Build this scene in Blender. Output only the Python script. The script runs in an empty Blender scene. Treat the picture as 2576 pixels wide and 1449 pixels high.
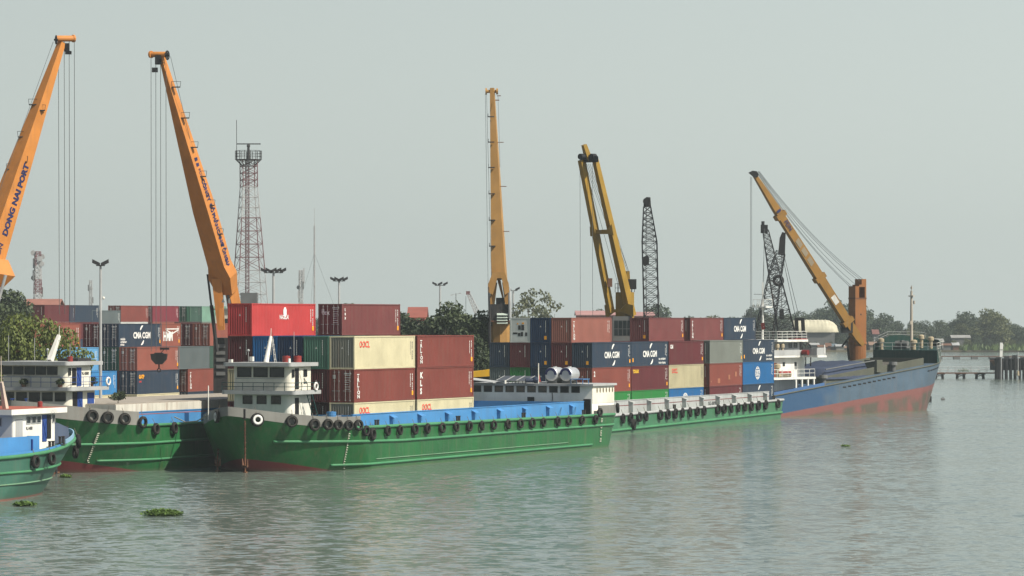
import bpy, bmesh, math, random
from mathutils import Vector, Matrix
random.seed(7)
S = bpy.context.scene
COL = S.collection
R = math.radians
# ------------------------------------------------------------------ camera, sky, sun, exposure
CAM_H = 13.2
FPX, U0, VH = 8590.0, 1288.0, 800.0          # focal length / image centre / horizon row of a 2576 px wide frame
cam_d = bpy.data.cameras.new('camera')
cam = bpy.data.objects.new('camera', cam_d)
COL.objects.link(cam)
cam.location = (0, 0, CAM_H)
cam.rotation_euler = (R(90), 0, 0)
cam_d.sensor_width = 36
cam_d.lens = FPX / 2576 * 36
cam_d.shift_y = (VH - 724.5) / 2576
cam_d.clip_start = 1
cam_d.clip_end = 9000
S.camera = cam

SUN_AZ = (0.862, -0.507)                      # horizontal direction towards the sun
SUN_EL = R(47)
sun_d = bpy.data.lights.new('sun', 'SUN')
sun_d.energy = 4.9
sun_d.angle = R(0.6)
sun_d.color = (1.0, 0.93, 0.80)
sun = bpy.data.objects.new('sun', sun_d)
COL.objects.link(sun)
n_ = math.hypot(*SUN_AZ)
sdir = Vector((SUN_AZ[0] / n_ * math.cos(SUN_EL), SUN_AZ[1] / n_ * math.cos(SUN_EL), math.sin(SUN_EL)))
sun.rotation_euler = sdir.to_track_quat('Z', 'Y').to_euler()
sun.location = (150, -60, 220)

W = bpy.data.worlds.new('World')
S.world = W
W.use_nodes = True
nt = W.node_tree
bg = nt.nodes['Background']
sky = nt.nodes.new('ShaderNodeTexSky')
sky.sky_type = 'NISHITA'
sky.sun_disc = False
sky.sun_elevation = SUN_EL
sky.sun_rotation = math.atan2(SUN_AZ[0], SUN_AZ[1])
sky.air_density = 1.0
sky.dust_density = 2.0
sky.ozone_density = 1.0
hz_ = nt.nodes.new('ShaderNodeMix')          # overcast-like veil of humid air over the clear sky
hz_.data_type = 'RGBA'
wtc = nt.nodes.new('ShaderNodeTexCoord'); wsp = nt.nodes.new('ShaderNodeSeparateXYZ')
nt.links.new(wtc.outputs['Generated'], wsp.inputs[0])
wmr = nt.nodes.new('ShaderNodeMapRange')     # the veil is thick along the horizon and thins out overhead
wmr.interpolation_type = 'SMOOTHSTEP'
wmr.inputs[1].default_value = 0.05; wmr.inputs[2].default_value = 0.32
wmr.inputs[3].default_value = 0.90; wmr.inputs[4].default_value = 0.20
nt.links.new(wsp.outputs[2], wmr.inputs[0]); nt.links.new(wmr.outputs[0], hz_.inputs[0])
hz_.inputs[7].default_value = (5.45, 6.02, 5.74, 1)
nt.links.new(sky.outputs[0], hz_.inputs[6])
wdv = nt.nodes.new('ShaderNodeMath'); wdv.operation = 'MULTIPLY_ADD'   # brighter towards the sun's side
wdv.inputs[1].default_value = 0.38; wdv.inputs[2].default_value = 1.0
wcl = nt.nodes.new('ShaderNodeClamp'); wcl.inputs[1].default_value = 0.75; wcl.inputs[2].default_value = 1.3
wml = nt.nodes.new('ShaderNodeMix'); wml.data_type = 'RGBA'; wml.blend_type = 'MULTIPLY'; wml.inputs[0].default_value = 1.0
nt.links.new(wsp.outputs[0], wdv.inputs[0]); nt.links.new(wdv.outputs[0], wcl.inputs[0])
nt.links.new(hz_.outputs[2], wml.inputs[6]); nt.links.new(wcl.outputs[0], wml.inputs[7])
nt.links.new(wml.outputs[2], bg.inputs[0])
bg.inputs[1].default_value = 0.069
S.view_settings.view_transform = 'Standard'
S.view_settings.look = 'None'
S.view_settings.gamma = 1
S.view_settings.exposure = 0.70
S.cycles.use_denoising = True
S.cycles.max_bounces = 6
S.cycles.volume_bounces = 0

# ------------------------------------------------------------------ helpers
def P(u, v, Y):
    return Vector(((u - U0) / FPX * Y, Y, CAM_H + (VH - v) / FPX * Y))

def G(u, v, z=0.0):
    """point of the level z under picture point (u, v)"""
    return P(u, v, (CAM_H - z) * FPX / (v - VH))

class MB:
    def __init__(s): s.v = []; s.f = []
    def add(s, vs, fs):
        b = len(s.v)
        s.v += [tuple(p) for p in vs]
        s.f += [tuple(i + b for i in f) for f in fs]
        return s
    def box(s, x0, x1, y0, y1, z0, z1):
        vs = [(x0,y0,z0),(x1,y0,z0),(x1,y1,z0),(x0,y1,z0),(x0,y0,z1),(x1,y0,z1),(x1,y1,z1),(x0,y1,z1)]
        return s.add(vs, [(3,2,1,0),(4,5,6,7),(0,1,5,4),(1,2,6,5),(2,3,7,6),(3,0,4,7)])
    def frame(s, p, q, up=Vector((0,0,1))):
        a = (Vector(q) - Vector(p)).normalized()
        if abs(a.dot(up)) > 0.98: up = Vector((1, 0, 0))
        x = a.cross(up).normalized()
        return a, x, x.cross(a)
    def bar(s, p, q, w, h=None, up=Vector((0,0,1)), w1=None, h1=None):
        h = w if h is None else h
        w1 = w if w1 is None else w1; h1 = h if h1 is None else h1
        p = Vector(p); q = Vector(q)
        a, x, y = s.frame(p, q, up)
        vs = []
        for c, ww, hh in ((p, w, h), (q, w1, h1)):
            for i, j in ((-1,-1),(1,-1),(1,1),(-1,1)): vs.append(c + x*(i*ww/2) + y*(j*hh/2))
        return s.add(vs, [(0,1,2,3),(7,6,5,4),(0,4,5,1),(1,5,6,2),(2,6,7,3),(3,7,4,0)])
    def tube(s, p, q, r, r1=None, n=8):
        r1 = r if r1 is None else r1
        p = Vector(p); q = Vector(q)
        a, x, y = s.frame(p, q)
        vs = []
        for c, rr in ((p, r), (q, r1)):
            for k in range(n):
                t = 2*math.pi*k/n
                vs.append(c + x*(math.cos(t)*rr) + y*(math.sin(t)*rr))
        fs = [(k, (k+1) % n, n+(k+1) % n, n+k) for k in range(n)]
        fs += [tuple(range(n-1,-1,-1)), tuple(range(n, 2*n))]
        return s.add(vs, fs)
    def path(s, pts, r, n=6):
        """tube swept along a polyline"""
        pts = [Vector(p) for p in pts]
        vs = []; m = len(pts)
        for i, p in enumerate(pts):
            t = (pts[min(i+1, m-1)] - pts[max(i-1, 0)]).normalized()
            up = Vector((0,0,1)) if abs(t.z) < 0.95 else Vector((1,0,0))
            x = t.cross(up).normalized(); y = x.cross(t)
            for k in range(n):
                a = 2*math.pi*k/n
                vs.append(p + x*(math.cos(a)*r) + y*(math.sin(a)*r))
        fs = []
        for i in range(m-1):
            for k in range(n):
                fs.append((i*n+k, i*n+(k+1) % n, (i+1)*n+(k+1) % n, (i+1)*n+k))
        fs += [tuple(range(n-1,-1,-1)), tuple(range((m-1)*n, m*n))]
        return s.add(vs, fs)
    def loft(s, rings, cap=True):
        n = len(rings[0]); b = []
        for r in rings: b += list(r)
        fs = []
        for i in range(len(rings)-1):
            for k in range(n):
                fs.append((i*n+k, i*n+(k+1) % n, (i+1)*n+(k+1) % n, (i+1)*n+k))
        if cap: fs += [tuple(range(n-1,-1,-1)), tuple(range((len(rings)-1)*n, len(rings)*n))]
        return s.add(b, fs)
    def prism(s, pts, ax, a, b):
        """polygon in the two other axes, extruded along ax from a to b"""
        def mk(p, t):
            p = list(p); p.insert(ax, t); return p
        n = len(pts)
        vs = [mk(p, a) for p in pts] + [mk(p, b) for p in pts]
        fs = [(k, (k+1) % n, n+(k+1) % n, n+k) for k in range(n)]
        fs += [tuple(range(n-1,-1,-1)), tuple(range(n, 2*n))]
        return s.add(vs, fs)
    def torus(s, c, ax, RR, r, n=18, m=8, sx=1.0):
        c = Vector(c); ax = Vector(ax).normalized()
        u = ax.orthogonal().normalized(); w = ax.cross(u)
        vs = []
        for i in range(n):
            t = 2*math.pi*i/n
            d = u*math.cos(t) + w*math.sin(t)
            for j in range(m):
                q = 2*math.pi*j/m
                vs.append(c + d*(RR + r*math.cos(q)) + ax*(r*math.sin(q)*sx))
        fs = []
        for i in range(n):
            for j in range(m):
                fs.append((i*m+j, ((i+1) % n)*m+j, ((i+1) % n)*m+(j+1) % m, i*m+(j+1) % m))
        return s.add(vs, fs)
    def ball(s, c, rx, ry, rz, n=10, m=6):
        vs = [(c[0], c[1], c[2]-rz)]
        for j in range(1, m):
            t = math.pi*j/m - math.pi/2
            for k in range(n):
                a = 2*math.pi*k/n
                vs.append((c[0]+rx*math.cos(t)*math.cos(a), c[1]+ry*math.cos(t)*math.sin(a), c[2]+rz*math.sin(t)))
        vs.append((c[0], c[1], c[2]+rz))
        fs = [(0, 1+(k+1) % n, 1+k) for k in range(n)]
        for j in range(m-2):
            for k in range(n):
                fs.append((1+j*n+k, 1+j*n+(k+1) % n, 1+(j+1)*n+(k+1) % n, 1+(j+1)*n+k))
        L = len(vs)-1; o = 1+(m-2)*n
        fs += [(o+k, o+(k+1) % n, L) for k in range(n)]
        return s.add(vs, fs)
    def mesh(s, name, mat, smooth=False, recalc=True):
        me = bpy.data.meshes.new(name)
        me.from_pydata(s.v, [], s.f)
        if recalc:
            bm = bmesh.new(); bm.from_mesh(me)
            bmesh.ops.recalc_face_normals(bm, faces=bm.faces)
            bm.to_mesh(me); bm.free()
        if mat: me.materials.append(mat)
        if smooth:
            for p in me.polygons: p.use_smooth = True
        return me
    def build(s, name, mat, parent=None, smooth=False, loc=None, rot=None, recalc=True):
        return put(name, s.mesh(name, mat, smooth, recalc), parent, loc, rot)

def put(name, me, parent=None, loc=None, rot=None):
    o = bpy.data.objects.new(name, me)
    COL.objects.link(o)
    if parent: o.parent = parent
    if loc: o.location = loc
    if rot: o.rotation_euler = rot
    return o

def tag(o, label=None, cat=None, group=None, kind=None):
    if label: o['label'] = label
    if cat: o['category'] = cat
    if group: o['group'] = group
    if kind: o['kind'] = kind
    return o

def thing(name, label, cat, loc=(0,0,0), rotz=0.0, group=None):
    o = bpy.data.objects.new(name, None)
    COL.objects.link(o)
    o.location = loc; o.rotation_euler = (0, 0, rotz)
    o.empty_display_size = 0.5
    return tag(o, label, cat, group)

KIDS = {}
def copy_thing(src, label=None):
    c = src.copy(); COL.objects.link(c)
    if label: c['label'] = label
    for ch in src.children:
        d = ch.copy(); COL.objects.link(d); d.parent = c
        for g in ch.children:
            e = g.copy(); COL.objects.link(e); e.parent = d
    return c

# ------------------------------------------------------------------ materials
MATS = {}
SHADE_SCALE = 0.84                                  # lowers all paint colours so shaded sides render darker under a stronger sun
def paint(name, rgb, rough=0.55, dirt=0.25, rust=0.0, metal=0.0, var=0.12, scale=1.0, bump=0.0, spec=0.16, streak=(1.3, 1.3, 0.10)):
    """painted or bare surface with blotches, run-down grime and rust"""
    if name in MATS: return MATS[name]
    rgb = tuple(c*SHADE_SCALE for c in rgb)
    m = bpy.data.materials.new(name); MATS[name] = m
    m.use_nodes = True
    t = m.node_tree; N = t.nodes; L = t.links
    b = N['Principled BSDF']
    b.inputs['Metallic'].default_value = metal
    b.inputs['Specular IOR Level'].default_value = spec
    tc = N.new('ShaderNodeTexCoord'); oi = N.new('ShaderNodeObjectInfo')
    mul = N.new('ShaderNodeMath'); mul.operation = 'MULTIPLY'; mul.inputs[1].default_value = 61.0
    L.new(oi.outputs['Random'], mul.inputs[0])
    add = N.new('ShaderNodeVectorMath'); add.operation = 'ADD'
    L.new(tc.outputs['Object'], add.inputs[0]); L.new(mul.outputs[0], add.inputs[1])
    def noise(sc, vec, det=4):
        n = N.new('ShaderNodeTexNoise'); n.inputs['Scale'].default_value = sc*scale; n.inputs['Detail'].default_value = det
        L.new(vec, n.inputs['Vector']); return n.outputs['Fac']
    def ramp(fac, lo, hi, top):
        r = N.new('ShaderNodeMapRange'); r.inputs[1].default_value = lo; r.inputs[2].default_value = hi
        r.inputs[3].default_value = 0; r.inputs[4].default_value = top
        L.new(fac, r.inputs[0]); return r.outputs[0]
    def mix(f, a, c):
        x = N.new('ShaderNodeMix'); x.data_type = 'RGBA'
        L.new(f, x.inputs[0])
        for k, val in ((6, a), (7, c)):
            if isinstance(val, tuple): x.inputs[k].default_value = (*val, 1)
            else: L.new(val, x.inputs[k])
        return x.outputs[2]
    lo = tuple(max(0.0, c*(1-var)) for c in rgb); hi = tuple(min(1, c*(1+var)) for c in rgb)
    n1 = noise(0.45, add.outputs[0], 5)
    c = mix(ramp(n1, 0.32, 0.68, 1.0), lo, hi)
    if dirt > 0:
        mp = N.new('ShaderNodeMapping'); mp.inputs['Scale'].default_value = streak
        L.new(add.outputs[0], mp.inputs[0])
        n2 = noise(2.2, mp.outputs[0], 6)
        g = tuple(0.35*x + 0.65*y for x, y in zip(rgb, (0.10, 0.085, 0.065)))
        c = mix(ramp(n2, 0.48, 0.78, dirt), c, g)
    if rust > 0:
        n3 = noise(1.6, mp.outputs[0] if (rust > 0.115 and dirt > 0) else add.outputs[0], 8)
        c = mix(ramp(n3, 0.60-0.10*rust, 0.72, min(1, rust)), c, (0.16, 0.065, 0.03))
    L.new(c, b.inputs['Base Color'])
    L.new(ramp(n1, 0.2, 0.8, 0.25), b.inputs['Roughness'])
    rr = b.inputs['Roughness'].links[0].from_node
    rr.inputs[3].default_value = max(0.05, rough-0.1); rr.inputs[4].default_value = min(1, rough+0.12)
    if bump > 0:
        bp = N.new('ShaderNodeBump'); bp.inputs['Strength'].default_value = bump; bp.inputs['Distance'].default_value = 0.10
        L.new(noise(1.1, add.outputs[0], 5), bp.inputs['Height']); L.new(bp.outputs[0], b.inputs['Normal'])
    return m

def hull_paint(name, top, boot, k, z0, **kw):
    """hull coat: antifouling colour below the line z = z0 - k*x, top colour above"""
    m = paint(name, top, **kw)
    t = m.node_tree; N = t.nodes; L = t.links
    b = N['Principled BSDF']
    src = b.inputs['Base Color'].links[0].from_socket
    tc = N.new('ShaderNodeTexCoord'); sp = N.new('ShaderNodeSeparateXYZ'); L.new(tc.outputs['Object'], sp.inputs[0])
    a = N.new('ShaderNodeMath'); a.operation = 'MULTIPLY_ADD'; a.inputs[1].default_value = k
    L.new(sp.outputs[0], a.inputs[0]); L.new(sp.outputs[2], a.inputs[2])
    nz = N.new('ShaderNodeTexNoise'); nz.inputs['Scale'].default_value = 0.8; nz.inputs['Detail'].default_value = 6
    mp = N.new('ShaderNodeMapping'); mp.inputs['Scale'].default_value = (0.45, 0.45, 0.32)
    L.new(tc.outputs['Object'], mp.inputs[0]); L.new(mp.outputs[0], nz.inputs['Vector'])
    w = N.new('ShaderNodeMath'); w.operation = 'MULTIPLY_ADD'; w.inputs[1].default_value = 0.10
    L.new(nz.outputs[0], w.inputs[0]); L.new(a.outputs[0], w.inputs[2])
    r = N.new('ShaderNodeMapRange'); r.inputs[1].default_value = z0+0.03; r.inputs[2].default_value = z0+0.08
    L.new(w.outputs[0], r.inputs[0])
    dk = N.new('ShaderNodeMix'); dk.data_type = 'RGBA'
    dk.inputs[6].default_value = (*boot, 1); dk.inputs[7].default_value = (boot[0]*0.50, boot[1]*1.05, boot[2]*0.92, 1)
    st = N.new('ShaderNodeMapRange'); st.inputs[1].default_value = 0.38; st.inputs[2].default_value = 0.56
    L.new(nz.outputs[0], st.inputs[0])
    dp = N.new('ShaderNodeMapRange'); dp.inputs[1].default_value = z0-0.55; dp.inputs[2].default_value = z0-1.0
    sm = N.new('ShaderNodeMath'); sm.operation = 'MULTIPLY'
    L.new(w.outputs[0], dp.inputs[0]); L.new(dp.outputs[0], sm.inputs[0]); L.new(st.outputs[0], sm.inputs[1]); L.new(sm.outputs[0], dk.inputs[0])
    x = N.new('ShaderNodeMix'); x.data_type = 'RGBA'
    L.new(r.outputs[0], x.inputs[0]); L.new(dk.outputs[2], x.inputs[6]); L.new(src, x.inputs[7])
    # pale scum and damp band just above the water
    wl = N.new('ShaderNodeMapRange'); wl.inputs[1].default_value = 0.16; wl.inputs[2].default_value = 0.60
    wl.inputs[3].default_value = 0.55; wl.inputs[4].default_value = 0
    wz = N.new('ShaderNodeMath'); wz.operation = 'MULTIPLY_ADD'; wz.inputs[1].default_value = 0.5
    L.new(nz.outputs[0], wz.inputs[0]); L.new(sp.outputs[2], wz.inputs[2]); wz.inputs[2].default_value = 0
    L.new(wz.outputs[0], wl.inputs[0])
    y = N.new('ShaderNodeMix'); y.data_type = 'RGBA'
    L.new(wl.outputs[0], y.inputs[0]); L.new(x.outputs[2], y.inputs[6]); y.inputs[7].default_value = (0.09, 0.10, 0.065, 1)
    L.new(y.outputs[2], b.inputs['Base Color'])
    return m

def leaf_mat(name, rgb, var=0.5, scale=0.5):
    if name in MATS: return MATS[name]
    m = bpy.data.materials.new(name); MATS[name] = m
    m.use_nodes = True
    t = m.node_tree; N = t.nodes; L = t.links
    b = N['Principled BSDF']
    b.inputs['Roughness'].default_value = 0.6
    b.inputs['Specular IOR Level'].default_value = 0.3
    g = N.new('ShaderNodeNewGeometry'); tc = N.new('ShaderNodeTexCoord'); oi = N.new('ShaderNodeObjectInfo')
    nz = N.new('ShaderNodeTexNoise'); nz.inputs['Scale'].default_value = scale; nz.inputs['Detail'].default_value = 3
    L.new(tc.outputs['Object'], nz.inputs['Vector'])
    ad = N.new('ShaderNodeMath'); ad.operation = 'MULTIPLY_ADD'; ad.inputs[1].default_value = 0.55
    L.new(g.outputs['Random Per Island'], ad.inputs[0]); L.new(nz.outputs[0], ad.inputs[2])
    a2 = N.new('ShaderNodeMath'); a2.operation = 'MULTIPLY_ADD'; a2.inputs[1].default_value = 0.45
    L.new(oi.outputs['Random'], a2.inputs[0]); L.new(ad.outputs[0], a2.inputs[2])
    mr = N.new('ShaderNodeMapRange'); mr.inputs[1].default_value = 0.4; mr.inputs[2].default_value = 1.35
    L.new(a2.outputs[0], mr.inputs[0])
    x = N.new('ShaderNodeMix'); x.data_type = 'RGBA'
    L.new(mr.outputs[0], x.inputs[0])
    x.inputs[6].default_value = (rgb[0]*(1-var), rgb[1]*(1-var*0.85), rgb[2]*(1-var*0.7), 1)
    x.inputs[7].default_value = (rgb[0]*(1+var*1.4), rgb[1]*(1+var), rgb[2]*(1+var*0.5), 1)
    L.new(x.outputs[2], b.inputs['Base Color'])
    tr = N.new('ShaderNodeBsdfTranslucent'); L.new(x.outputs[2], tr.inputs[0])
    ms = N.new('ShaderNodeMixShader'); ms.inputs[0].default_value = 0.22
    L.new(b.outputs[0], ms.inputs[1]); L.new(tr.outputs[0], ms.inputs[2])
    L.new(ms.outputs[0], N['Material Output'].inputs[0])
    return m

WHITE = paint('white_paint', (0.66, 0.65, 0.60), 0.5, 0.2, 0.04)
CREAM = paint('cream_paint', (0.66, 0.635, 0.54), 0.55, 0.22, 0.05)
PALE = paint('pale_grey_paint', (0.34, 0.35, 0.35), 0.55, 0.3, 0.05)
GREY = paint('grey_paint', (0.19, 0.19, 0.175), 0.6, 0.45, 0.12)
MIDGREY = paint('mid_grey_paint', (0.12, 0.125, 0.125), 0.6, 0.4, 0.1)
DARK = paint('dark_steel', (0.03, 0.03, 0.032), 0.55, 0.3, 0.1)
BLACK = paint('black_paint', (0.012, 0.012, 0.014), 0.5, 0.1)
RUSTY = paint('rusty_steel', (0.13, 0.06, 0.035), 0.75, 0.4, 0.4)
RUBBER = paint('tyre_rubber', (0.012, 0.012, 0.012), 0.75, 0.35, 0.0, bump=0.3)
TYREDUST = paint('dusty_rubber', (0.040, 0.037, 0.033), 0.85, 0.5, 0.0)
BLUE = paint('coaming_blue', (0.060, 0.215, 0.46), 0.5, 0.28, 0.04, var=0.10)
NAVYBLUE = paint('deep_blue_paint', (0.02, 0.055, 0.22), 0.5, 0.25, 0.03)
GREENRAIL = paint('green_rail_paint', (0.055, 0.20, 0.095), 0.5, 0.35, 0.08)
PALEGREEN = paint('faded_green_paint', (0.13, 0.24, 0.15), 0.55, 0.5, 0.2)
RAILDARK = paint('dark_green_rail', (0.012, 0.05, 0.05), 0.5, 0.1)
RED = paint('red_paint', (0.27, 0.042, 0.038), 0.5, 0.2, 0.0)
REDOX = paint('red_oxide_deck', (0.32, 0.085, 0.055), 0.7, 0.4, 0.1)
ORANGE = paint('sticker_orange', (0.75, 0.33, 0.02), 0.5, 0.1)
LETW = paint('lettering_white', (0.70, 0.70, 0.67), 0.5, 0.15, var=0.05)
LETK = paint('lettering_black', (0.03, 0.03, 0.035), 0.5, 0.0)
LETR = paint('lettering_red', (0.62, 0.04, 0.03), 0.5, 0.1)
LETN = paint('lettering_navy', (0.02, 0.025, 0.09), 0.5, 0.1)
CABLE = paint('wire_rope', (0.10, 0.11, 0.11), 0.6, 0.0)
STEEL = paint('bare_steel', (0.55, 0.56, 0.56), 0.35, 0.2, 0.0, metal=0.6)
def glass(name, rgb):
    m = bpy.data.materials.new(name); m.use_nodes = True
    b = m.node_tree.nodes['Principled BSDF']
    b.inputs['Base Color'].default_value = (*rgb, 1); b.inputs['Roughness'].default_value = 0.06
    b.inputs['Specular IOR Level'].default_value = 0.35
    return m
GLASS = glass('window_glass', (0.012, 0.016, 0.018))

# ------------------------------------------------------------------ lettering
FONT_CACHE = {}
def text_mesh(body, size, mat, bold=0.02, spacing=1.0, sx=1.0, lines=1.0):
    key = (body, size, mat.name, bold, spacing, sx)
    if key in FONT_CACHE: return FONT_CACHE[key]
    c = bpy.data.curves.new('lettering', 'FONT')
    c.body = body; c.size = size; c.offset = bold*size; c.space_character = spacing; c.space_line = lines
    c.resolution_u = 2
    o = bpy.data.objects.new('lettering', c)
    me = bpy.data.meshes.new_from_object(o)
    bpy.data.objects.remove(o); bpy.data.curves.remove(c)
    for v in me.vertices: v.co.x *= sx
    me.materials.clear(); me.materials.append(mat)
    FONT_CACHE[key] = me
    return me
SIDE_ROT = (R(90), 0, 0)            # reads along +x, faces -y
END_ROT = (R(90), 0, R(-90))        # reads along -y, faces -x
# ------------------------------------------------------------------ water, ground, haze
def water_mat():
    m = bpy.data.materials.new('river_water'); m.use_nodes = True
    t = m.node_tree; N = t.nodes; L = t.links
    b = N['Principled BSDF']
    b.inputs['Base Color'].default_value = (0.100, 0.126, 0.108, 1)
    b.inputs['Roughness'].default_value = 0.13
    b.inputs['IOR'].default_value = 1.33
    tc = N.new('ShaderNodeTexCoord')
    def nz(sc, scale, det, rough=0.55):
        mp = N.new('ShaderNodeMapping'); mp.inputs['Scale'].default_value = scale; mp.inputs['Rotation'].default_value = (0, 0, R(20))
        L.new(tc.outputs['Object'], mp.inputs[0])
        n = N.new('ShaderNodeTexNoise'); n.inputs['Scale'].default_value = sc; n.inputs['Detail'].default_value = det
        n.inputs['Roughness'].default_value = rough
        L.new(mp.outputs[0], n.inputs['Vector']); return n.outputs['Fac']
    a = nz(1.25, (0.8, 1.0, 1), 4, 0.62)
    c = nz(0.13, (1.2, 1, 1), 3)
    pch = nz(0.018, (1, 1.6, 1), 4)                       # calmer and rougher patches of wind
    mr = N.new('ShaderNodeMapRange'); mr.inputs[1].default_value = 0.35; mr.inputs[2].default_value = 0.68
    mr.inputs[3].default_value = 0.60; mr.inputs[4].default_value = 1.0
    L.new(pch, mr.inputs[0])
    def vm(op, x, y):
        n = N.new('ShaderNodeVectorMath'); n.operation = op
        for k, val in ((0, x), (1, y)):
            if isinstance(val, tuple): n.inputs[k].default_value = val
            else: L.new(val, n.inputs[k])
        return n.outputs[0]
    fine = vm('MULTIPLY', vm('SUBTRACT', a.node.outputs['Color'], (0.5, 0.5, 0.5)), (WATER_SLOPE, WATER_SLOPE*1.15, 0))
    swell = vm('MULTIPLY', vm('SUBTRACT', c.node.outputs['Color'], (0.5, 0.5, 0.5)), (WATER_SLOPE*0.22, WATER_SLOPE*0.25, 0))
    both = vm('MULTIPLY', vm('ADD', fine, swell), mr.outputs[0])
    L.new(vm('NORMALIZE', vm('ADD', both, (0, 0, 1)), (0, 0, 0)), b.inputs['Normal'])
    return m
WATER_SLOPE = 0.85
wm = MB()
NX, NY = 12, 12
for i in range(NX+1):
    for j in range(NY+1):
        wm.v.append((-850 + 1700*i/NX, -40 + 1900*j/NY, 0))
for i in range(NX):
    for j in range(NY):
        a = i*(NY+1)+j
        wm.f.append((a, a+NY+1, a+NY+2, a+1))
tag(wm.build('water', water_mat()), kind='structure')

CONC = paint('quay_concrete', (0.24, 0.225, 0.195), 0.85, 0.5, 0.05, bump=0.2)
SOIL = paint('earth', (0.13, 0.115, 0.075), 0.9, 0.5)
DQ = Vector((0.4067, 0.9135)); WQ = Vector((-0.9135, 0.4067))
def Q(t, off=0.0, z=0.0):
    p = Vector((-43.8, 306)) + DQ*t + WQ*off
    return Vector((p.x, p.y, z))
def slab(name, pts, z0, z1, mat):
    m = MB(); m.prism([(p[0], p[1]) for p in pts], 2, z0, z1)
    return tag(m.build(name, mat), kind='structure')
LANDZ = 0.9
slab('port_ground', [Q(-200), Q(198), Q(198, 14), (30, 640), (5, 900), (-40, 1240), (-820, 1240), (-820, 150)], -1.6, LANDZ, CONC)
shore = []
rs = random.Random(3)
x = -830
while x <= 840:
    y = 1318 + 12*math.sin(x*0.013+1) + rs.uniform(-5, 5) + (0.02*x if x > 0 else 0)
    shore.append((x, y)); x += 28
slab('far_bank', shore + [(840, 1840), (-830, 1840)], -1.6, 0.7, SOIL)

# ------------------------------------------------------------------ trees
BARK = paint('bark', (0.09, 0.07, 0.05), 0.9, 0.3)
def crown_mesh(name, mat, blobs, n, size, seed, flat=0.7):
    rd = random.Random(seed)
    m = MB()
    wts = [b[3]*b[4]*b[5] for b in blobs]
    for _ in range(n):
        cx, cy, cz, rx, ry, rz = rd.choices(blobs, wts)[0]
        while True:
            d = Vector((rd.gauss(0,1), rd.gauss(0,1), rd.gauss(0,1)))
            if d.length > 0.01: break
        d.normalize()
        rr = rd.random()**0.28 * rd.uniform(0.86, 1.10)
        c = Vector((cx+d.x*rx*rr, cy+d.y*ry*rr, cz+d.z*rz*rr))
        nn = (d*0.6 + Vector((rd.gauss(0,1), rd.gauss(0,1), rd.gauss(0,1)*flat+0.35))*0.55).normalized()
        x = nn.orthogonal().normalized()
        x.rotate(Matrix.Rotation(rd.uniform(0, 6.28), 3, nn))
        y = nn.cross(x)
        s_ = size*rd.uniform(0.6, 1.35)
        k = rd.uniform(0.45, 0.8)
        bend = nn*(s_*0.22)
        m.add([c-x*s_*0.5, c-y*s_*k*0.5+bend, c+x*s_*0.55, c+y*s_*k*0.5+bend*0.4], [(0,1,2),(0,2,3)])
    return m.mesh(name, mat, recalc=False)

def trunk_mesh(name, h, r, blobs, seed, mat=None):
    rd = random.Random(seed)
    m = MB()
    pts = [Vector((0,0,0))]
    for k in range(1, 5):
        pts.append(Vector((rd.uniform(-.04,.04)*h, rd.uniform(-.04,.04)*h, h*k/4)))
    for i in range(4):
        m.tube(pts[i], pts[i+1], r*(1-0.17*i), r*(1-0.17*(i+1)), 7)
    for b in blobs:
        c = Vector(b[:3])
        s_ = pts[rd.choice((2,3))]
        m.tube(s_, s_.lerp(c, 0.85), r*0.42, r*0.12, 5)
    return m.mesh(name, mat or BARK)

def blobset(seed, w, h, base, n, wide=1.0):
    """foliage masses of a crown: w across, from height base to h"""
    rd = random.Random(seed); out = []
    for k in range(n):
        a = 2*math.pi*k/n*1.618*1.6 + rd.uniform(-.4, .4)
        f = (k+0.5)/n
        z = base + (h-base)*(0.18+0.70*f)
        rad = w*0.5*(1-0.75*f**1.6)*rd.uniform(0.35, 0.75)
        s_ = w*0.5*rd.uniform(0.34, 0.52)*(1-0.30*f)
        out.append((math.cos(a)*rad, math.sin(a)*rad, z, s_*wide, s_*wide, s_*rd.uniform(0.55, 0.85)))
    return out

TREE_N = [0]
def tree(label, pos, kind, sc=1.0, rz=None, group=None, name='broadleaf_tree', sz=None):
    cr, tr = kind
    t = thing(name, label, 'tree', pos, rz if rz is not None else random.uniform(0, 6.28), group)
    t.scale = (sc, sc, sz or sc)
    put('crown', cr, t); put('trunk', tr, t)
    return t
def tree_kind(seed, mat, w, h, base, nb, n, size, r=0.3, wide=1.0, flat=0.7):
    b = blobset(seed, w, h, base, nb, wide)
    return (crown_mesh('crown', mat, b, n, size, seed+1, flat), trunk_mesh('trunk', base+(h-base)*0.55, r, b, seed+2))

LF_NEAR = leaf_mat('leaves_yellow_green', (0.070, 0.098, 0.029), 0.55, 0.35)
LF_MID = leaf_mat('leaves_dark_green', (0.034, 0.052, 0.026), 0.55, 0.3)
LF_FAR = leaf_mat('leaves_far_green', (0.036, 0.056, 0.032), 0.5, 0.2)
LF_FARY = leaf_mat('leaves_far_olive', (0.066, 0.082, 0.036), 0.45, 0.2)
LF_PALE = leaf_mat('leaves_grey_green', (0.085, 0.10, 0.06), 0.4, 0.3)

FAR_KINDS = [tree_kind(100+i, (LF_FAR, LF_FAR, LF_FARY, LF_FAR, LF_FAR)[i], 15.5, 14, 0.6, 16, 2700, 0.85, 0.35, 1.22) for i in range(5)]
def groundpos(u, Y, z): 
    p = P(u, VH, Y); return (p.x, p.y, z)

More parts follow.
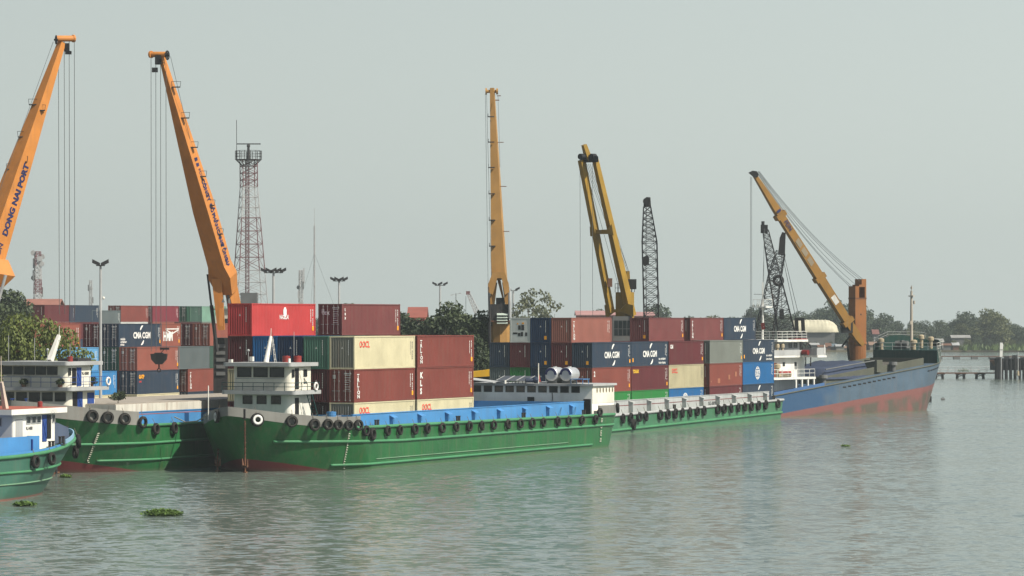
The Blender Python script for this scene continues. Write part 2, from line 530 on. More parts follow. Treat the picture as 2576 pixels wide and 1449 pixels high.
# the wood on the far bank: (u, top v, Y, kind)
ft = []
rt = random.Random(21)
prof = [(1460,786),(1500,782),(1560,790),(1640,772),(1700,788),(1780,782),(1860,786),(1905,770),(1960,776),(2010,782),(2060,772),(2110,755),(2160,768),(2200,788),(2250,793),(2310,798),(2370,797),(2420,782),(2450,790),(2490,778),(2540,797),(2600,800)]
def top_at(u):
    for (a, va), (b, vb) in zip(prof, prof[1:]):
        if a <= u <= b: return va + (vb-va)*(u-a)/(b-a)
    return 790
kinds_txt = ['dark broad', 'mid green tall', 'olive feathery', 'dense rounded', 'ragged dark']
FARG = 'trees of the far bank'
def far_tree(u, v, Y, k, row):
    z = 0.7
    h = CAM_H + (VH-v)/FPX*Y - z
    sc = h/14.0
    p = groundpos(u, Y, z)
    where = ('behind the shacks on the far bank', 'in the second row of the far bank wood', 'at the back of the far bank wood', 'beyond the port behind the container stacks', 'low among the shacks at the far water edge')[row]
    tree(kinds_txt[k] + ' tree ' + where, p, FAR_KINDS[k], sc*0.95, rt.uniform(0, 6.28), FARG if row != 3 else 'trees beyond the port', sz=sc)
u = 1880
while u < 2640:
    far_tree(u, max(top_at(u)+rt.uniform(20, 48), 840 if u < 2125 else 0), 1352+rt.uniform(0, 22), rt.randrange(5), 0); u += rt.uniform(28, 40)
u = 1860
while u < 2640:
    far_tree(u, top_at(u)+rt.uniform(0, 16), 1400+rt.uniform(0, 45), rt.randrange(5), 1); u += rt.uniform(30, 42)
u = 1440
while u < 2640:
    far_tree(u, top_at(u)+rt.uniform(8, 22), 1480+rt.uniform(0, 90), rt.randrange(5), 2); u += rt.uniform(34, 48)
u = -60
while u < 1880:
    far_tree(u, rt.uniform(790, 802) if u < 1440 else top_at(u)+rt.uniform(4, 14), 1190+rt.uniform(0, 35), rt.randrange(5), 3); u += rt.uniform(52, 76)
u = 2025
while u < 2620:
    far_tree(u, rt.uniform(846, 862), 1336+rt.uniform(0, 4), rt.randrange(5), 4); u += rt.uniform(24, 40)
# a few taller single crowns that break the skyline
for u, v, Y, k in ((2105,753,1370,1),(2160,766,1385,3),(2222,786,1365,0),(2424,780,1375,3),(2490,774,1360,2),(2505,784,1362,2),(1905,768,1375,1),(1645,760,1150,3),(1510,776,1160,0)):
    far_tree(u, v, Y, k, 1 if u > 1880 else 3)

# grass along the far water's edge
def grass_strip(name, label_, pts, hgt, n, size, mat, spread, seed):
    rd = random.Random(seed); m = MB()
    for _ in range(n):
        i = rd.randrange(len(pts)-1); f = rd.random()
        p = Vector(pts[i]).lerp(Vector(pts[i+1]), f)
        x = p.x + rd.uniform(-1, 1)*spread; y = p.y + rd.uniform(0, 1)*spread*2; z = p.z
        a = rd.uniform(0, 3.14); w = size*rd.uniform(.6, 1.3); h = hgt*rd.uniform(.5, 1.2)
        dx, dy = math.cos(a)*w*.5, math.sin(a)*w*.5
        lx, ly = rd.uniform(-.4,.4)*h, rd.uniform(-.4,.4)*h
        m.add([(x-dx,y-dy,z),(x+dx,y+dy,z),(x+dx*.5+lx,y+dy*.5+ly,z+h)], [(0,1,2)])
    o = m.build(name, mat, recalc=False)
    return tag(o, label_, 'grass', kind='stuff')
GRASS = leaf_mat('bank_grass', (0.065, 0.105, 0.035), 0.4, 0.05)
gp = [(p[0], p[1]+1, 0.6) for p in shore if p[0] > 150]
grass_strip('bank_grass', 'bright green grass along the edge of the far bank', gp, 2.6, 9000, 1.6, GRASS, 9, 5)

# trees of the port
NEARK = []
def near_blobs():
    b = []
    rd = random.Random(11)
    for (x, y, z, r) in ((-5.5,0,5.2,2.6),(-3,1,6.8,2.5),(-0.5,-1,7.6,2.4),(2,0,6.9,2.3),(4.2,-.5,5.8,2.3),(5.6,0,4.2,2.0),(-6,0,3.2,2.3),(-2,-2,4.6,2.6),(1.5,-2,4.0,2.6),(4.2,-1.5,2.4,2.2),(-4,-2,2.2,2.4),(0,-2.5,2.2,2.4),(-8,0,6.2,2.4),(4.6,0,8.1,2.0),(2.4,0.5,8.7,2.1),(0,0,9.0,2.0),(6.6,0,6.6,1.9),(-4,0,8.4,2.2),(6.2,-.5,5.0,1.8)):
        b.append((x, y, z, r*1.15, r*1.0, r*0.62))
    return b
nb = near_blobs()
nk = (crown_mesh('crown', LF_NEAR, nb, 14000, 0.38, 12, 0.5), trunk_mesh('trunk', 4.5, 0.3, nb, 13))
p = P(48, 1000, 322); 
t = tree('broad yellow green tree behind the wheelhouse roof with five windows', (p.x, 322, LANDZ), nk, 1.0, 0.15)
t.scale = (0.82, 0.9, 1.25)
MK = [tree_kind(40+i, LF_MID, 9.5, 12, 1.0, 14, 4300, 0.50, 0.3, flat=0.6) for i in range(3)]
for u, v, Y, k, s_, lab in ((1012,770,452,0,0.80,'dark leafy tree behind the tall maroon container'),
                            (1055,790,446,1,0.86,'bushy dark tree beside the red shed wall'),
                            (1110,746,440,2,1.0,'tallest dark tree behind the brown container stack'),
                            (1165,772,432,0,1.0,'spreading dark tree close to the tall ochre crane'),
                            (1208,770,424,1,1.0,'dark tree touching the column of the tall ochre crane'),
                            (1190,830,416,2,0.62,'low dark bush in front of the port trees'),
                            (1228,822,425,0,0.62,'low dark tree under the ochre crane')):
    h = CAM_H + (VH-v)/FPX*Y - LANDZ
    tree(lab, groundpos(u, Y, LANDZ), MK[k], h/12*0.95, None, 'dark trees on the quay', sz=h/12)
PK = [tree_kind(60+i, LF_PALE, 8, 14, 2.0, 12, 1150, 0.5, 0.22, flat=0.9) for i in range(2)]
for u, v, Y, k, sx, lab in ((1338,722,640,0,0.95,'airy grey green tree behind the white refrigerated container'),
                            (1378,735,660,1,0.8,'thin grey green tree with gaps, beside the airy one'),
                            (1312,756,600,1,0.9,'small grey green tree next to the ochre crane'),
                            (30,704,520,0,1.0,'tall dark tree rising behind the yellow green tree'),
                            (890,748,600,1,0.95,'round dark tree top above the maroon container'),
                            (12,742,480,0,0.8,'lower dark tree at the foot of the orange jib')):
    h = CAM_H + (VH-v)/FPX*Y - LANDZ
    kd, hm = (PK[k], 14) if u > 1000 else (MK[k], 12)
    tree(lab, groundpos(u, Y, LANDZ), kd, h/hm*sx*(1.1 if u > 1000 else .9), None, 'trees behind the port', sz=h/hm*(1.08 if u > 1000 else .97))
# ------------------------------------------------------------------ shipping containers
class Frame:
    """ground frame: x along the vessel (away from the camera), y across it (away from its near side)"""
    def __init__(s, X, Y, axis_deg):
        a = R(axis_deg); s.o = Vector((X, Y)); s.d = Vector((math.sin(a), math.cos(a))); s.w = Vector((-math.cos(a), math.sin(a)))
        s.rot = R(90) - a
    def at(s, x, y, z=0.0):
        p = s.o + s.d*x + s.w*y
        return Vector((p.x, p.y, z))
    def x_at_u(s, u, y):
        k = (u - U0)/FPX; b = s.o + s.w*y
        return (k*b.y - b.x)/(s.d.x - k*s.d.y)
F1 = Frame(-14.6, 293.0, 24)
F0 = Frame(-32.5, 291.0, 24)
F2 = Frame(12.03, 387.0, 23)

CW = 2.44
def corr_side(m, L, h, y0=0.03, dep=0.040):
    x = 0.16; pts = [(x, y0)]
    pitch = 0.278
    n = int((L-0.32)/pitch); pitch = (L-0.32)/n
    for i in range(n):
        b = x + i*pitch
        pts += [(b+0.26*pitch, y0), (b+0.5*pitch, y0+dep), (b+0.76*pitch, y0+dep), (b+pitch, y0)]
    vs = []
    for (px, py) in pts: vs += [(px, py, 0.15), (px, py, h-0.09)]
    fs = [(2*i, 2*i+2, 2*i+3, 2*i+1) for i in range(len(pts)-1)]
    m.add(vs, fs)
def corr_end(m, h, x0=0.03, dep=0.045):
    n = 9; a, b_ = 0.14, CW-0.14; pitch = (b_-a)/n; pts = [(a, x0)]
    for i in range(n):
        b = a+i*pitch
        pts += [(b+0.3*pitch, x0), (b+0.5*pitch, x0+dep), (b+0.8*pitch, x0+dep), (b+pitch, x0)]
    vs = []
    for (py, px) in pts: vs += [(px, py, 0.15), (px, py, h-0.10)]
    fs = [(2*i+1, 2*i+3, 2*i+2, 2*i) for i in range(len(pts)-1)]
    m.add(vs, fs)
CC = {}
def cbody(L, h, end, mat):
    k = ('body', L, h, end, mat.name)
    if k not in CC:
        m = MB(); corr_side(m, L, h)
        if end == 'blank': corr_end(m, h)
        else: m.add([(0.10,0.1,0.1),(0.10,CW-0.1,0.1),(0.10,CW-0.1,h-.1),(0.10,0.1,h-.1)], [(3,2,1,0)])
        m.add([(0.05,CW-0.02,0.1),(L-0.05,CW-0.02,0.1),(L-0.05,CW-0.02,h-.05),(0.05,CW-0.02,h-.05)], [(3,2,1,0)])
        m.add([(L-0.03,0.05,0.1),(L-0.03,CW-0.05,0.1),(L-0.03,CW-0.05,h-.05),(L-0.03,0.05,h-.05)], [(0,1,2,3)])
        m.add([(0.04,0.04,h-0.03),(L-0.04,0.04,h-0.03),(L-0.04,CW-0.04,h-0.03),(0.04,CW-0.04,h-0.03)], [(0,1,2,3)])
        m.add([(0.04,0.04,0.14),(L-0.04,0.04,0.14),(L-0.04,CW-0.04,0.14),(0.04,CW-0.04,0.14)], [(3,2,1,0)])
        CC[k] = m.mesh('body', mat, recalc=False)
    return CC[k]
def cframe(L, h, mat):
    k = ('frame', L, h, mat.name)
    if k not in CC:
        m = MB()
        for x0, x1 in ((0, 0.15), (L-0.15, L)):
            for y0, y1 in ((0, 0.13), (CW-0.13, CW)):
                m.box(x0, x1, y0, y1, 0.0, h)
                m.box(x0-0.006, x1+0.006, y0-0.006, y1+0.006, 0.0, 0.12)
                m.box(x0-0.006, x1+0.006, y0-0.006, y1+0.006, h-0.12, h+0.004)
            xa = x0 + 0.006; xb = x1 - 0.006
            m.box(xa, xb, 0.13, CW-0.13, 0.02, 0.16); m.box(xa, xb, 0.13, CW-0.13, h-0.11, h-0.004)
        for y0, y1 in ((0.006, 0.07), (CW-0.07, CW-0.006)):
            m.box(0.15, L-0.15, y0, y1, 0.02, 0.17); m.box(0.15, L-0.15, y0, y1, h-0.10, h-0.004)
        CC[k] = m.mesh('frame', mat)
    return CC[k]
def cdoor(h, i, mat):
    k = ('door', h, i, mat.name)
    if k not in CC:
        y0, y1 = ((0.14, 1.205), (1.235, CW-0.14))[i]
        m = MB(); m.box(0.035, 0.085, y0, y1, 0.17, h-0.12)
        for f in (0.12, 0.36, 0.60, 0.84):
            z = 0.17 + (h-0.29)*f
            m.box(0.022, 0.034, y0+0.06, y1-0.06, z-0.05, z+0.05)
        CC[k] = m.mesh('door', mat)
    return CC[k]
def cbar(h, y):
    k = ('bar', h, y)
    if k not in CC:
        m = MB(); m.tube((-0.01, y, 0.12), (-0.01, y, h-0.08), 0.022, n=6)
        m.box(-0.035, 0.0, y-0.03, y+0.22, 1.0, 1.05)
        for z in (0.2, h*0.35, h*0.65, h-0.25): m.box(-0.025, 0.02, y-0.06, y+0.06, z-0.04, z+0.04)
        CC[k] = m.mesh('locking_bar', BARMAT)
    return CC[k]
BARMAT = paint('galvanised_bar', (0.28, 0.26, 0.25), 0.5, 0.2)
def side_marks(L, h, mat):
    k = ('sm', L, h, mat.name)
    if k not in CC:
        rd = random.Random(int(L*100+h*10)); m = MB()
        ms = []
        for j, x in enumerate((L-0.55, L-0.95)):
            m = MB()
            z = h-0.35
            while z > h*(0.42 if j else 0.30):
                s_ = rd.uniform(0.06, 0.16)
                if rd.random() < 0.82: m.add([(x,0.022,z-s_),(x+0.10,0.022,z-s_),(x+0.10,0.022,z),(x,0.022,z)], [(0,1,2,3)])
                z -= s_+0.05
            ms.append(m.mesh('code_marks', mat, recalc=False))
        CC[k] = ms
    return CC[k]
def end_marks(h, door, mat):
    k = ('em', h, door, mat.name)
    if k not in CC:
        rd = random.Random(5+door); m = MB()
        X = -0.004 if not door else 0.016
        def q(y, z, w, hh): m.add([(X,y,z),(X,y-w,z),(X,y-w,z+hh),(X,y,z+hh)], [(0,1,2,3)])
        if door:
            for r_ in range(7): q(0.95-0.02, h-0.55-0.2*r_, rd.uniform(.35,.6), 0.06)
            q(1.0, h-0.42, 0.7, 0.10); q(2.1, h*0.72, 0.28, 0.34)
        else:
            z = h-0.35
            while z > h*0.45:
                q(0.62, z-0.10, 0.07, 0.12); z -= 0.15
        CC[k] = m.mesh('code_marks', mat, recalc=False)
    return CC[k]
def sticker(h, where, L):
    k = ('st', h, where, L)
    if k not in CC:
        m = MB()
        if where == 'side': m.add([(L-0.62,0.021,0.45),(L-0.30,0.021,0.45),(L-0.30,0.021,0.85),(L-0.62,0.021,0.85)], [(0,1,2,3)])
        elif where == 'sidel': m.add([(0.35,0.021,0.5),(0.65,0.021,0.5),(0.65,0.021,0.95),(0.35,0.021,0.95)], [(0,1,2,3)])
        else: m.add([(-0.004,0.75,0.35),(-0.004,0.45,0.35),(-0.004,0.45,0.75),(-0.004,0.75,0.75)], [(0,1,2,3)])
        CC[k] = m.mesh('sticker', ORANGE, recalc=False)
    return CC[k]
def crescent(m, cx, cz, r, a0, a1, w, y=0.020):
    n = 12; vs = []; fs = []
    for i in range(n+1):
        a = a0+(a1-a0)*i/n; t = w*math.sin(math.pi*min(1, (i/n)*0.85+0.15))**0.8
        for rr in (r-t/2, r+t/2): vs.append((cx+math.cos(a)*rr, y, cz+math.sin(a)*rr))
    for i in range(n): fs.append((2*i, 2*i+2, 2*i+3, 2*i+1))
    m.add(vs, fs)
MARKS = {}
def emblem(kind, L, h):
    k = (kind, L, h)
    if k in MARKS: return MARKS[k]
    m = MB(); mat = LETW
    if kind == 'swoosh':
        cx = L*0.51; cz = h*0.5
        crescent(m, cx+0.85, cz+0.06, 1.15, R(150), R(98), 0.30)
        crescent(m, cx-0.15, cz-0.06, 1.15, R(-30), R(-82), 0.30)
    elif kind == 'globe':
        cx = L*0.47; cz = h*0.5; r = 0.82
        m2 = []
        for zz in (-0.55, -0.27, 0.27, 0.55):
            hw = math.sqrt(max(0, r*r-zz*zz))*1.15
            m.add([(cx-hw,0.02,cz+zz-0.045),(cx+hw,0.02,cz+zz-0.045),(cx+hw,0.02,cz+zz+0.045),(cx-hw,0.02,cz+zz+0.045)], [(0,1,2,3)])
        for i in range(28):
            a = 2*math.pi*i/28; b = 2*math.pi*(i+1)/28
            m.add([(cx+math.cos(a)*r*1.15,0.02,cz+math.sin(a)*r),(cx+math.cos(a)*r*1.02,0.02,cz+math.sin(a)*r*0.88),(cx+math.cos(b)*r*1.02,0.02,cz+math.sin(b)*r*0.88),(cx+math.cos(b)*r*1.15,0.02,cz+math.sin(b)*r)], [(0,1,2,3)])
        for xx in (-0.3, 0.3):
            for s_ in (1, -1):
                m.add([(cx+xx-0.04,0.02,cz+s_*0.28),(cx+xx+0.04,0.02,cz+s_*0.28),(cx+xx*0.6+0.04,0.02,cz+s_*0.78),(cx+xx*0.6-0.04,0.02,cz+s_*0.78)], [(0,1,2,3)])
    elif kind == 'shield':
        cx = L*0.515; cz = h*0.74; pts = [(-0.30,0.18),(-0.12,0.42),(0.14,0.42),(0.30,0.18),(0.30,-0.28),(0.05,-0.46),(-0.22,-0.36),(-0.30,-0.10)]
        m.add([(cx+a, 0.02, cz+b) for a, b in pts], [tuple(range(len(pts)-1, -1, -1))])
    elif kind == 'chevron':
        cx = 3.6; cz = h*0.72
        m.add([(cx-2.0,0.02,cz+0.05),(cx+2.0,0.02,cz+0.05),(cx+2.0,0.02,cz+0.18),(cx-2.0,0.02,cz+0.18)], [(0,1,2,3)])
        m.add([(cx-2.0,0.02,cz-0.02),(cx,0.02,cz-0.55),(cx,0.02,cz-0.38),(cx-1.5,0.02,cz-0.02)], [(0,1,2,3)])
        m.add([(cx+2.0,0.02,cz-0.02),(cx,0.02,cz-0.55),(cx,0.02,cz-0.38),(cx+1.5,0.02,cz-0.02)], [(0,1,2,3)])
    MARKS[k] = m.mesh('emblem', mat, recalc=False)
    return MARKS[k]

RC = random.Random(31)
CONT = {}
def cpaint(key, rgb, dirt=0.36, rust=0.10, **kw):
    CONT[key] = paint('container_'+key, rgb, 0.5, dirt, rust, var=0.10, spec=0.12, **kw)
cpaint('brown', (0.165, 0.044, 0.036)); cpaint('maroon', (0.095, 0.022, 0.026)); cpaint('plum', (0.145, 0.046, 0.046))
cpaint('dark_brown', (0.055, 0.020, 0.020)); cpaint('red', (0.400, 0.048, 0.048), 0.10, 0.02); cpaint('brick', (0.180, 0.052, 0.040), 0.28, 0.10)
cpaint('crimson', (0.160, 0.025, 0.038)); cpaint('orange_red', (0.225, 0.075, 0.056), 0.3); cpaint('beige', (0.500, 0.458, 0.305), 0.16, 0.05)
cpaint('stained_beige', (0.360, 0.325, 0.210), 0.35, 0.12); cpaint('grey', (0.150, 0.165, 0.148), 0.3, 0.08); cpaint('sea_green', (0.060, 0.150, 0.105), 0.4, 0.10)
cpaint('navy', (0.024, 0.039, 0.064)); cpaint('deep_navy', (0.010, 0.028, 0.070)); cpaint('blue', (0.013, 0.100, 0.255)); cpaint('sky_blue', (0.035, 0.180, 0.400))
cpaint('light_blue', (0.100, 0.270, 0.460)); cpaint('green', (0.022, 0.165, 0.040)); cpaint('dark_green', (0.018, 0.06, 0.038)); cpaint('pale_green', (0.140, 0.260, 0.200))
cpaint('charcoal', (0.045, 0.05, 0.052)); cpaint('white', (0.500, 0.520, 0.500), 0.3, 0.05); cpaint('slate', (0.085, 0.105, 0.110))
cpaint('olive_grey', (0.17, 0.17, 0.14), 0.5, 0.12)
cpaint('peach', (0.235, 0.090, 0.070), 0.25, 0.06)
LETY = paint('lettering_yellow', (0.70, 0.42, 0.03), 0.5, 0.1)

def lettering(t, me, loc, rot):
    return put('lettering', me, t, loc, rot)
STYLES = {}
def container(F, x, y, z, col, label, h=2.9, L=12.19, end='blank', style=None, group=None, marks=True, ends=True, sticky=None, end_col=None):
    mat = CONT[col]
    t = thing('shipping_container', label, 'container', F.at(x+RC.uniform(-.05, .05), y+RC.uniform(-.02, .02), z), F.rot+RC.uniform(-.003, .003), group)
    put('body', cbody(L, h, end, mat), t)
    put('frame', cframe(L, h, mat), t)
    if end_col:
        m = MB(); corr_end(m, h, 0.026); put('end_panel', m.mesh('end_panel', CONT[end_col], recalc=False), t)
    if end == 'doors':
        for i in (0, 1):
            d = put('door', cdoor(h, i, mat), t)
            for yy in ((0.42, 0.86), (1.50, 1.94))[i]: put('locking_bar', cbar(h, yy), d)
    if end == 'reefer': reefer_end(t, h)
    if marks:
        for me_ in side_marks(L, h, LETW if col not in ('beige', 'stained_beige', 'white') else MIDGREY): put('code_marks', me_, t)
    if ends: put('code_marks', end_marks(h, 1 if end == 'doors' else 0, LETW2), t)
    if ends and end == 'blank':
        if 'tri' not in CC: m = MB(); m.add([(-0.004,1.30,0),(-0.004,1.10,0),(-0.004,1.20,0.2)], [(0,1,2)]); CC['tri'] = m.mesh('warning_mark', LETW2, recalc=False)
        put('warning_mark', CC['tri'], t, (0, 0, h*0.62))
    for s_ in (sticky or ()): put('sticker', sticker(h, s_, L), t)
    y0 = 0.021
    if style == 'cmacgm' or style == 'cmacgm2':
        lettering(t, text_mesh('CMA CGM', 0.98, LETW, 0.035, 1.0, 1.02), (L*0.51-2.45, y0, h*0.5-0.34), SIDE_ROT)
        put('emblem', emblem('swoosh', L, h), t)
        if style == 'cmacgm2':
            lettering(t, text_mesh('eco container', 0.42, LETW, 0.02), (L*0.74, y0, h*0.24), SIDE_ROT)
            lettering(t, text_mesh('better shipping', 0.38, LETW, 0.02), (L*0.74, y0, h*0.08), SIDE_ROT)
    elif style == 'cmaleft':
        lettering(t, text_mesh('CMA CGM', 1.05, LETW, 0.04, 1.0, 1.0), (L*0.55-2.6, y0, h*0.5-0.36), SIDE_ROT)
        put('emblem', emblem('swoosh', L, h), t)
        for i, s_ in enumerate(('reliable', 'container', 'group')):
            lettering(t, text_mesh(s_, 0.45, LETW, 0.02), (0.5, y0, 0.85-0.33*i), SIDE_ROT)
    elif style == 'triton':
        for i, ch in enumerate('TRITON'):
            lettering(t, text_mesh(ch, 0.44, LETW, 0.03, 1.0, 1.5), (0.62, y0, h-0.72-0.36*i), SIDE_ROT)
    elif style == 'kls':
        for i, ch in enumerate('KLS'):
            lettering(t, text_mesh(ch, 0.72, LETW, 0.05, 1.0, 1.1), (0.68, y0, h-0.95-0.72*i), SIDE_ROT)
    elif style == 'oocl':
        lettering(t, text_mesh('OOCL', 0.78, LETR, 0.02, 0.95, 0.95), (1.0, y0, h-0.98), SIDE_ROT)
    elif style == 'tex':
        o = text_mesh('tex', 0.62, LETW, 0.02)
        lettering(t, o, (-0.005+0.02, 2.1, h*0.66), END_ROT)
        for i, ch in enumerate('tex'):
            lettering(t, text_mesh(ch, 0.46, LETW, 0.03, 1.0, 1.1), (0.58, y0, h-0.66-0.38*i), SIDE_ROT)
    elif style == 'nagelai':
        lettering(t, text_mesh('NAGELAI', 0.55, LETW, 0.02, 0.95, 0.8), (L*0.5-0.86, y0, h*0.52), SIDE_ROT)
        put('emblem', emblem('shield', L, h), t)
    elif style == 'cai':
        lettering(t, text_mesh('CAI', 0.62, LETW, 0.05, 0.95), (0.45, y0, h-0.85), SIDE_ROT)
    elif style == 'touax':
        lettering(t, text_mesh('TOUAX', 0.55, LETY, 0.05, 0.95), (0.5, y0, h-0.78), SIDE_ROT)
    elif style == 'cosco':
        put('emblem', emblem('globe', L, h), t)
        lettering(t, text_mesh('COSCO', 0.52, LETW, 0.03, 0.95), (L*0.47-0.92, y0, h*0.5-0.06), SIDE_ROT)
        lettering(t, text_mesh('SHIPPING', 0.26, LETW, 0.02), (L*0.47-0.66, y0, h*0.5-0.27), SIDE_ROT)
    elif style == 'hmm':
        lettering(t, text_mesh('HMM', 1.55, LETW, 0.045, 0.9, 0.82), (0.95, y0, h*0.26), SIDE_ROT)
        put('emblem', emblem('chevron', L, h), t)
    elif style == 'gate':
        lettering(t, text_mesh('GATP', 0.62, ORANGE, 0.05, 0.95), (0.5, y0, h-0.95), SIDE_ROT)
        lettering(t, text_mesh('LINE', 0.3, LETR, 0.03), (0.6, y0, h-1.45), SIDE_ROT)
    elif style == 'evergreen':
        lettering(t, text_mesh('EVERGREEN', 0.95, LETW, 0.03, 1.15, 1.15), (1.4, y0, h-2.0), SIDE_ROT)
    elif style == 'two':
        lettering(t, text_mesh('2', 0.8, LETW, 0.04), (0.55, y0, h-0.98), SIDE_ROT)
    return t
LETW2 = paint('lettering_faded', (0.52, 0.52, 0.48), 0.6, 0.4)
def reefer_end(t, h):
    m = MB(); m.box(0.03, 0.09, 0.14, CW-0.14, 0.17, h-0.12)
    pn = m.build('machinery_panel', CONT['white'], t)
    d = MB()
    for (ya, yb, za, zb) in ((1.15,1.45,1.45,1.95),(0.72,1.08,1.4,2.0),(1.55,2.1,0.95,1.15),(0.85,1.15,0.72,1.2),(0.35,0.6,0.75,1.15),(1.2,1.5,0.72,1.1)):
        d.box(0.015, 0.029, ya, yb, za, zb)
    d.build('grille', DARK, pn)
    y = MB(); y.box(0.015, 0.028, 1.45, 1.62, 2.05, 2.2); y.box(0.015, 0.028, 0.75, 1.0, 2.08, 2.28)
    y.build('sticker', ORANGE, pn)

# --- stack on the loaded barge (rows count from its near side)
G1 = 'containers on the loaded green barge'
PLACED = []
def c1(bay, row, tier, col, label, **k):
    PLACED.append(('c1', bay, row, tier))
    x = (4.9, 17.55)[bay-1]
    return container(F1, x, 1.25+2.54*(row-1), 2.9+2.9*(tier-1), col, label, group=G1, **k)
c1(1,1,1,'beige','lowest beige container with red letters nearest the wheelhouse, half hidden by blue coaming', style='oocl', end_col='olive_grey')
c1(2,1,1,'beige','lowest beige container with red letters under the brown one with three slanted letters', style='oocl')
c1(1,1,2,'brown','brown container with dark double doors and stacked white letters between two beige ones', end='doors', style='triton', sticky=('side',))
c1(2,1,2,'brown','brown container with three big slanted white letters on its side', style='kls', sticky=('side',))
c1(1,1,3,'beige','beige container with red letters above the brown doors, grey end weathered', style='oocl', end_col='olive_grey')
c1(2,1,3,'brown','brown container with stacked white letters on top of the one with three slanted letters', style='triton', sticky=('side',))
c1(1,2,1,'dark_brown','dark brown container end behind the blue drum, lowest tier')
c1(1,2,2,'maroon','maroon container end between the wheelhouse and the dark doors')
c1(1,2,3,'sea_green','rust edged sea green container end above the wheelhouse roof', ends=True)
c1(1,3,3,'deep_navy','dark navy container end behind the two red drums')
c1(1,4,3,'blue','blue container end behind the leaning white mast')
c1(1,5,3,'maroon','maroon container end directly below the bright red container')
c1(1,5,2,'stained_beige','cream container peeping out behind the wheelhouse at its far edge', marks=False)
c1(1,3,2,'maroon','maroon container hidden behind the wheelhouse windows', marks=False)
c1(1,5,4,'red','bright red container with white shield emblem, top of the stack', style='nagelai', sticky=('side',))
c1(2,4,4,'plum','plum brown container with dark lettered doors, top tier beside the bright red one', end='doors', style='tex', sticky=('side',))
for r_, c_ in ((2,'brown'),(3,'maroon'),(4,'navy'),(5,'grey')):
    c1(2,r_,3,c_,{2:'brown',3:'maroon',4:'navy',5:'grey'}[r_]+' container in the second bay roofed level with the stacked letters one', marks=False)

# --- stack on the far barge
G2 = 'containers on the far green barge'
B2U = {1:1490, 2:1589, 3:1683, 4:1785.5, 5:1869.5}
B2X = {b: F2.x_at_u(u, 1.3) for b, u in B2U.items()}
H2 = 2.82
def c2(bay, row, tier, col, label, **k):
    PLACED.append(('c2', bay, row, tier))
    return container(F2, B2X[bay], 1.3+2.53*(row-1), 1.96+H2*(tier-1), col, label, h=H2, group=G2, **k)
c2(1,1,1,'green','bright green container in the lowest tier, end tucked behind the white stern house', style=None)
c2(2,1,1,'green','bright green container in the lowest tier with a line of white letters at the coaming', style='evergreen')
c2(3,1,1,'blue','blue container in the lowest tier below the stained beige one', style='cosco')
c2(4,1,1,'maroon','maroon container in the lowest tier below the orange patched one')
c2(5,1,1,'navy','navy container with a white swoosh in the lowest tier, below the bright blue one', style='cmacgm')
c2(1,1,2,'brick','red brown container above the green one, next to the water tanks', style='two', sticky=('side',))
c2(2,1,2,'maroon','maroon container with small yellow letters', style='touax', sticky=('side',))
c2(3,1,2,'stained_beige','stained beige container with red letters on the far barge', style='oocl')
pt = c2(4,1,2,'brick','rusty red container with orange patches on its side')
m = MB()
for (xa, xb, za, zb) in ((3.0,3.9,0.35,0.95),(6.9,7.6,0.75,1.35),(9.4,10.1,1.1,1.7),(0.4,0.8,0.5,0.7)):
    m.add([(xa,0.02,za),(xb,0.02,za),(xb,0.02,zb),(xa,0.02,zb)], [(0,1,2,3)])
m.build('patch', paint('orange_primer', (0.30, 0.12, 0.07), 0.6, 0.2), pt, recalc=False)
c2(5,1,2,'blue','bright blue container with a white globe emblem', style='cosco')
c2(1,1,3,'navy','navy container with white letters and swoosh, first after the five dark container ends', style='cmacgm', sticky=('side','end'))
c2(2,1,3,'navy','navy container with larger white letters and two small lines beside a maroon one', style='cmacgm2', sticky=('sidel',))
c2(3,1,3,'maroon','maroon container with three small white letters at its upper corner', style='cai', sticky=('side',))
c2(4,1,3,'grey','plain grey container on the far barge', sticky=('side',))
c2(5,1,3,'navy','navy container with white letters above the bright blue one with globe', style='cmacgm2', sticky=('sidel',))
c2(1,2,3,'maroon','maroon container end below the pale brown container with stacked letters', sticky=('end',))
c2(1,3,3,'deep_navy','navy container end stacked directly under another navy container end', sticky=('end',))
c2(1,4,3,'maroon','maroon container end below the white refrigerated container')
c2(1,5,3,'navy','navy container end in front of the ochre crane column')
c2(1,5,2,'slate','slate container end behind the solar panels, outermost of its tier', marks=False)
c2(1,4,2,'green','green container end with a white line of letters behind the solar panels')
c2(1,3,2,'deep_navy','navy container end behind the red cone on the stern house roof', marks=False)
c2(1,2,2,'maroon','maroon container end behind the two steel water tanks', marks=False)
c2(1,2,4,'peach','faded pale brown container with stacked white letters, top tier', style='triton')
c2(1,3,4,'deep_navy','navy container end in the top tier beside the white refrigerated container', sticky=('end',))
c2(1,4,4,'white','white refrigerated container with cooling machinery on its end', end='reefer', ends=False)
c2(3,2,4,'plum','plain plum container in the top tier behind the empty slot', sticky=('end','side'))
c2(4,2,4,'plum','plum container with small stacked white letters, top tier next to the navy one', style='triton', sticky=('side',))
c2(5,2,4,'navy','navy container with white letters and swoosh at the far end of the top tier', style='cmacgm')
for b, r_, c_ in ((2,2,'maroon'),(3,2,'grey'),(4,2,'navy'),(5,2,'brown'),(2,3,'slate'),(3,3,'brown'),(4,3,'maroon'),(5,3,'blue')):
    c2(b, r_, 3, c_, c_+' container roof in the third tier, '+{2:'second',3:'third',4:'fourth',5:'last'}[b]+' bay, row '+{2:'two',3:'three'}[r_]+' from the water', marks=False, ends=False)

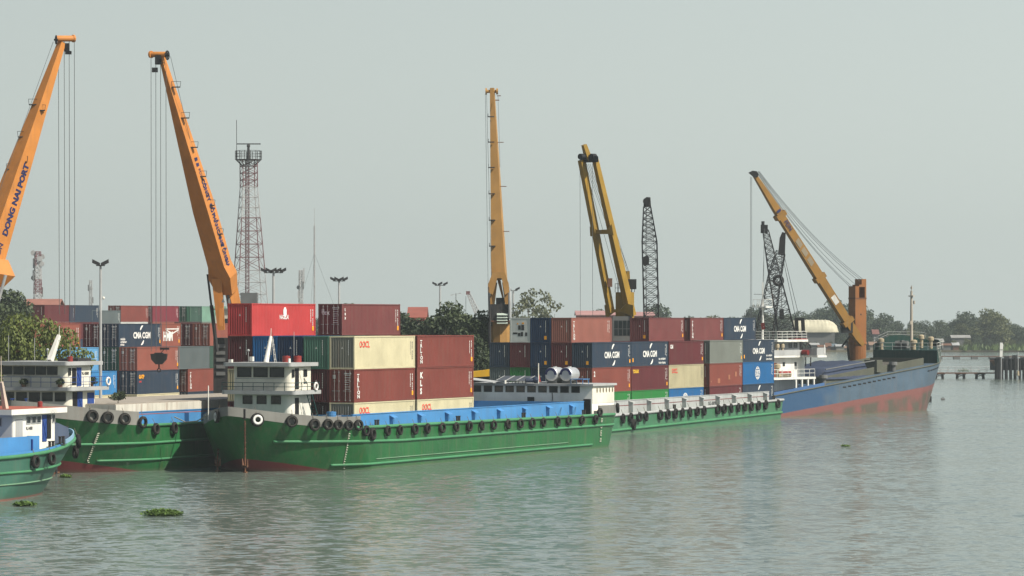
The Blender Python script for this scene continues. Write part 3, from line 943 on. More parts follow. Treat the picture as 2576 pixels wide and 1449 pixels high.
# --- yard stacks on the quay
G3 = 'containers of the yard'
yb = P(345, 800, 420)
F3 = Frame(yb.x, yb.y, 19.5)
def c3(x, row, tier, col, label, **k):
    PLACED.append(('c3', x, row, tier))
    return container(F3, x, 2.5*(row-1), LANDZ+2.9*tier, col, label, group=G3, **k)
c3(0,1,0,'beige','beige yard container with red letters, lowest, below the navy one with orange letters', style='oocl')
c3(0,2,0,'charcoal','charcoal yard container end on the ground beside the beige one', end='doors')
c3(0,1,1,'navy','navy yard container with orange letters', style='gate', end='doors', sticky=('side',))
c3(0,1,2,'orange_red','faded red yard container below the navy one with swoosh', end='doors', sticky=('side',))
c3(0,2,2,'dark_green','dark green yard container doors beside the faded red one', end='doors')
c3(0,2,3,'navy','navy yard container with white letters, swoosh and three small words', style='cmaleft', end='doors', sticky=('side',))
c3(0,3,3,'maroon','maroon yard container doors next to the navy doors, fourth tier', end='doors')
c3(-12.65,2,1,'sky_blue','bright blue yard container with a pale square patch, behind the flood light mast')
c3(-12.65,2,0,'beige','beige yard container on the ground below the bright blue one')
c3(-12.65,3,2,'light_blue','light blue yard container above the bright blue one')
c3(-12.65,4,3,'orange_red','faded red yard container emerging from the yellow green tree', sticky=('side',))
XB = F3.x_at_u(403.5, 2.5)
c3(XB,2,3,'orange_red','short red yard container with big white letters', style='hmm', L=6.06, sticky=('side',))
XC = F3.x_at_u(448.5, 0)
c3(XC,1,2,'slate','plain slate grey yard container beside the faded red one')
XD = F3.x_at_u(473, 0)
c3(XD,1,1,'brick','rusty red yard container with stacked letters near the orange crane foot', style='triton', end='doors')
c3(XD,1,0,'navy','navy yard container on the ground below the rusty red one', end='doors')
XE = F3.x_at_u(528, 0)
c3(XE,1,3,'orange_red','faded red yard container right beside the orange crane jib foot', end='doors')
c3(XE,2,3,'maroon','maroon yard container doors next to the short red one', end='doors')
c3(XE,1,2,'dark_green','dark green yard container below the faded red one at the jib foot', end='doors')
yb = P(304, 800, 600)
F4 = Frame(yb.x, yb.y, 17)
G4 = 'containers of the rear yard row'
def c4(u, tier, col, label, own_end=None, dy=0, **k):
    PLACED.append(('c4', F4.x_at_u(u, dy), dy, tier))
    return container(F4, F4.x_at_u(u, dy), dy, LANDZ+2.9*tier, col, label, group=G4, **k)
c4(304,4,'brown','brown container on the rear yard row', end='doors')
c4(384,4,'crimson','crimson container on the rear yard row', end='doors')
c4(508,4,'pale_green','pale green container on the rear yard row', end='blank')
c4(470,4,'dark_green','dark green container doors beside the pale green rear container', dy=2.5, end='doors', L=6.06)
c4(436,4,'slate','grey container doors at the rear, next to the dark green doors', dy=5.0, end='doors', L=6.06)
c4(175,4,'navy','navy container on the rear yard row above the yellow green tree', end='doors')
c4(112,4,'maroon','maroon container on the rear yard row, over the tree', end='blank')
c4(232,3.7,'slate','dark slate container a little lower on the rear yard row')
for i, (u, c_, l_) in enumerate(((304,'white','white'),(384,'orange_red','orange red'),(508,'grey','grey'),(175,'maroon','maroon'),(112,'brown','brown'),(440,'dark_brown','dark brown'))):
    c4(u, 3, c_, l_+' container one tier down on the rear yard row, mostly hidden', marks=False, ends=False)

# containers that carry the upper tiers but stand hidden inside the stacks
RF = random.Random(8)
def filler(kind, a, b, tier):
    col = RF.choice(('brown', 'maroon', 'grey', 'navy', 'brick'))
    lab = 'plain container hidden inside its stack below the visible upper tiers'
    k = dict(marks=False, ends=False)
    if kind == 'c1': return container(F1, (4.9, 17.55)[a-1], 1.25+2.54*(b-1), 2.9+2.9*(tier-1), col, lab, group='hidden inner containers', **k)
    if kind == 'c2': return container(F2, B2X[a], 1.3+2.53*(b-1), 1.96+H2*(tier-1), col, lab, h=H2, group='hidden inner containers', **k)
    if kind == 'c3': return container(F3, a, 2.5*(b-1), LANDZ+2.9*tier, col, lab, group='hidden inner containers', **k)
    return container(F4, a, b, LANDZ+2.9*tier, col, lab, group='hidden inner containers', **k)
def clash(kind, a, b, tier):
    for q in PLACED:
        if q[0] != kind or abs(q[3]-tier) > 0.5: continue
        if kind in ('c1', 'c2'):
            if q[1] == a and q[2] == b: return True
        elif abs(q[1]-a) < 12.3 and abs(q[2]-b) < (0.5 if kind == 'c3' else 2.3): return True
    return False
for (kind, a, b, tier) in sorted(PLACED, key=lambda q: -q[3]):
    t_ = math.floor(tier)-1
    while t_ >= (1 if kind in ('c1', 'c2') else 0):
        if not clash(kind, a, b, t_):
            filler(kind, a, b, t_); PLACED.append((kind, a, b, t_))
        t_ -= 1
# ------------------------------------------------------------------ vessels
class Hull:
    """half outlines by level: f = 0 keel .. 1 deck edge.  xb counts aft from the bow; flip puts the bow at the +x end"""
    def __init__(s, B, bow0, bow1, stern0, stern1, deck, flip=False, p=(1.5, 1.5), ps=2.6, zk=-1.0, y0=0.0):
        s.B, s.bow0, s.bow1, s.stern0, s.stern1, s.deck, s.flip, s.p, s.ps, s.zk = B, bow0, bow1, stern0, stern1, deck, flip, p, ps, zk
    def half(s, f, nb=18, ns=14, ne=8):
        L = lambda a, b: a + (b-a)*f
        stem, bc = L(s.bow0[0], s.bow1[0]), L(s.bow0[1], s.bow1[1])
        sc, st = L(s.stern0[0], s.stern1[0]), L(s.stern0[1], s.stern1[1])
        p = L(s.p[0], s.p[1]); h = s.B/2
        out = []
        for i in range(nb+1):
            a = math.pi/2*(1-i/nb)
            out.append((bc-(bc-stem)*max(0, math.sin(a))**(2/p), h-h*max(0, math.cos(a))**(2/p)))
        for i in range(1, ns): out.append((bc+(sc-bc)*i/ns, 0.0))
        for i in range(ne+1):
            a = math.pi/2*i/ne
            out.append((sc+(st-sc)*max(0, math.sin(a))**(2/s.ps), h-h*max(0, math.cos(a))**(2/s.ps)))
        return [(-x if s.flip else x, y) for x, y in out]
    def z(s, f, x): return s.zk + f*(s.deck(x)-s.zk)
    def mesh(s, hold=None, levels=(0, .2, .35, .5, .65, .8, .92, 1.0)):
        m = MB(); rows = []
        for f in levels: rows.append([(x, y, s.z(f, x)) for x, y in s.half(f)])
        n = len(rows[0])
        for side in (0, 1):
            b = len(m.v)
            for r in rows: m.v += [(x, y if side == 0 else s.B-y, z) for x, y, z in r]
            for k in range(len(rows)-1):
                for i in range(n-1):
                    m.f.append((b+k*n+i, b+k*n+i+1, b+(k+1)*n+i+1, b+(k+1)*n+i))
        top = rows[-1]; h0 = hold
        for i in range(n-1):
            a, c = top[i], top[i+1]
            mid = (a[0]+c[0])/2
            if h0 and h0[0] < mid < h0[1]:
                w = h0[2]
                m.add([a, c, (c[0], w, c[2]), (a[0], w, a[2])], [(0,1,2,3)])
                m.add([(a[0],s.B-a[1],a[2]),(c[0],s.B-c[1],c[2]),(c[0],s.B-w,c[2]),(a[0],s.B-w,a[2])], [(0,1,2,3)])
            else:
                m.add([a, c, (c[0], s.B-c[1], c[2]), (a[0], s.B-a[1], a[2])], [(0,1,2,3)])
        bot = rows[0]
        for i in range(n-1):
            a, c = bot[i], bot[i+1]
            m.add([a, c, (c[0], s.B-c[1], c[2]), (a[0], s.B-a[1], a[2])], [(3,2,1,0)])
        me = m.mesh('hull', None)
        bm = bmesh.new(); bm.from_mesh(me); bmesh.ops.remove_doubles(bm, verts=bm.verts, dist=0.002)
        bmesh.ops.recalc_face_normals(bm, faces=bm.faces); bm.to_mesh(me); bm.free()
        for p in me.polygons: p.use_smooth = True
        me.set_sharp_from_angle(angle=R(35))
        return me
    def line(s, zf, x0, x1, out=0.05, side=0, fine=3):
        """points on the plating at height zf(x), x between x0 and x1"""
        pts = []
        for f0 in (0,):
            base = s.half(1.0, 18*fine, 14*fine, 8*fine)
            for i in range(len(base)):
                x, y = base[i]
                for _ in range(3):
                    f = max(0, min(1.0, (zf(x)-s.zk)/(s.deck(x)-s.zk)))
                    hx = s.half(f, 18*fine, 14*fine, 8*fine)[i] if (f < 0.999) else base[i]
                    x, y = hx
                if x0 <= x <= x1:
                    j = min(len(base)-2, max(1, i)); a = base[j-1]; c = base[j+1]
                    t = Vector((c[0]-a[0], c[1]-a[1])).normalized()
                    nrm = Vector((t.y, -t.x)) if not s.flip else Vector((-t.y, t.x))
                    if nrm.y > 0.3: nrm = -nrm
                    y2 = y + nrm.y*out; x2 = x + nrm.x*out
                    pts.append((x2, y2 if side == 0 else s.B-y2, zf(x)))
        return pts
    def bulwark(s, x0, x1, hfun, th=0.10, sides=(0, 1), z0=None):
        m = MB(); base = s.half(1.0, 36, 28, 16)
        for side in sides:
            pts = [(x, y) for x, y in base if x0 <= x <= x1]
            vs = []
            for i, (x, y) in enumerate(pts):
                a = pts[max(0, i-1)]; c = pts[min(len(pts)-1, i+1)]
                t = Vector((c[0]-a[0], c[1]-a[1])); t = t.normalized() if t.length > 0 else Vector((1, 0))
                nn = Vector((t.y, -t.x))
                if nn.y > 0: nn = -nn
                if abs(nn.y) < 0.05: nn = Vector((-1 if (x < 0) != s.flip else 1, 0)) if abs(y-s.B/2) < 0.3 else nn
                xi, yi = x-nn.x*th, min(s.B/2, y-nn.y*th)
                dz = s.deck(x) if z0 is None else z0(x); hz = dz+hfun(x)
                q = [(x, y, dz-0.02), (x, y, hz), (xi, yi, hz), (xi, yi, dz-0.02)]
                if side: q = [(a_, s.B-b_, c_) for a_, b_, c_ in q]
                vs.append(q)
            n = len(vs); flat = [p for q in vs for p in q]; fs = []
            for i in range(n-1):
                for k in range(4): fs.append((4*i+k, 4*i+(k+1) % 4, 4*i+4+(k+1) % 4, 4*i+4+k))
            fs += [(3,2,1,0), (4*n-4, 4*n-3, 4*n-2, 4*n-1)]
            m.add(flat, fs)
        return m

def rail(root, hull, zf, x0, x1, r, mat, name='rub_rail', out=0.03, side=0):
    pts = hull.line(zf, x0, x1, out, side)
    if len(pts) > 1: MB().path(pts, r, 8).build(name, mat, root, True)

def rounded(x0, x1, y0, y1, r, corners=(1,0,0,1), n=6):
    """plan polygon; corners: (x0y0, x1y0, x1y1, x0y1) rounded or square"""
    out = []
    for (cx, cy, a0), on in zip(((x0,y0,180),(x1,y0,270),(x1,y1,0),(x0,y1,90)), corners):
        if not on: out.append((cx, cy)); continue
        ccx = cx + (r if cx == x0 else -r); ccy = cy + (r if cy == y0 else -r)
        for i in range(n+1):
            a = R(a0+90*i/n); out.append((ccx+math.cos(a)*r, ccy+math.sin(a)*r))
    return out
def cabin(root, name, x0, x1, y0, y1, z0, z1, mat, r=0.5, front=(), side=(), doors=(), fmat=None, corners=(1,0,0,1), trim=True, shear=0.0):
    m = MB(); pl = rounded(x0, x1, y0, y1, r, corners)
    m.prism(pl, 2, z0, z1)
    o = m.build(name, mat, root)
    fmat = fmat or DARK
    for (yc, zc, w, h) in front:
        f = MB()
        for (a, b, c, d) in ((yc-w/2-.07, yc-w/2, zc-h/2-.07, zc+h/2+.07), (yc+w/2, yc+w/2+.07, zc-h/2-.07, zc+h/2+.07), (yc-w/2, yc+w/2, zc-h/2-.07, zc-h/2), (yc-w/2, yc+w/2, zc+h/2, zc+h/2+.07)):
            f.box(x0-0.05, x0+0.02, a, b, c, d)
        f.build('window_frame', fmat, o)
        MB().box(x0-0.012, x0+0.02, yc-w/2, yc+w/2, zc-h/2, zc+h/2).build('window', GLASS, o)
    for (xc, zc, w, h) in side:
        f = MB()
        for (a, b, c, d) in ((xc-w/2-.06, xc-w/2, zc-h/2-.06, zc+h/2+.06), (xc+w/2, xc+w/2+.06, zc-h/2-.06, zc+h/2+.06), (xc-w/2, xc+w/2, zc-h/2-.06, zc-h/2), (xc-w/2, xc+w/2, zc+h/2, zc+h/2+.06)):
            f.box(a, b, y0-0.05, y0+0.02, c, d)
        f.build('window_frame', fmat, o)
        MB().box(xc-w/2, xc+w/2, y0-0.012, y0+0.02, zc-h/2, zc+h/2).build('window', GLASS, o)
    for (xa, xb, za, zb, dm, nm) in doors:
        d = MB(); d.box(xa, xb, y0-0.04, y0+0.02, za, zb)
        if nm == 'door':
            d.bar((xa+.08, y0-0.06, za+.15), (xb-.08, y0-0.06, zb-.45), 0.05, 0.03); d.bar((xa+.08, y0-0.06, zb-.45), (xb-.08, y0-0.06, za+.15), 0.05, 0.03)
            for k in range(8):
                a = 2*math.pi*k/8
            d.add([((xa+xb)/2+math.cos(2*math.pi*k/10)*.13, y0-0.055, zb-.28+math.sin(2*math.pi*k/10)*.15) for k in range(10)], [tuple(range(10))])
        d.build(nm, dm, o)
    return o
def railing(root, pts, h, mat, posts=1.05, r=0.028, mid=(0.5,), name='railing'):
    m = MB()
    for a, b in zip(pts, pts[1:]):
        a = Vector(a); b = Vector(b); L = (b-a).length; n = max(1, round(L/posts))
        for i in range(n+1):
            p = a.lerp(b, i/n); m.tube(p, p+Vector((0,0,h)), r, n=5)
        for f in tuple(mid)+(1.0,):
            m.tube(a+Vector((0,0,h*f)), b+Vector((0,0,h*f)), r, n=5)
    return m.build(name, mat, root)

DARK2 = paint('window_frame_grey', (0.05,0.052,0.05), .6, .3)
# tyres
def tyre_meshes():
    m = MB()
    prof = [(0.30,-0.10),(0.36,-0.15),(0.47,-0.155),(0.53,-0.11),(0.545,0),(0.53,0.11),(0.47,0.155),(0.36,0.15),(0.30,0.10),(0.33,0.0)]
    n = 22
    for i in range(n):
        a = 2*math.pi*i/n
        for r_, w in prof: m.v.append((math.cos(a)*r_, w, math.sin(a)*r_))
    k = len(prof)
    for i in range(n):
        for j in range(k): m.f.append((i*k+j, ((i+1) % n)*k+j, ((i+1) % n)*k+(j+1) % k, i*k+(j+1) % k))
    t = m.mesh('tread', RUBBER, True)
    rp = MB(); rp.tube((0.02, 0.05, 0.50), (0.0, 0.22, 1.0), 0.025, n=5); rp.tube((-0.05, -0.17, 0.35), (-0.03, 0.0, 0.56), 0.022, n=5)
    rope = rp.mesh('rope', paint('old_rope', (0.16, 0.14, 0.11), 0.9, 0.3))
    b = MB(); b.torus((0,-0.152,0), (0,1,0), 0.385, 0.035, 22, 6, 0.5)
    return t, rope, b.mesh('worn_bead', TYREDUST, True)
TY_TREAD, TY_ROPE, TY_BEAD = tyre_meshes()
rty = random.Random(9)
def tyre(F, hull, u, dz, label, group, scale=0.88, far=False, out=0.22, zoff=None, bead=True):
    best = None
    for x, y in hull.half(1.0, 90, 700, 60):
        if far: y = hull.B-y
        w = F.at(x, y); uu = U0+w.x/w.y*FPX
        if best is None or abs(uu-u) < best[0]: best = (abs(uu-u), x, y)
    _, x, y = best
    base = hull.half(1.0, 90, 700, 60); i = min(range(len(base)), key=lambda k: (base[k][0]-x)**2+((hull.B-base[k][1] if far else base[k][1])-y)**2)
    a = base[max(0, i-1)]; c = base[min(len(base)-1, i+1)]
    t = Vector((c[0]-a[0], (c[1]-a[1])*(-1 if far else 1))).normalized()
    if t.x < 0: t = -t
    nn = Vector((t.y, -t.x))                      # outward of the near side
    if far: nn = -nn
    z = hull.deck(x)+dz
    loc = F.at(x+nn.x*out, y+nn.y*out, z)
    ang = math.atan2(t.y, t.x)
    if far: ang += math.pi
    o = thing('tyre_fender', label, 'tyre', loc, F.rot+ang+rty.uniform(-.16, .16), group)
    o.rotation_euler.x = rty.uniform(-.10, .06); o.rotation_euler.y = rty.uniform(-3, 3) if False else rty.uniform(-.2, .2)
    s_ = scale*rty.uniform(0.94, 1.05); o.scale = (s_, s_, s_)
    put('tread', TY_TREAD, o); put('rope', TY_ROPE, o)
    if bead: put('bead', TY_BEAD, o)
    return o
def nat(x): return x*0.63889
def c2u(x): return nat(800+x/1.811)
def c3u(x): return nat(1600+x/1.811)
def c4u(x): return nat(2300+x/2.229)

def brackets(root, F, us, y, z0, z1, mat, out=0.36, plate=1.15, w=0.10):
    for u in us:
        x = F.x_at_u(u, y-out)
        m = MB()
        m.prism([(y-0.003, z0), (y-out, z0+0.02), (y-out, z1-0.19), (y-0.003, z1-.03)], 0, x+.01, x+w)
        m.prism([(y-0.004, z1-0.02), (y-out-0.06, z1-0.20), (y-out-0.06, z1-0.15), (y-0.004, z1+0.05)], 0, x-.04, x+plate*.8)
        m.build('bracket', mat, root)
def coaming(root, x0, x1, y0, y1, z0, z1, mat, th=0.12, name='hatch_coaming', step=None):
    m = MB()
    m.box(x0, x1, y0, y0+th, z0, z1); m.box(x0, x1, y1-th, y1, z0, z1)
    m.box(x0+0.002, x0+th, y0+th, y1-th, z0, z1-0.003); m.box(x1-th, x1-0.002, y0+th, y1-th, z0, z1-0.003)
    m.box(x0-0.003, x1+0.003, y0-0.05, y0+th+0.05, z1-0.002, z1+0.07)
    m.box(x0-0.003, x1+0.003, y1-th-0.05, y1+0.05, z1-0.002, z1+0.07)
    return m.build(name, mat, root)
def draft_marks(root, pts, mat, w=0.34, name='draft_marks'):
    m = MB()
    for (p, t) in pts:
        p = Vector(p); t = Vector(t)
        q = p+t*w
        m.bar(p, q, 0.03, 0.10)
    return m.build(name, mat, root)

def bollard(root, x, y, z, mat=DARK, h=0.5):
    m = MB()
    for dx in (-0.25, 0.25):
        m.tube((x+dx, y, z), (x+dx, y, z+h), 0.11, n=8); m.tube((x+dx, y, z+h), (x+dx, y, z+h+0.06), 0.15, n=8)
    m.box(x-0.45, x+0.45, y-0.18, y+0.18, z-0.01, z+0.05)
    return m.build('bollard', mat, root)

def life_ring(F, x, y, z, label):
    o = thing('life_ring', label, 'life ring', F.at(x, y, z), F.rot, None)
    m = MB(); m.torus((0,0,0), (0,1,0), 0.30, 0.085, 20, 8); m.build('ring', LETW, o, True)
    b = MB()
    for k in range(4):
        a = R(45+90*k); c = Vector((math.cos(a)*.30, 0, math.sin(a)*.30))
        b.torus(c, (-math.sin(a), 0, math.cos(a)), 0.088, 0.012, 10, 4)
    b.build('band', RED, o)
    return o

# ===== the loaded barge
GREENHULL = hull_paint('barge_green', (0.014, 0.105, 0.030), (0.12, 0.022, 0.024), 0.19, 0.40, rough=0.45, dirt=0.5, rust=0.16, var=0.2, bump=0.3, spec=0.25)
def deck1(x): return 3.74-0.006*max(0, x) + 0.027*max(0, 2-x)**1.75
H1 = Hull(15.0, (-2.2, 6.5), (-6.6, 3.6), (57.5, 61.6), (59.5, 64.2), deck1, p=(1.28, 1.33), ps=4.5)
b1 = thing('cargo_barge', 'green cargo barge with long blue hatch coaming, loaded with brown and beige containers', 'barge', F1.at(0,0,0), F1.rot, 'green cargo barges')
put('hull', H1.mesh((4.4, 56.2, 1.2)), b1).data.materials.append(GREENHULL)
rail(b1, H1, lambda x: deck1(x)-0.02, 2.5, 62, 0.15, GREENRAIL)
rail(b1, H1, lambda x: 2.32+0.02*max(0, 12-x), -3.5, 62, 0.13, GREENRAIL)
rail(b1, H1, lambda x: 0.46, 1.5, 56.5, 0.12, GREENRAIL)
rail(b1, H1, lambda x: 0.86, 6.0, 50, 0.045, PALEGREEN, name='weld_seam')
H1.bulwark(-9, 4.3, lambda x: 0.78+0.02*(x+6)).build('bow_bulwark', GREY, b1)
H1.bulwark(57.0, 66, lambda x: 0.95).build('stern_bulwark', GREY, b1)
coaming(b1, 4.3, 56.3, 1.15, 13.85, 2.7, 4.74, BLUE)
MB().box(4.5, 56.1, 1.3, 13.7, 2.6, 2.85).build('hold_floor', MIDGREY, b1)
brackets(b1, F1, [989]+[c3u(x) for x in (105,300,490,670,850,1020,1185)], 1.15, 3.55, 4.50, BLUE)
# wheelhouse over the bow
lc = cabin(b1, 'lower_cabin', -0.6, 3.1, 4.6, 10.4, 3.7, 6.60, WHITE, 0.55,
      front=((8.84,6.12,.80,.60),(7.46,6.12,.80,.60),(6.05,6.12,.80,.60)), doors=((0.12,0.78,4.35,6.30,BLACK,'doorway'),(0.84,1.55,4.35,6.30,WHITE,'door')))
uc = cabin(b1, 'wheelhouse', -0.6, 3.1, 4.6, 10.4, 6.93, 9.02, CREAM, 0.55,
      front=((9.16,8.50,1.25,.72),(7.56,8.50,1.25,.72),(5.96,8.50,1.25,.72)), side=((-0.18,8.42,.22,.55),(2.02,8.42,.55,.50)), doors=((0.12,0.78,7.05,8.85,BLACK,'doorway'),(0.84,1.55,7.05,8.85,CREAM,'door')))
put('registration_number', text_mesh('VL-\n0018', 0.34, LETK, 0.03, 1, 0.9, 0.8), uc, (1.72, 4.575, 7.75), SIDE_ROT)
MB().box(-0.64, -0.60, 5.3, 10.0, 7.93, 7.98).build('trim', PALE, uc)
MB().prism(rounded(-1.2, 3.6, 3.85, 11.2, 0.4, (1,0,0,1)), 2, 6.602, 6.928).build('bridge_deck', PALE, b1)
MB().prism(rounded(-1.3, 3.75, 4.2, 10.95, 0.3, (1,0,0,1)), 2, 9.022, 9.34).build('roof', PALE, b1)
railing(b1, [(3.5,3.95,6.93),(-1.1,3.95,6.93),(-1.1,11.1,6.93)], 0.68, RAILDARK, 1.05)
m = MB(); m.bar((2.9,4.05,3.8),(1.3,4.05,6.6),0.06,0.08); m.bar((2.9,3.55,3.8),(1.3,3.55,6.6),0.06,0.08)
for k in range(10):
    f = (k+0.5)/10; m.bar((2.9-1.6*f,3.55,3.8+2.8*f),(2.9-1.6*f,4.05,3.8+2.8*f),0.05,0.04)
m.build('stairs', RAILDARK, b1)
m = MB()
m.tube((1.0,7.9,9.3),(1.9,7.9,11.6),0.24,0.13,10); m.tube((1.9,7.9,11.6),(1.95,7.9,12.3),0.03,n=6)
for k in range(4): m.bar((1.15+.22*k,7.6,9.9+.42*k),(1.15+.22*k,8.2,9.9+.42*k),0.05,0.04)
m.tube((2.6,7.9,9.3),(2.1,7.9,11.4),0.03,n=5); m.tube((2.9,7.9,9.3),(2.25,7.9,11.5),0.03,n=5)
for k in range(5): m.bar((2.55-.1*k,7.9,9.6+.42*k),(2.85-.1*k,7.9,9.6+.42*k),0.03)
mast = m.build('mast', WHITE, b1, False)
m = MB(); m.tube((0.2,9.2,9.3),(0.2,9.2,10.3),0.02,n=5); m.ball((0.2,9.2,10.38),.12,.12,.12,8,5); m.tube((3.0,6.2,9.3),(3.0,6.2,12.0),0.025,n=5); m.build('antenna', PALE, b1)
m = MB(); m.box(-0.3,0.0,10.6,10.9,9.34,9.6); m.box(-0.2,0.1,5.0,5.1,9.34,9.7); m.box(-0.25,0.05,8.55,8.85,9.45,9.85); m.build('search_light', WHITE, b1)
fl = thing('flag', 'small red flag hanging at the leaning white mast of the loaded barge', 'flag', F1.at(1.96,7.9,12.25), F1.rot)
m = MB(); m.add([(0.02,0,0),(0.02,0,-.75),(.28,.05,-.95),(.30,-.06,-.5),(.18,.04,-.15)], [(0,1,2,3,4)]); m.add([(0.02,.02,0),(0.02,.02,-.75),(.28,.07,-.95),(.30,-.04,-.5),(.18,.06,-.15)], [(4,3,2,1,0)])
m.build('cloth', RED, fl)
def drum(F, x, y, z, mat, label, r=0.34, h=0.52, group=None):
    o = thing('drum', label, 'drum', F.at(x, y, z), F.rot, group)
    m = MB(); m.tube((0,0,0),(0,0,h),r,n=16)
    for zz in (0.0, h*.36, h*.70, h-.05): m.tube((0,0,zz),(0,0,zz+.05),r+.018,n=16)
    m.build('shell', mat, o)
    m = MB(); m.tube((0,0,h),(0,0,h+.035),r*.95,n=16); m.tube((r*.5,0,h+.03),(r*.5,0,h+.07),.06,n=8); m.build('lid', mat, o)
    return o
drum(F1, 2.6, 6.75, 9.34, RED, 'red drum on the wheelhouse roof beside the thin white antenna')
drum(F1, 3.0, 5.85, 9.34, RED, 'red drum with a dark gap, on the roof edge above the cream door')
drum(F1, 3.7, 2.9, 4.05, BLUE, 'blue drum on the deck in front of the lowest grey container end', 0.42, 0.95)
life_ring(F1, 2.55, 3.80, 7.25, 'white life ring on the railing beside the cream wheelhouse')
m = MB(); m.tube((-4.6,10.5,deck1(-4.6)),(-4.6,10.5,7.4),0.05,n=6); m.build('jackstaff', WHITE, b1)
railing(b1, [(3.2,2.2,3.75),(4.2,2.2,3.75),(4.2,4.0,3.75)], 0.9, PALE, 0.9)
# eyes, anchors, chains
def point_on(F, H, u, f=1.0, far=False):
    best = None
    for i, (x, y) in enumerate(H.half(f, 120, 400, 60)):
        if far: y = H.B-y
        w = F.at(x, y); e = abs(U0+w.x/w.y*FPX-u)
        if best is None or e < best[0]: best = (e, x, y)
    return best[1], best[2]
for u, far in ((c2u(390), False), (c2u(108), True)):
    o = tyre(F1, H1, u, -0.05 if not far else 0.05, 'white rimmed tyre set in the bow like an eye, '+('on the sunny flank' if not far else 'on the shaded flank'), 'painted eye tyres', 1.05, far, 0.12)
    for ch in list(o.children):
        if ch.name.startswith('bead'): bpy.data.objects.remove(ch)
    m = MB()
    m.torus((0,-0.15,0), (0,1,0), 0.30, 0.10, 24, 6, 0.35); m.build('white_rim', LETW, o, True)
for u, far in ((c2u(293), False), (c2u(150), True)):
    x, y = point_on(F1, H1, u, 0.55, far)
    sgn = -1 if not far else 1
    an = thing('anchor', 'rust brown anchor hanging at the '+('sunny' if not far else 'shaded')+' flank of the blunt green bow', 'anchor', F1.at(x-0.55, y+sgn*0.35, 0.75), F1.rot)
    xt, yt = point_on(F1, H1, u, 0.95, far)
    m = MB(); m.tube((0,0,0.5),(xt-x+0.42,(yt-y)-sgn*.22,3.7),0.06,n=6)
    for k in range(12): 
        f = k/12; m.torus(Vector((0,0,0.5)).lerp(Vector((xt-x+0.42,(yt-y)-sgn*.22,3.7)), f), (1,(k%2),0.2), .085, .03, 8, 4)
    m.build('chain', RUSTY, an)
    m = MB(); m.tube((0,0,-.75),(0,0,.55),0.08,n=8); m.bar((-.3,-.35,-.2),(.3,.35,-.2),.16); m.bar((-.35,-.4,-.2),(-.45,-.5,.45),.14,.24,w1=.05,h1=.05); m.bar((.35,.4,-.2),(.45,.5,.45),.14,.24,w1=.05,h1=.05); m.box(-.16,.16,-.16,.16,-.85,-.65)
    m.build('shank', RUSTY, an)
    MB().box(xt-0.2, xt+0.15, yt-0.18 if not far else yt-0.1, yt+0.18 if not far else yt+0.1, deck1(xt)-0.1, deck1(xt)+0.75).build('hawse_pipe', DARK, b1)
DRAFTM = paint('draft_mark_paint', (.42,.42,.34), .6, .4)
# draft marks on the plating: pole line and white bars
def hull_draft(root, H, F, u0, u1, z0, z1, far=False):
    m = MB(); prev = None
    n = 15
    for k in range(n+1):
        z = z0+(z1-z0)*k/n; u = u0+(u1-u0)*k/n
        best = None
        for x, y in H.half(max(0, (z-H.zk)/(H.deck(0)-H.zk)), 120, 700, 60):
            w = F.at(x, y); e = abs(U0+w.x/w.y*FPX-u)
            if best is None or e < best[0]: best = (e, x, y)
        p = Vector((best[1]-0.02, best[2]-0.07, z))
        if prev is not None: m.bar(prev, p, 0.03, 0.03)
        m.bar(p, p+Vector((0.30, -0.03, 0)), 0.04, 0.06); prev = p
    m.build('draft_marks', DRAFTM, root)
hull_draft(b1, H1, F1, 862, 876, 0.15, 3.2)
hull_draft(b1, H1, F1, c3u(1376), c3u(1386), 0.7, 3.0)
# stern house
sh = cabin(b1, 'stern_house', 57.2, 63.0, 0.6, 14.4, 3.3, 6.30, paint('shade_lifted_white', (0.90, 0.88, 0.81), 0.5, 0.2, 0.06), 0.3, corners=(0,0,0,0),  # white brightened in the colour itself to lift the shaded front wall
      front=[(13.4-1.22*k, 5.95, .78, .52) for k in range(10)], fmat=DARK2)
MB().box(57.15, 57.20, 7.0, 7.75, 3.4, 5.15).build('doorway', BLACK, sh)
MB().box(57.15, 57.20, 0.75, 1.55, 3.4, 5.0).build('doorway', BLACK, sh)
m = MB(); m.box(57.25, 62.98, 0.57, 0.598, 4.55, 6.28); m.build('side_panel', CREAM, sh)
for k in range(6):
    cx = 58.4+0.82*k; m = MB()
    m.add([(cx+math.cos(2*math.pi*i/14)*.17, 0.566, 5.85+math.sin(2*math.pi*i/14)*.27) for i in range(14)], [tuple(range(14))])
    m.build('porthole', paint('porthole_wood', (0.10, 0.075, 0.035), 0.5, 0.2), sh)
MB().prism(rounded(56.8, 63.2, 0.35, 14.7, .2, (0,0,0,0)), 2, 6.302, 6.52).build('roof', PALE, b1)
MB().path([(57.17,5.0,5.6),(57.13,4.95,5.0),(57.15,5.05,4.4),(57.16,5.4,4.0)], 0.04).build('cable', BLACK, sh)
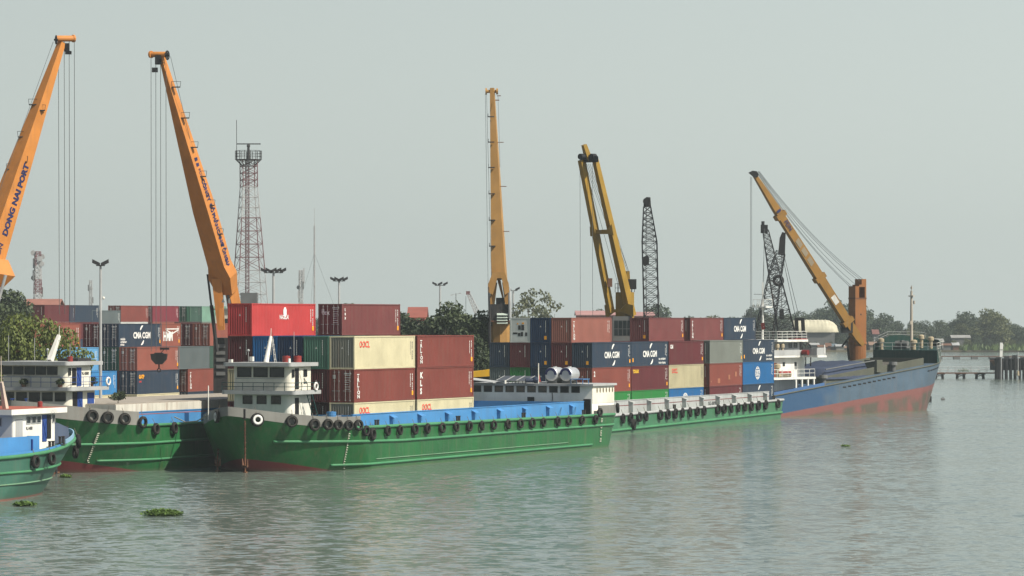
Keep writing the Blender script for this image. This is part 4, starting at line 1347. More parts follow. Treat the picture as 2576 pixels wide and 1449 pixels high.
def tank(x, y, label):
    o = thing('water_tank', label, 'water tank', F1.at(x, y, 6.52), F1.rot, 'water tanks on the stern house')
    m = MB(); rings = []
    for xx, r_ in ((0,0.55),(0.06,0.66),(0.12,0.70),(2.1,0.70),(2.16,0.66),(2.22,0.52)):
        rings.append([(xx, math.cos(2*math.pi*k/24)*r_, 0.95+math.sin(2*math.pi*k/24)*r_) for k in range(24)])
    m.loft(rings); m.build('shell', STEEL, o, False)
    b = MB()
    vs = []
    for k in range(15):
        a = R(-5+190*k/14)
        vs += [(-0.005, math.cos(a)*.40, .95+math.sin(a)*.40), (-0.008+.03, math.cos(a)*.655, .95+math.sin(a)*.655)]
    b.add(vs+[(x-.045, y, z) for x, y, z in vs], [(2*i, 2*i+1, 2*i+3, 2*i+2) for i in range(14)]+[(30+2*i, 30+2*i+2, 30+2*i+3, 30+2*i+1) for i in range(14)]+[(2*i, 2*i+2, 32+2*i, 30+2*i) for i in range(14)]+[(2*i+1, 2*i+3, 33+2*i, 31+2*i) for i in range(14)]); b.build('blue_band', LETN, o)
    s_ = MB()
    for xx in (0.3, 1.8): s_.prism([(-.55,0),(.55,0),(.45,.55),(.2,.28),(-.2,.28),(-.45,.55)], 0, xx, xx+.08)
    s_.build('stand', MIDGREY, o)
    c = MB(); c.tube((1.1,0,1.62),(1.1,0,1.74),.2,n=12); c.build('lid', STEEL, o)
tank(57.6, 5.35, 'steel water tank with dark blue band, the one next to the pipe')
tank(57.9, 3.85, 'steel water tank with dark blue band, the one next to the grey frame')
def panel(x, y, w, l, tilt, label):
    o = thing('solar_panel', label, 'solar panel', F1.at(x, y, 6.62), F1.rot, 'solar panels on the stern house')
    p = MB(); p.prism([(0,0.15),(l,0.15+tilt),(l,0.19+tilt),(0,0.19)], 1, 0, w); p.build('panel', paint('solar_cells', (0.05,0.055,0.065), 0.3, 0.3), o)
    e = MB()
    for yy in (0.0, w-0.05): e.bar((0,yy+.025,0.2),(l,yy+.025,0.2+tilt),0.05,0.05)
    e.bar((0,0,.2),(0,w,.2),.05); e.build('rim', PALE, o)
    s_ = MB()
    for yy in (0.2, w-.2): s_.tube((l-.15,yy,-.1),(l-.15,yy,.1+tilt),.03,n=5); s_.tube((.15,yy,-.1),(.15,yy,.16),.03,n=5)
    s_.build('stand', MIDGREY, o)
panel(56.6, 9.9, 1.15, 2.2, 0.45, 'dark solar panel beside the white cap on the stern house roof')
panel(56.6, 8.75, 1.15, 2.2, 0.45, 'dark solar panel in the middle of the row by the red cone')
panel(56.6, 7.6, 1.15, 2.2, 0.45, 'dark solar panel closest to the red cone')
MB().prism([(11.0,6.55),(14.5,6.95),(14.5,7.02),(11.0,6.62)], 0, 55.9, 58.9).build('awning', PALE, b1)
m = MB(); m.prism([(6.5,6.56),(10.5,6.66),(10.5,6.72),(6.5,6.62)], 0, 59.2, 61.2); m.build('awning', PALE, b1)
co = thing('traffic_cone', 'small red cone on the stern house roof near the solar panels', 'cone', F1.at(58.9, 7.2, 6.66), F1.rot)
m = MB(); m.tube((0,0,0.04),(0,0,.75),.17,.03,10); m.build('cone', RED, co); MB().box(-.22,.22,-.22,.22,0,.04).build('foot', RED, co)
m = MB(); m.tube((57.0,6.45,6.5),(57.0,6.45,8.6),.06,n=6); m.build('vent_pipe', CREAM, b1)
m = MB(); m.tube((56.4,7.6,6.85),(57.0,6.8,6.85),.22,.22,10); m.ball((57.0,6.75,6.9),.36,.36,.36,10,6); m.build('roof_fan', paint('blue_black_plastic', (.02,.03,.06), .5, .1), b1)
m = MB(); m.box(56.3,58.0,1.2,2.7,6.98,7.04)
for xx in (56.4,57.9):
    for yy in (1.3,2.6): m.tube((xx,yy,6.5),(xx,yy,7.0),.035,n=5)
m.build('pipe_frame', BLUE, b1)
m = MB(); m.tube((56.5,9.95,6.5),(56.5,9.95,6.85),.13,n=10); m.build('vent_cap', WHITE, b1)
bollard(b1, 8, 0.6, deck1(8)); bollard(b1, 25, 0.6, deck1(25)); bollard(b1, 40, 0.6, deck1(40)); bollard(b1, 55, 0.6, deck1(55))
# tyres along the loaded barge
LT = 'black tyre fender hanging along the sunlit green side of the loaded barge'
for x in (1303,1390,1495,1585,1690,1790,1885,1974): tyre(F1, H1, c2u(x), -0.42, LT, 'tyres along the loaded barge')
for x in (610,710,800,885,965,1065,1145,1240,1335): tyre(F1, H1, c3u(x), -0.42, LT, 'tyres along the loaded barge')
LB = 'black tyre fender on the grey bow bulwark of the loaded barge'
for x, dz in ((620,0.20),(788,0.1),(885,0.22),(957,0.22),(1030,0.2),(1096,0.2)): tyre(F1, H1, c2u(x), dz, LB, 'tyres on the bow bulwark of the loaded barge', .98 if x < 800 else .88)
tyre(F1, H1, c2u(1146), -0.32, 'black tyre fender at the forward end of the blue coaming, hung higher than its neighbour', 'tyres along the loaded barge')
tyre(F1, H1, c2u(1194), -0.62, 'black tyre fender hung lowest of the row below the start of the blue coaming', 'tyres along the loaded barge', 1.05)
tyre(F1, H1, c3u(1366), 0.25, 'black tyre fender beside the dark door of the stern house', 'tyres on the stern of the loaded barge')
tyre(F1, H1, c3u(1522), 0.6, 'black tyre fender at the very stern corner of the loaded barge', 'tyres on the stern of the loaded barge', 1.0)

# ===== the covered barge alongside
GREENHULL0 = hull_paint('covered_barge_green', (0.012, 0.100, 0.030), (0.13, 0.024, 0.025), 0.17, 0.55, rough=0.45, dirt=0.5, rust=0.18, var=0.2, bump=0.3, spec=0.25)
def deck0(x): return 4.0-0.004*max(0, x) + 0.022*max(0, 3-x)**1.7
H0 = Hull(15.0, (-3.2, 7.0), (-7.0, 2.6), (55.5, 57.5), (57.5, 62.0), deck0, p=(1.35, 1.5))
b0 = thing('cargo_barge', 'green cargo barge with white wheelhouse of five windows and rusty pale hatch cover', 'barge', F0.at(0,0,0), F0.rot, 'green cargo barges')
put('hull', H0.mesh(), b0).data.materials.append(GREENHULL0)
rail(b0, H0, lambda x: deck0(x)-0.02, 1.5, 60, 0.14, GREENRAIL)
rail(b0, H0, lambda x: 2.45, -3.6, 60, 0.12, GREENRAIL); rail(b0, H0, lambda x: 1.0, -0.8, 60, 0.11, GREENRAIL)
H0.bulwark(-9, 1.8, lambda x: 1.15).build('bow_bulwark', GREY, b0)
coaming(b0, -0.4, 55, 1.2, 13.8, 3.6, 5.05, BLUE)
m = MB(); m.box(-0.5, 55.1, 1.15, 13.85, 5.125, 5.80)
m.build('hatch_cover', paint('rusty_white_cover', (0.55, 0.53, 0.47), 0.6, 0.6, 0.45), b0)
m = MB(); m.box(-0.35, 54.95, 1.3, 13.7, 5.802, 5.86); m.build('cover_sheet', paint('rust_brown_sheet', (0.30, 0.27, 0.23), 0.8, 0.5, 0.3), b0)
for k in range(6): MB().box(-0.8+9*k+3.2, -0.8+9*k+4.4, 0.75, 1.19, 3.9, 4.85).build('bracket', BLUE, b0)
MB().box(0.5, 40, 1.185, 1.197, 4.86, 4.92).build('stripe', REDOX, b0)
lc0 = cabin(b0, 'lower_cabin', -3.4, 1.1, 4.2, 10.8, 4.6, 7.02, CREAM, 0.55, front=[(10.0-1.28*k, 6.50, .92, .62) for k in range(5)], fmat=DARK2,
   doors=((-2.55,-1.85,5.35,6.9,BLACK,'doorway'),(-1.78,-0.95,5.25,6.92,NAVYBLUE,'door'),(-0.15,0.95,5.2,6.8,NAVYBLUE,'side_door')))
uc0 = cabin(b0, 'wheelhouse', -3.4, 0.4, 4.2, 10.8, 7.33, 9.18, CREAM, 0.55, front=[(10.15-1.12*k, 8.72, .88, .58) for k in range(5)], side=((-3.0,8.65,.2,.5),), fmat=DARK2,
   doors=((-2.65,-2.0,7.5,8.95,BLACK,'doorway'),(-1.9,-1.15,7.4,8.98,NAVYBLUE,'door')))
put('registration_number', text_mesh('VL-18388', 0.36, LETK, 0.025, 1, 0.8), uc0, (-1.05, 4.17, 8.35), SIDE_ROT)
MB().box(-3.44, -3.40, 4.9, 10.2, 8.25, 8.29).build('trim', MIDGREY, uc0)
MB().prism(rounded(-3.9, 2.3, 3.5, 11.6, 0.4, (1,0,0,1)), 2, 7.022, 7.328).build('bridge_deck', PALE, b0)
MB().prism(rounded(-4.1, 1.7, 3.75, 11.3, 0.3, (1,0,0,1)), 2, 9.182, 9.50).build('roof', PALE, b0)
railing(b0, [(2.2,3.6,7.33),(-3.8,3.6,7.33),(-3.8,11.5,7.33)], 0.85, NAVYBLUE, 0.95, 0.024)
m = MB(); m.bar((-1.0,7.4,9.5),(0.5,7.4,11.7),0.42,0.5,w1=.24,h1=.3); m.tube((0.5,7.4,11.7),(.55,7.4,12.5),.025,n=5); m.bar((.2,7.1,11.3),(.2,7.7,11.3),.06); m.build('mast', WHITE, b0)
m = MB()
for (xx,yy,hh) in ((-2.5,10.6,2.2),(-2.5,8.0,2.0),(-2.5,6.7,1.0),(-2.3,4.6,1.5)): m.tube((xx,yy,9.5),(xx,yy,9.5+hh),.025,n=5)
m.ball((-2.5,6.7,10.5),.12,.12,.12,8,5); m.build('antenna', PALE, b0)
m = MB(); m.box(-1.0,1.2,4.6,6.6,9.5,9.75); m.build('roof_load', DARK, b0)
drum(F0, -2.6, 4.4, 9.5, RED, 'small red drum on the roof above the blue wheelhouse door', 0.22, 0.4)
life_ring(F0, 2.1, 3.45, 7.75, 'white life ring at the bridge deck corner of the covered barge')
def pot_plant(F, x, y, z, label, r=0.38, seed=1, tall=0.0):
    o = thing('potted_plant', label, 'plant', F.at(x, y, z), F.rot, 'potted plants on the covered barge')
    m = MB(); m.tube((0,0,0),(0,0,.28),.16,.22,10); m.build('pot', RUSTY, o)
    bl = [(0,0,.45+tall,r,r,r*.7)]
    if tall: bl = [(.3,.1,.55+tall,r,r,r*.5),(-.35,0,.5+tall,r,r,r*.5),(0,-.2,.8+tall,r*.8,r*.8,r*.5)]
    put('leaves', crown_mesh('leaves', LF_MID, bl, 130 if not tall else 260, .26, seed), o)
    m = MB(); m.tube((0,0,.25),(0,0,.5+tall),.035,n=5); m.build('stem', BARK, o)
pot_plant(F0, -3.75, 8.3, 7.33, 'potted plant at the railing below the middle wheelhouse window', 0.36, 3)
pot_plant(F0, -3.75, 4.7, 7.33, 'potted plant at the railing corner next to the doorway', 0.34, 4)
pot_plant(F0, 1.2, 4.6, 7.33, 'dark potted plant behind the cabin on the bridge deck', 0.55, 5)
pot_plant(F0, 2.3, 2.6, 4.6, 'small papaya like tree standing on deck in front of the hatch cover', 0.62, 6, 1.3)
pot_plant(F0, 1.5, 2.2, 4.4, 'low bushy pot plant on the bow deck beside the small tree', 0.42, 7)
L0 = 'worn black tyre on the grey bow bulwark of the covered barge'
for x in (575,672,783,893): tyre(F0, H0, nat(x/1.61), 0.45 if x < 800 else .25, L0, 'tyres on the covered barge', 1.0)
for x, l_ in ((975,'tyre fender hanging by a loop below the hatch of the covered barge, still in sun'),(1093,'tyre fender on the covered barge close to the shadow of its neighbour')): tyre(F0, H0, nat(x/1.61), -0.35, l_, 'tyres on the covered barge', .95)
hull_draft(b0, H0, F0, 218, 243, 0.9, 3.4)
mp_ = G(150, 1190)
o = thing('mooring_pipe', 'thin upright pipe standing in the water before the covered barge bow', 'pipe', (mp_.x, mp_.y-2, -1), F0.rot)
MB().tube((0,0,0),(0,0,4.6),.09,n=8).build('pipe', DARK, o); MB().tube((-.9,0,1.05),(.9,0.3,1.1),.08,n=6).build('log', RUSTY, o)

# ===== the far loaded barge
GREENHULL2 = hull_paint('far_barge_green', (0.040, 0.145, 0.072), (0.17, 0.05, 0.04), 0.0, -0.5, rough=0.45, dirt=0.5, rust=0.12, var=0.2, bump=0.3, spec=0.25)
def deck2(x): return 2.22+0.0075*x
H2b = Hull(15.2, (-15, -8), (-19, -10), (57.2, 57.8), (58.2, 59.8), deck2, p=(1.5, 1.6), ps=5)
b2 = thing('cargo_barge', 'green cargo barge with pale grey coaming, carrying navy and maroon containers', 'barge', F2.at(0,0,0), F2.rot, 'green cargo barges')
put('hull', H2b.mesh((-7, 56.8, 1.2)), b2).data.materials.append(GREENHULL2)
rail(b2, H2b, lambda x: deck2(x)-0.03, -12, 60, 0.16, PALE)
rail(b2, H2b, lambda x: 0.50+0.009*x, -12, 60, 0.16, GREENRAIL)
PALE2 = paint('coaming_grey_white', (0.37, 0.385, 0.385), 0.55, 0.35, 0.12)
coaming(b2, -6.8, 56.6, 1.15, 14.05, 1.7, 3.72, PALE2)
MB().box(-6.6, 56.4, 1.3, 13.9, 1.6, 1.93).build('hold_floor', MIDGREY, b2)
MB().box(-6.7, 56.5, 1.135, 1.148, 3.12, 3.20).build('stripe', paint('maroon_stripe', (.16,.03,.03), .5, .2), b2)
brackets(b2, F2, [c4u(x) for x in (428,588,744,896,1048,1190,1332,1470,1606)], 1.15, 2.3, 3.62, PALE2, 0.55, 0.9, 0.12)
put('registration_number', text_mesh('SG-8091 57', 0.62, LETK, 0.02, 1.1, 1.35), b2, (F2.x_at_u(c4u(1092), 1.1), 1.13, 2.52), SIDE_ROT)
L2 = 'black tyre fender in the long row below the pale rail of the far barge'
for x in (327,395,470,527,655,722,787,850,916,980,1040,1160,1217,1276,1340,1396,1456,1517,1580,1640,1688): tyre(F2, H2b, c4u(x), -0.45, L2, 'tyres along the far barge', 1.1, bead=False)
tyre(F2, H2b, c4u(420), -1.25, 'tyre fender hanging lower than all others on the far barge', 'tyres along the far barge', 1.15, bead=False)
m = MB(); m.box(57.0, 59.3, 2.5, 13, 2.6, 3.4); m.build('stern_locker', MIDGREY, b2)
bollard(b2, 56.9, 0.6, deck2(57)); bollard(b2, 20, .6, deck2(20)); bollard(b2, -1, .6, deck2(0))

# ===== the small blue decked boat in front
FB = Frame(-32.29, 256.8, 22)
TEAL = hull_paint('boat_teal', (0.030, 0.112, 0.076), (0.24, 0.06, 0.05), 0.0, 0.12, rough=0.5, dirt=0.4, rust=0.14, bump=0.3, spec=0.5)
def deckb(x): return 3.15+0.0043*max(0, x+12)**2
HB = Hull(8.0, (0.6, 15.0), (-4.6, 6.0), (24, 27), (25, 28), deckb, flip=True, p=(1.35, 1.6), ps=3)
bb = thing('river_boat', 'teal boat with blue deck, white cabin and raked bow in front of the barges', 'boat', FB.at(0,0,0), FB.rot)
put('hull', HB.mesh(), bb).data.materials.append(TEAL)
rail(bb, HB, lambda x: deckb(x)-0.03, -27, 6.0, 0.15, GREENRAIL)
rail(bb, HB, lambda x: 2.0+0.02*max(0, x+8), -27, 3.6, 0.10, GREENRAIL)
rail(bb, HB, lambda x: 1.15, -27, 1.2, 0.06, PALEGREEN, name='weld_seam')
HB.bulwark(-1.5, 7, lambda x: 0.42).build('bow_bulwark', paint('chalky_blue', (.22,.37,.50), .6, .45, .2), bb)
HB.bulwark(-27, -1.6, lambda x: 0.25).build('side_bulwark', BLUE, bb)
m = MB(); m.box(-27, -5.5, 0.55, 0.67, 3.1, 4.52); m.box(-27, -5.5, 7.33, 7.45, 3.1, 4.52); m.box(-5.6, -5.5, 0.67, 1.55, 3.1, 4.5); m.box(-27.0, -26.9, .67, 7.33, 3.1, 4.5)
m.build('hatch_coaming', BLUE, bb)
MB().box(-26.9, -7.6, 0.68, 7.32, 3.9, 4.0).build('hatch_floor', NAVYBLUE, bb)
MB().box(-6.75, -6.65, 0.42, 0.54, 3.2, 4.3).build('bracket', NAVYBLUE, bb)
cbn = cabin(bb, 'cabin', -7.5, -1.4, 1.6, 6.4, 3.4, 6.10, WHITE, 0.15, front=((3.05,5.55,.85,.50),(4.6,5.55,.85,.50)), side=((-5.32,5.66,.55,.46),(-4.55,5.66,.55,.46),(-3.82,5.66,.55,.46),(-1.62,5.68,.30,.52)), fmat=PALE,
   doors=((-7.15,-6.2,4.0,5.75,PALE,'side_door'),(-3.3,-2.65,4.0,5.98,NAVYBLUE,'door'),(-2.58,-2.0,4.2,5.98,BLACK,'doorway')))
put('registration_number', text_mesh('VL-14383', 0.34, LETK, 0.025, 1, 0.72), cbn, (-5.68, 1.575, 4.93), SIDE_ROT)
rf = MB().prism(rounded(-8.5, -0.3, 1.15, 6.9, 0.3, (0,0,0,0)), 2, 6.102, 6.50).build('roof', WHITE, bb)
MB().box(-8.45, -0.35, 1.2, 6.85, 6.502, 6.53).build('roof_sheet', REDOX, rf)
put('boat_number', text_mesh('ĐN30', 0.36, LETW, 0.03), rf, (-2.75, 1.13, 6.16), SIDE_ROT)
m = MB(); m.bar((-6.9,2.6,6.5),(-7.5,2.6,8.5),.34,.4,w1=.2,h1=.22); m.tube((-7.5,2.6,8.5),(-7.55,2.6,10.4),.03,n=5); m.ball((-7.3,2.6,8.1),.15,.15,.15,8,5); m.build('mast', paint('rust_streaked_white', (.55,.46,.38), .6, .5, .3), bb)
m = MB(); m.tube((-5.6,4.2,6.5),(-5.6,4.2,7.6),.025,n=5); m.box(-5.7,-5.5,4.1,4.3,7.4,7.6); m.build('roof_lamp', DARK, bb)
drum(FB, -8.0, 3.6, 6.53, RED, 'orange red drum on the red cabin roof of the small boat', .25, .6)
drum(FB, -2.2, 2.4, 6.53, RED, 'small red canister on the red cabin roof near the boat number', .18, .38)
m = MB(); m.prism([(-1.0,3.7),(1.4,4.0),(1.2,4.9),(-1.0,5.45)], 1, 1.9, 6.1); m.build('bow_trunk', paint('slate_blue_paint', (.075,.10,.155), .55, .2), bb)
bollard(bb, 1.6, 2.4, deckb(3)+.1, DARK, .7); bollard(bb, -2.2, 0.55, deckb(-2.2)+.2, DARK, .55); bollard(bb, -4, 0.4, deckb(-4)+.2, DARK, .4)
LF_ = 'tyre fender on the teal side of the small boat'
for x in (208,308): tyre(FB, HB, nat(x/1.61), -0.55, LF_, 'tyres on the small boat', .92)
for x, dz, l_ in ((455,-1.35,'old tyre hanging low under the bow of the small boat'),(478,-0.3,'old tyre at the bow tip of the small boat')): tyre(FB, HB, nat(x/1.61), dz, l_, 'tyres on the small boat', 1.0, out=.3)
# bikes, windlass and lines on the bows
def motorbike(F, x, y, z, label, yaw):
    o = thing('motorbike', label, 'motorbike', F.at(x, y, z), F.rot+yaw, 'motorbikes on the covered barge')
    for xx in (-.6, .6):
        m = MB(); m.torus((xx,0,.28),(0,1,0),.24,.05,14,6); m.torus((xx,0,.28),(0,1,0),.06,.05,8,5)
        m.build('wheel', RUBBER, o)
    m = MB(); m.bar((-.55,0,.35),(0,0,.45),.10); m.bar((0,0,.45),(.45,0,.75),.10); m.box(-.2,.22,-.12,.12,.25,.5); m.bar((.6,0,.28),(.42,0,.95),.07); m.bar((.42,-.33,.95),(.42,.33,.95),.05)
    m.build('frame', NAVYBLUE, o)
    m = MB(); m.prism([(-.65,.62),(-.1,.60),(.12,.68),(.1,.76),(-.65,.74)], 1, -.13, .13); m.build('seat', BLACK, o)
    return o
motorbike(F0, -4.3, 8.7, deck0(-4.3)+.72, 'dark motorbike parked before the lower windows of the covered barge, the one towards the bow tip', 1.45)['label'] = 'dark motorbike below the second lower window of the covered barge'
motorbike(F0, -4.4, 7.2, deck0(-4.4)+.72, 'dark motorbike below the middle lower window of the covered barge', 1.7)
MB().box(-6.0, -3.5, 5.0, 10.0, 4.0, deck0(-4.3)+.70).build('bow_platform', GREY, b0)
m = MB(); m.tube((-2.2,7.6,5.0),(-2.2,9.0,5.0),.22,n=10); m.box(-2.5,-1.9,8.1,8.4,4.2,5.3); m.box(-2.6,-1.8,7.5,9.1,4.2,4.6); m.build('windlass', DARK, b1)
ml = thing('mooring_rope', 'slack mooring rope running between the bows of the two green barges', 'rope', F1.at(-3.5, 11.2, deck1(-3.5)+.5), F1.rot)
MB().path([(0,0,0),(1.0,1.6,-.5),(2.2,3.4,-.65),(3.4,5.2,-.25)], .05, 6).build('strand', paint('pale_rope', (.30,.28,.22), .9, .3), ml)
for xa in (50.5, 54.2):
    m = MB(); m.path([(xa,1.12,4.3),(xa-1.0,.8,3.75),(xa-2.2,.45,3.5)], .03, 5); m.build('lashing_rope', paint('blue_rope', (.05,.10,.16), .8, .2), b1)
# ===== the blue and red coaster
FS = Frame(64.75, 492.07, 36)
SHIPHULL = hull_paint('ship_hull', (0.070, 0.108, 0.150), (0.15, 0.064, 0.058), -0.075, 4.25, rough=0.5, dirt=0.4, rust=0.12, bump=0.3, spec=0.2)
_t = SHIPHULL.node_tree; _N = _t.nodes; _L = _t.links          # the quarter aft of the hatch was repainted in deeper blue
_b = _N['Principled BSDF']; _src = [n for n in _N if n.type == 'MIX' and any(l.to_node.type == 'MIX' for l in n.outputs[2].links)]
_tc = _N.new('ShaderNodeTexCoord'); _sp = _N.new('ShaderNodeSeparateXYZ'); _L.new(_tc.outputs['Object'], _sp.inputs[0])
_nz = _N.new('ShaderNodeTexNoise'); _nz.inputs['Scale'].default_value = 0.35; _nz.inputs['Detail'].default_value = 5
_L.new(_tc.outputs['Object'], _nz.inputs['Vector'])
_ma = _N.new('ShaderNodeMath'); _ma.operation = 'MULTIPLY_ADD'; _ma.inputs[1].default_value = 16.0
_L.new(_nz.outputs[0], _ma.inputs[0]); _L.new(_sp.outputs[0], _ma.inputs[2])
_mr = _N.new('ShaderNodeMapRange'); _mr.inputs[1].default_value = -32.0; _mr.inputs[2].default_value = -26.0
_mr.inputs[3].default_value = 0.85; _mr.inputs[4].default_value = 0.0
_L.new(_ma.outputs[0], _mr.inputs[0])
for _n in list(_N):
    if _n.type == 'MIX' and _n.inputs[7].is_linked and _n.inputs[6].is_linked and _n.inputs[6].links[0].from_node.type == 'MIX' and _n.inputs[7].links[0].from_node.type == 'MIX':
        _top = _n.inputs[7].links[0].from_socket
        _x = _N.new('ShaderNodeMix'); _x.data_type = 'RGBA'; _x.inputs[7].default_value = (0.020, 0.058, 0.125, 1)
        _L.new(_mr.outputs[0], _x.inputs[0]); _L.new(_top, _x.inputs[6]); _L.new(_x.outputs[2], _n.inputs[7]); break
def decks(x): return 4.16+0.083*(x+36.7)
HS = Hull(12.0, (1.6, 14.0), (-2.2, 9.5), (58, 63), (60, 66), decks, flip=True, p=(1.35, 1.5), ps=2.4)
sp = thing('coaster_ship', 'blue coaster with red underwater hull, white bridge aft and raised dark green bow', 'ship', FS.at(0,0,0), FS.rot)
put('hull', HS.mesh((-36, -8.2, 1.6)), sp).data.materials.append(SHIPHULL)
OLIVE = paint('olive_deck_paint', (0.085, 0.09, 0.07), 0.7, 0.5, 0.1)
DKGREEN = paint('dark_green_paint', (0.007, 0.036, 0.030), 0.55, 0.35, 0.08)
rail(sp, HS, lambda x: decks(x)-0.02, -60, 4, 0.09, OLIVE)
HS.bulwark(-62, -37.5, lambda x: 0.45).build('poop_bulwark', paint('ship_blue', (.05,.115,.255), .5, .35, .08), sp)
# forecastle
m = MB(); pts = [(x, y) for x, y in HS.half(1.0, 36, 28, 16) if x >= -5.8]
loop = pts + [(x, 12.0-y) for x, y in reversed(pts[1:])]
n = len(loop); vs = [(x, y, decks(x)-0.02) for x, y in loop] + [(x+0.0, y, decks(x)+1.85) for x, y in loop]
m.add(vs, [(k, (k+1) % n, n+(k+1) % n, n+k) for k in range(n)]); m.add([vs[n+k] for k in range(n)], [tuple(range(n))])
m.build('forecastle', DKGREEN, sp)
HS.bulwark(-3.0, 6, lambda x: 0.35+0.55*min(1, max(0, (x+2.2)/3)), z0=lambda x: decks(x)+1.86, sides=(0,)).build('bow_bulwark', DKGREEN, sp)
HS.bulwark(-6, 6, lambda x: 0.7+1.1*min(1, max(0, (x+6)/3))-1.0*min(1, max(0, (x+1)/3)), z0=lambda x: decks(x)+1.86, sides=(1,)).build('bow_bulwark', DKGREEN, sp)
def zs(x): return decks(x)+1.87
railing(sp, [(-5.6, 0.9, zs(-5.6)), (-2.6, 1.6, zs(-2.6))], 1.0, WHITE, 1.5, 0.03)
railing(sp, [(-5.6, 0.9, zs(-5.6)), (-5.6, 11.1, zs(-5.6))], 1.0, WHITE, 1.5, 0.03)
railing(sp, [(-5.6, 11.2, zs(-5.6)+.9), (-3, 10.4, zs(-3)+1.6), (0, 8.4, zs(0)+1.3), (1.6,6.8,zs(1.6)+1.1)], .8, PALE, 2.0, 0.025)
m = MB()
for xx in (-4.6, -2.2):
    pa = HS.line(lambda q: decks(q)-.02, xx-3.2, xx+1.5, .08); p_ = Vector(pa[0]); q_ = Vector(pa[len(pa)//2]); q2 = Vector(pa[-1])
    m.tube(p_, q_+Vector((0,0,2.6)), .045, n=5); m.tube(p_.lerp(q_,.35), q_.lerp(q2,.3)+Vector((0,0,2.6)), .045, n=5)
    for g in (.3,.55,.8): m.tube(p_.lerp(q_+Vector((0,0,2.6)),g), p_.lerp(q_,.35).lerp(q_.lerp(q2,.3)+Vector((0,0,2.6)),g), .03, n=4)
m.build('bow_ladder', WHITE, sp)
XM = -4.6; ZM = zs(XM)
m = MB(); m.tube((XM,5.6,ZM),(XM,5.6,ZM+8.4),.24,.16,10); m.box(XM-.2,XM+.25,5.2,6.0,ZM+7.6,ZM+7.75); m.tube((XM,5.6,ZM+8.4),(XM,5.6,ZM+9.2),.06,n=6); m.box(XM-.1,XM+.1,5.5,5.7,ZM+8.7,ZM+9.0); m.box(XM+.15,XM+.35,5.2,5.4,ZM+6.5,ZM+7.0)
m.box(XM-.45,XM-.2,5.5,5.7,ZM+3.6,ZM+4.1); m.build('foremast', paint('streaked_mast', (.40,.36,.30), .6, .5, .25), sp)
VENT = paint('vent_cream', (0.38, 0.32, 0.22), 0.55, 0.3, 0.1)
def mushroom(x, y, z, h, r):
    m = MB(); m.tube((x,y,z),(x,y,z+h),r*.62,n=10); m.tube((x,y,z+h*.72),(x,y,z+h),r,n=12); m.tube((x,y,z+h),(x,y,z+h+.12),r,r*.5,12)
    m.build('ventilator', VENT, sp)
mushroom(-5.2,10.2,zs(-5.2),1.5,.42); mushroom(-5.0,5.0,zs(-5),1.3,.5); mushroom(-2.4,5.2,zs(-2.4),1.8,.40); mushroom(-3.2,3.2,zs(-3.2),1.6,.42)
m = MB(); m.box(-3.9,-2.7,6.8,9.0,zs(-3),zs(-3)+.35); m.tube((-3.3,6.9,zs(-3)+.7),(-3.3,8.9,zs(-3)+.7),.38,n=12); m.box(-3.7,-2.9,7.7,8.0,zs(-3)+.3,zs(-3)+1.15); m.build('windlass', MIDGREY, sp)
# hatch
m = MB(); y0, y1 = 1.6, 10.4
for ya, yb in ((y0,y0+.15),(y1-.15,y1)):
    m.add([(-36,ya,decks(-36)-1),(-8.2,ya,decks(-8.2)-1),(-8.2,ya,decks(-8.2)+1.0),(-36,ya,decks(-36)+1.0),(-36,yb,decks(-36)-1),(-8.2,yb,decks(-8.2)-1),(-8.2,yb,decks(-8.2)+1.0),(-36,yb,decks(-36)+1.0)],
          [(0,1,2,3),(7,6,5,4),(0,4,5,1),(1,5,6,2),(2,6,7,3),(3,7,4,0)])
m.box(-8.35,-8.2,y0+.15,y1-.15,decks(-8.2)-1,decks(-8.2)+1); m.box(-36,-35.85,y0+.15,y1-.15,decks(-36)-1,decks(-36)+1)
m.build('hatch_coaming', OLIVE, sp)
m = MB(); m.add([(-35.8,1.8,decks(-36)+.4),(-8.4,1.8,decks(-8.4)+.4),(-8.4,10.2,decks(-8.4)+.4),(-35.8,10.2,decks(-36)+.4)], [(0,1,2,3)]); m.build('hatch_cover', paint('brown_cover', (.085,.08,.07), .8, .4), sp)
tp = thing('tarpaulin', 'dark blue tarpaulin with pale top edge draped over the coaster hatch', 'tarpaulin', FS.at(-29,6,decks(-29)+1.0), FS.rot)
m = MB(); rd = random.Random(4); nx, ny = 14, 8
for i in range(nx+1):
    for j in range(ny+1):
        x = -6.5+13*i/nx; y = -4.6+9.2*j/ny; e = min(i, nx-i, j, ny-j)
        m.v.append((x+rd.uniform(-.1,.1), y+rd.uniform(-.05,.05), (-0.95 if e == 0 else 1.0+.083*x+rd.uniform(-.12,.12)) if e != 1 else .95+.083*x+rd.uniform(-.15,.1)))
for i in range(nx):
    for j in range(ny): a = i*(ny+1)+j; m.f.append((a, a+ny+1, a+ny+2, a+1))
m.build('sheet', paint('tarp_navy', (.030,.042,.075), .7, .3), tp, True)
m = MB(); m.path([(-6.4+13*i/12, -4.45+rd.uniform(-.1,.1), 0.92+.083*(-6.4+13*i/12)) for i in range(13)], .09, 6); m.build('folded_edge', MIDGREY, tp)
m = MB(); m.box(-22.2,-20.6,1.2,3.2,decks(-21)+.2,decks(-21)+1.9); m.build('hatch_beam', OLIVE, sp)
for xx in (-37.0, -18.0):
    m = MB(); m.tube((xx,1.0,decks(xx)),(xx,1.0,decks(xx)+.9),.35,n=12); m.tube((xx,1.0,decks(xx)+.9),(xx,1.0,decks(xx)+1.35),.62,.55,14); m.build('ventilator', MIDGREY, sp)
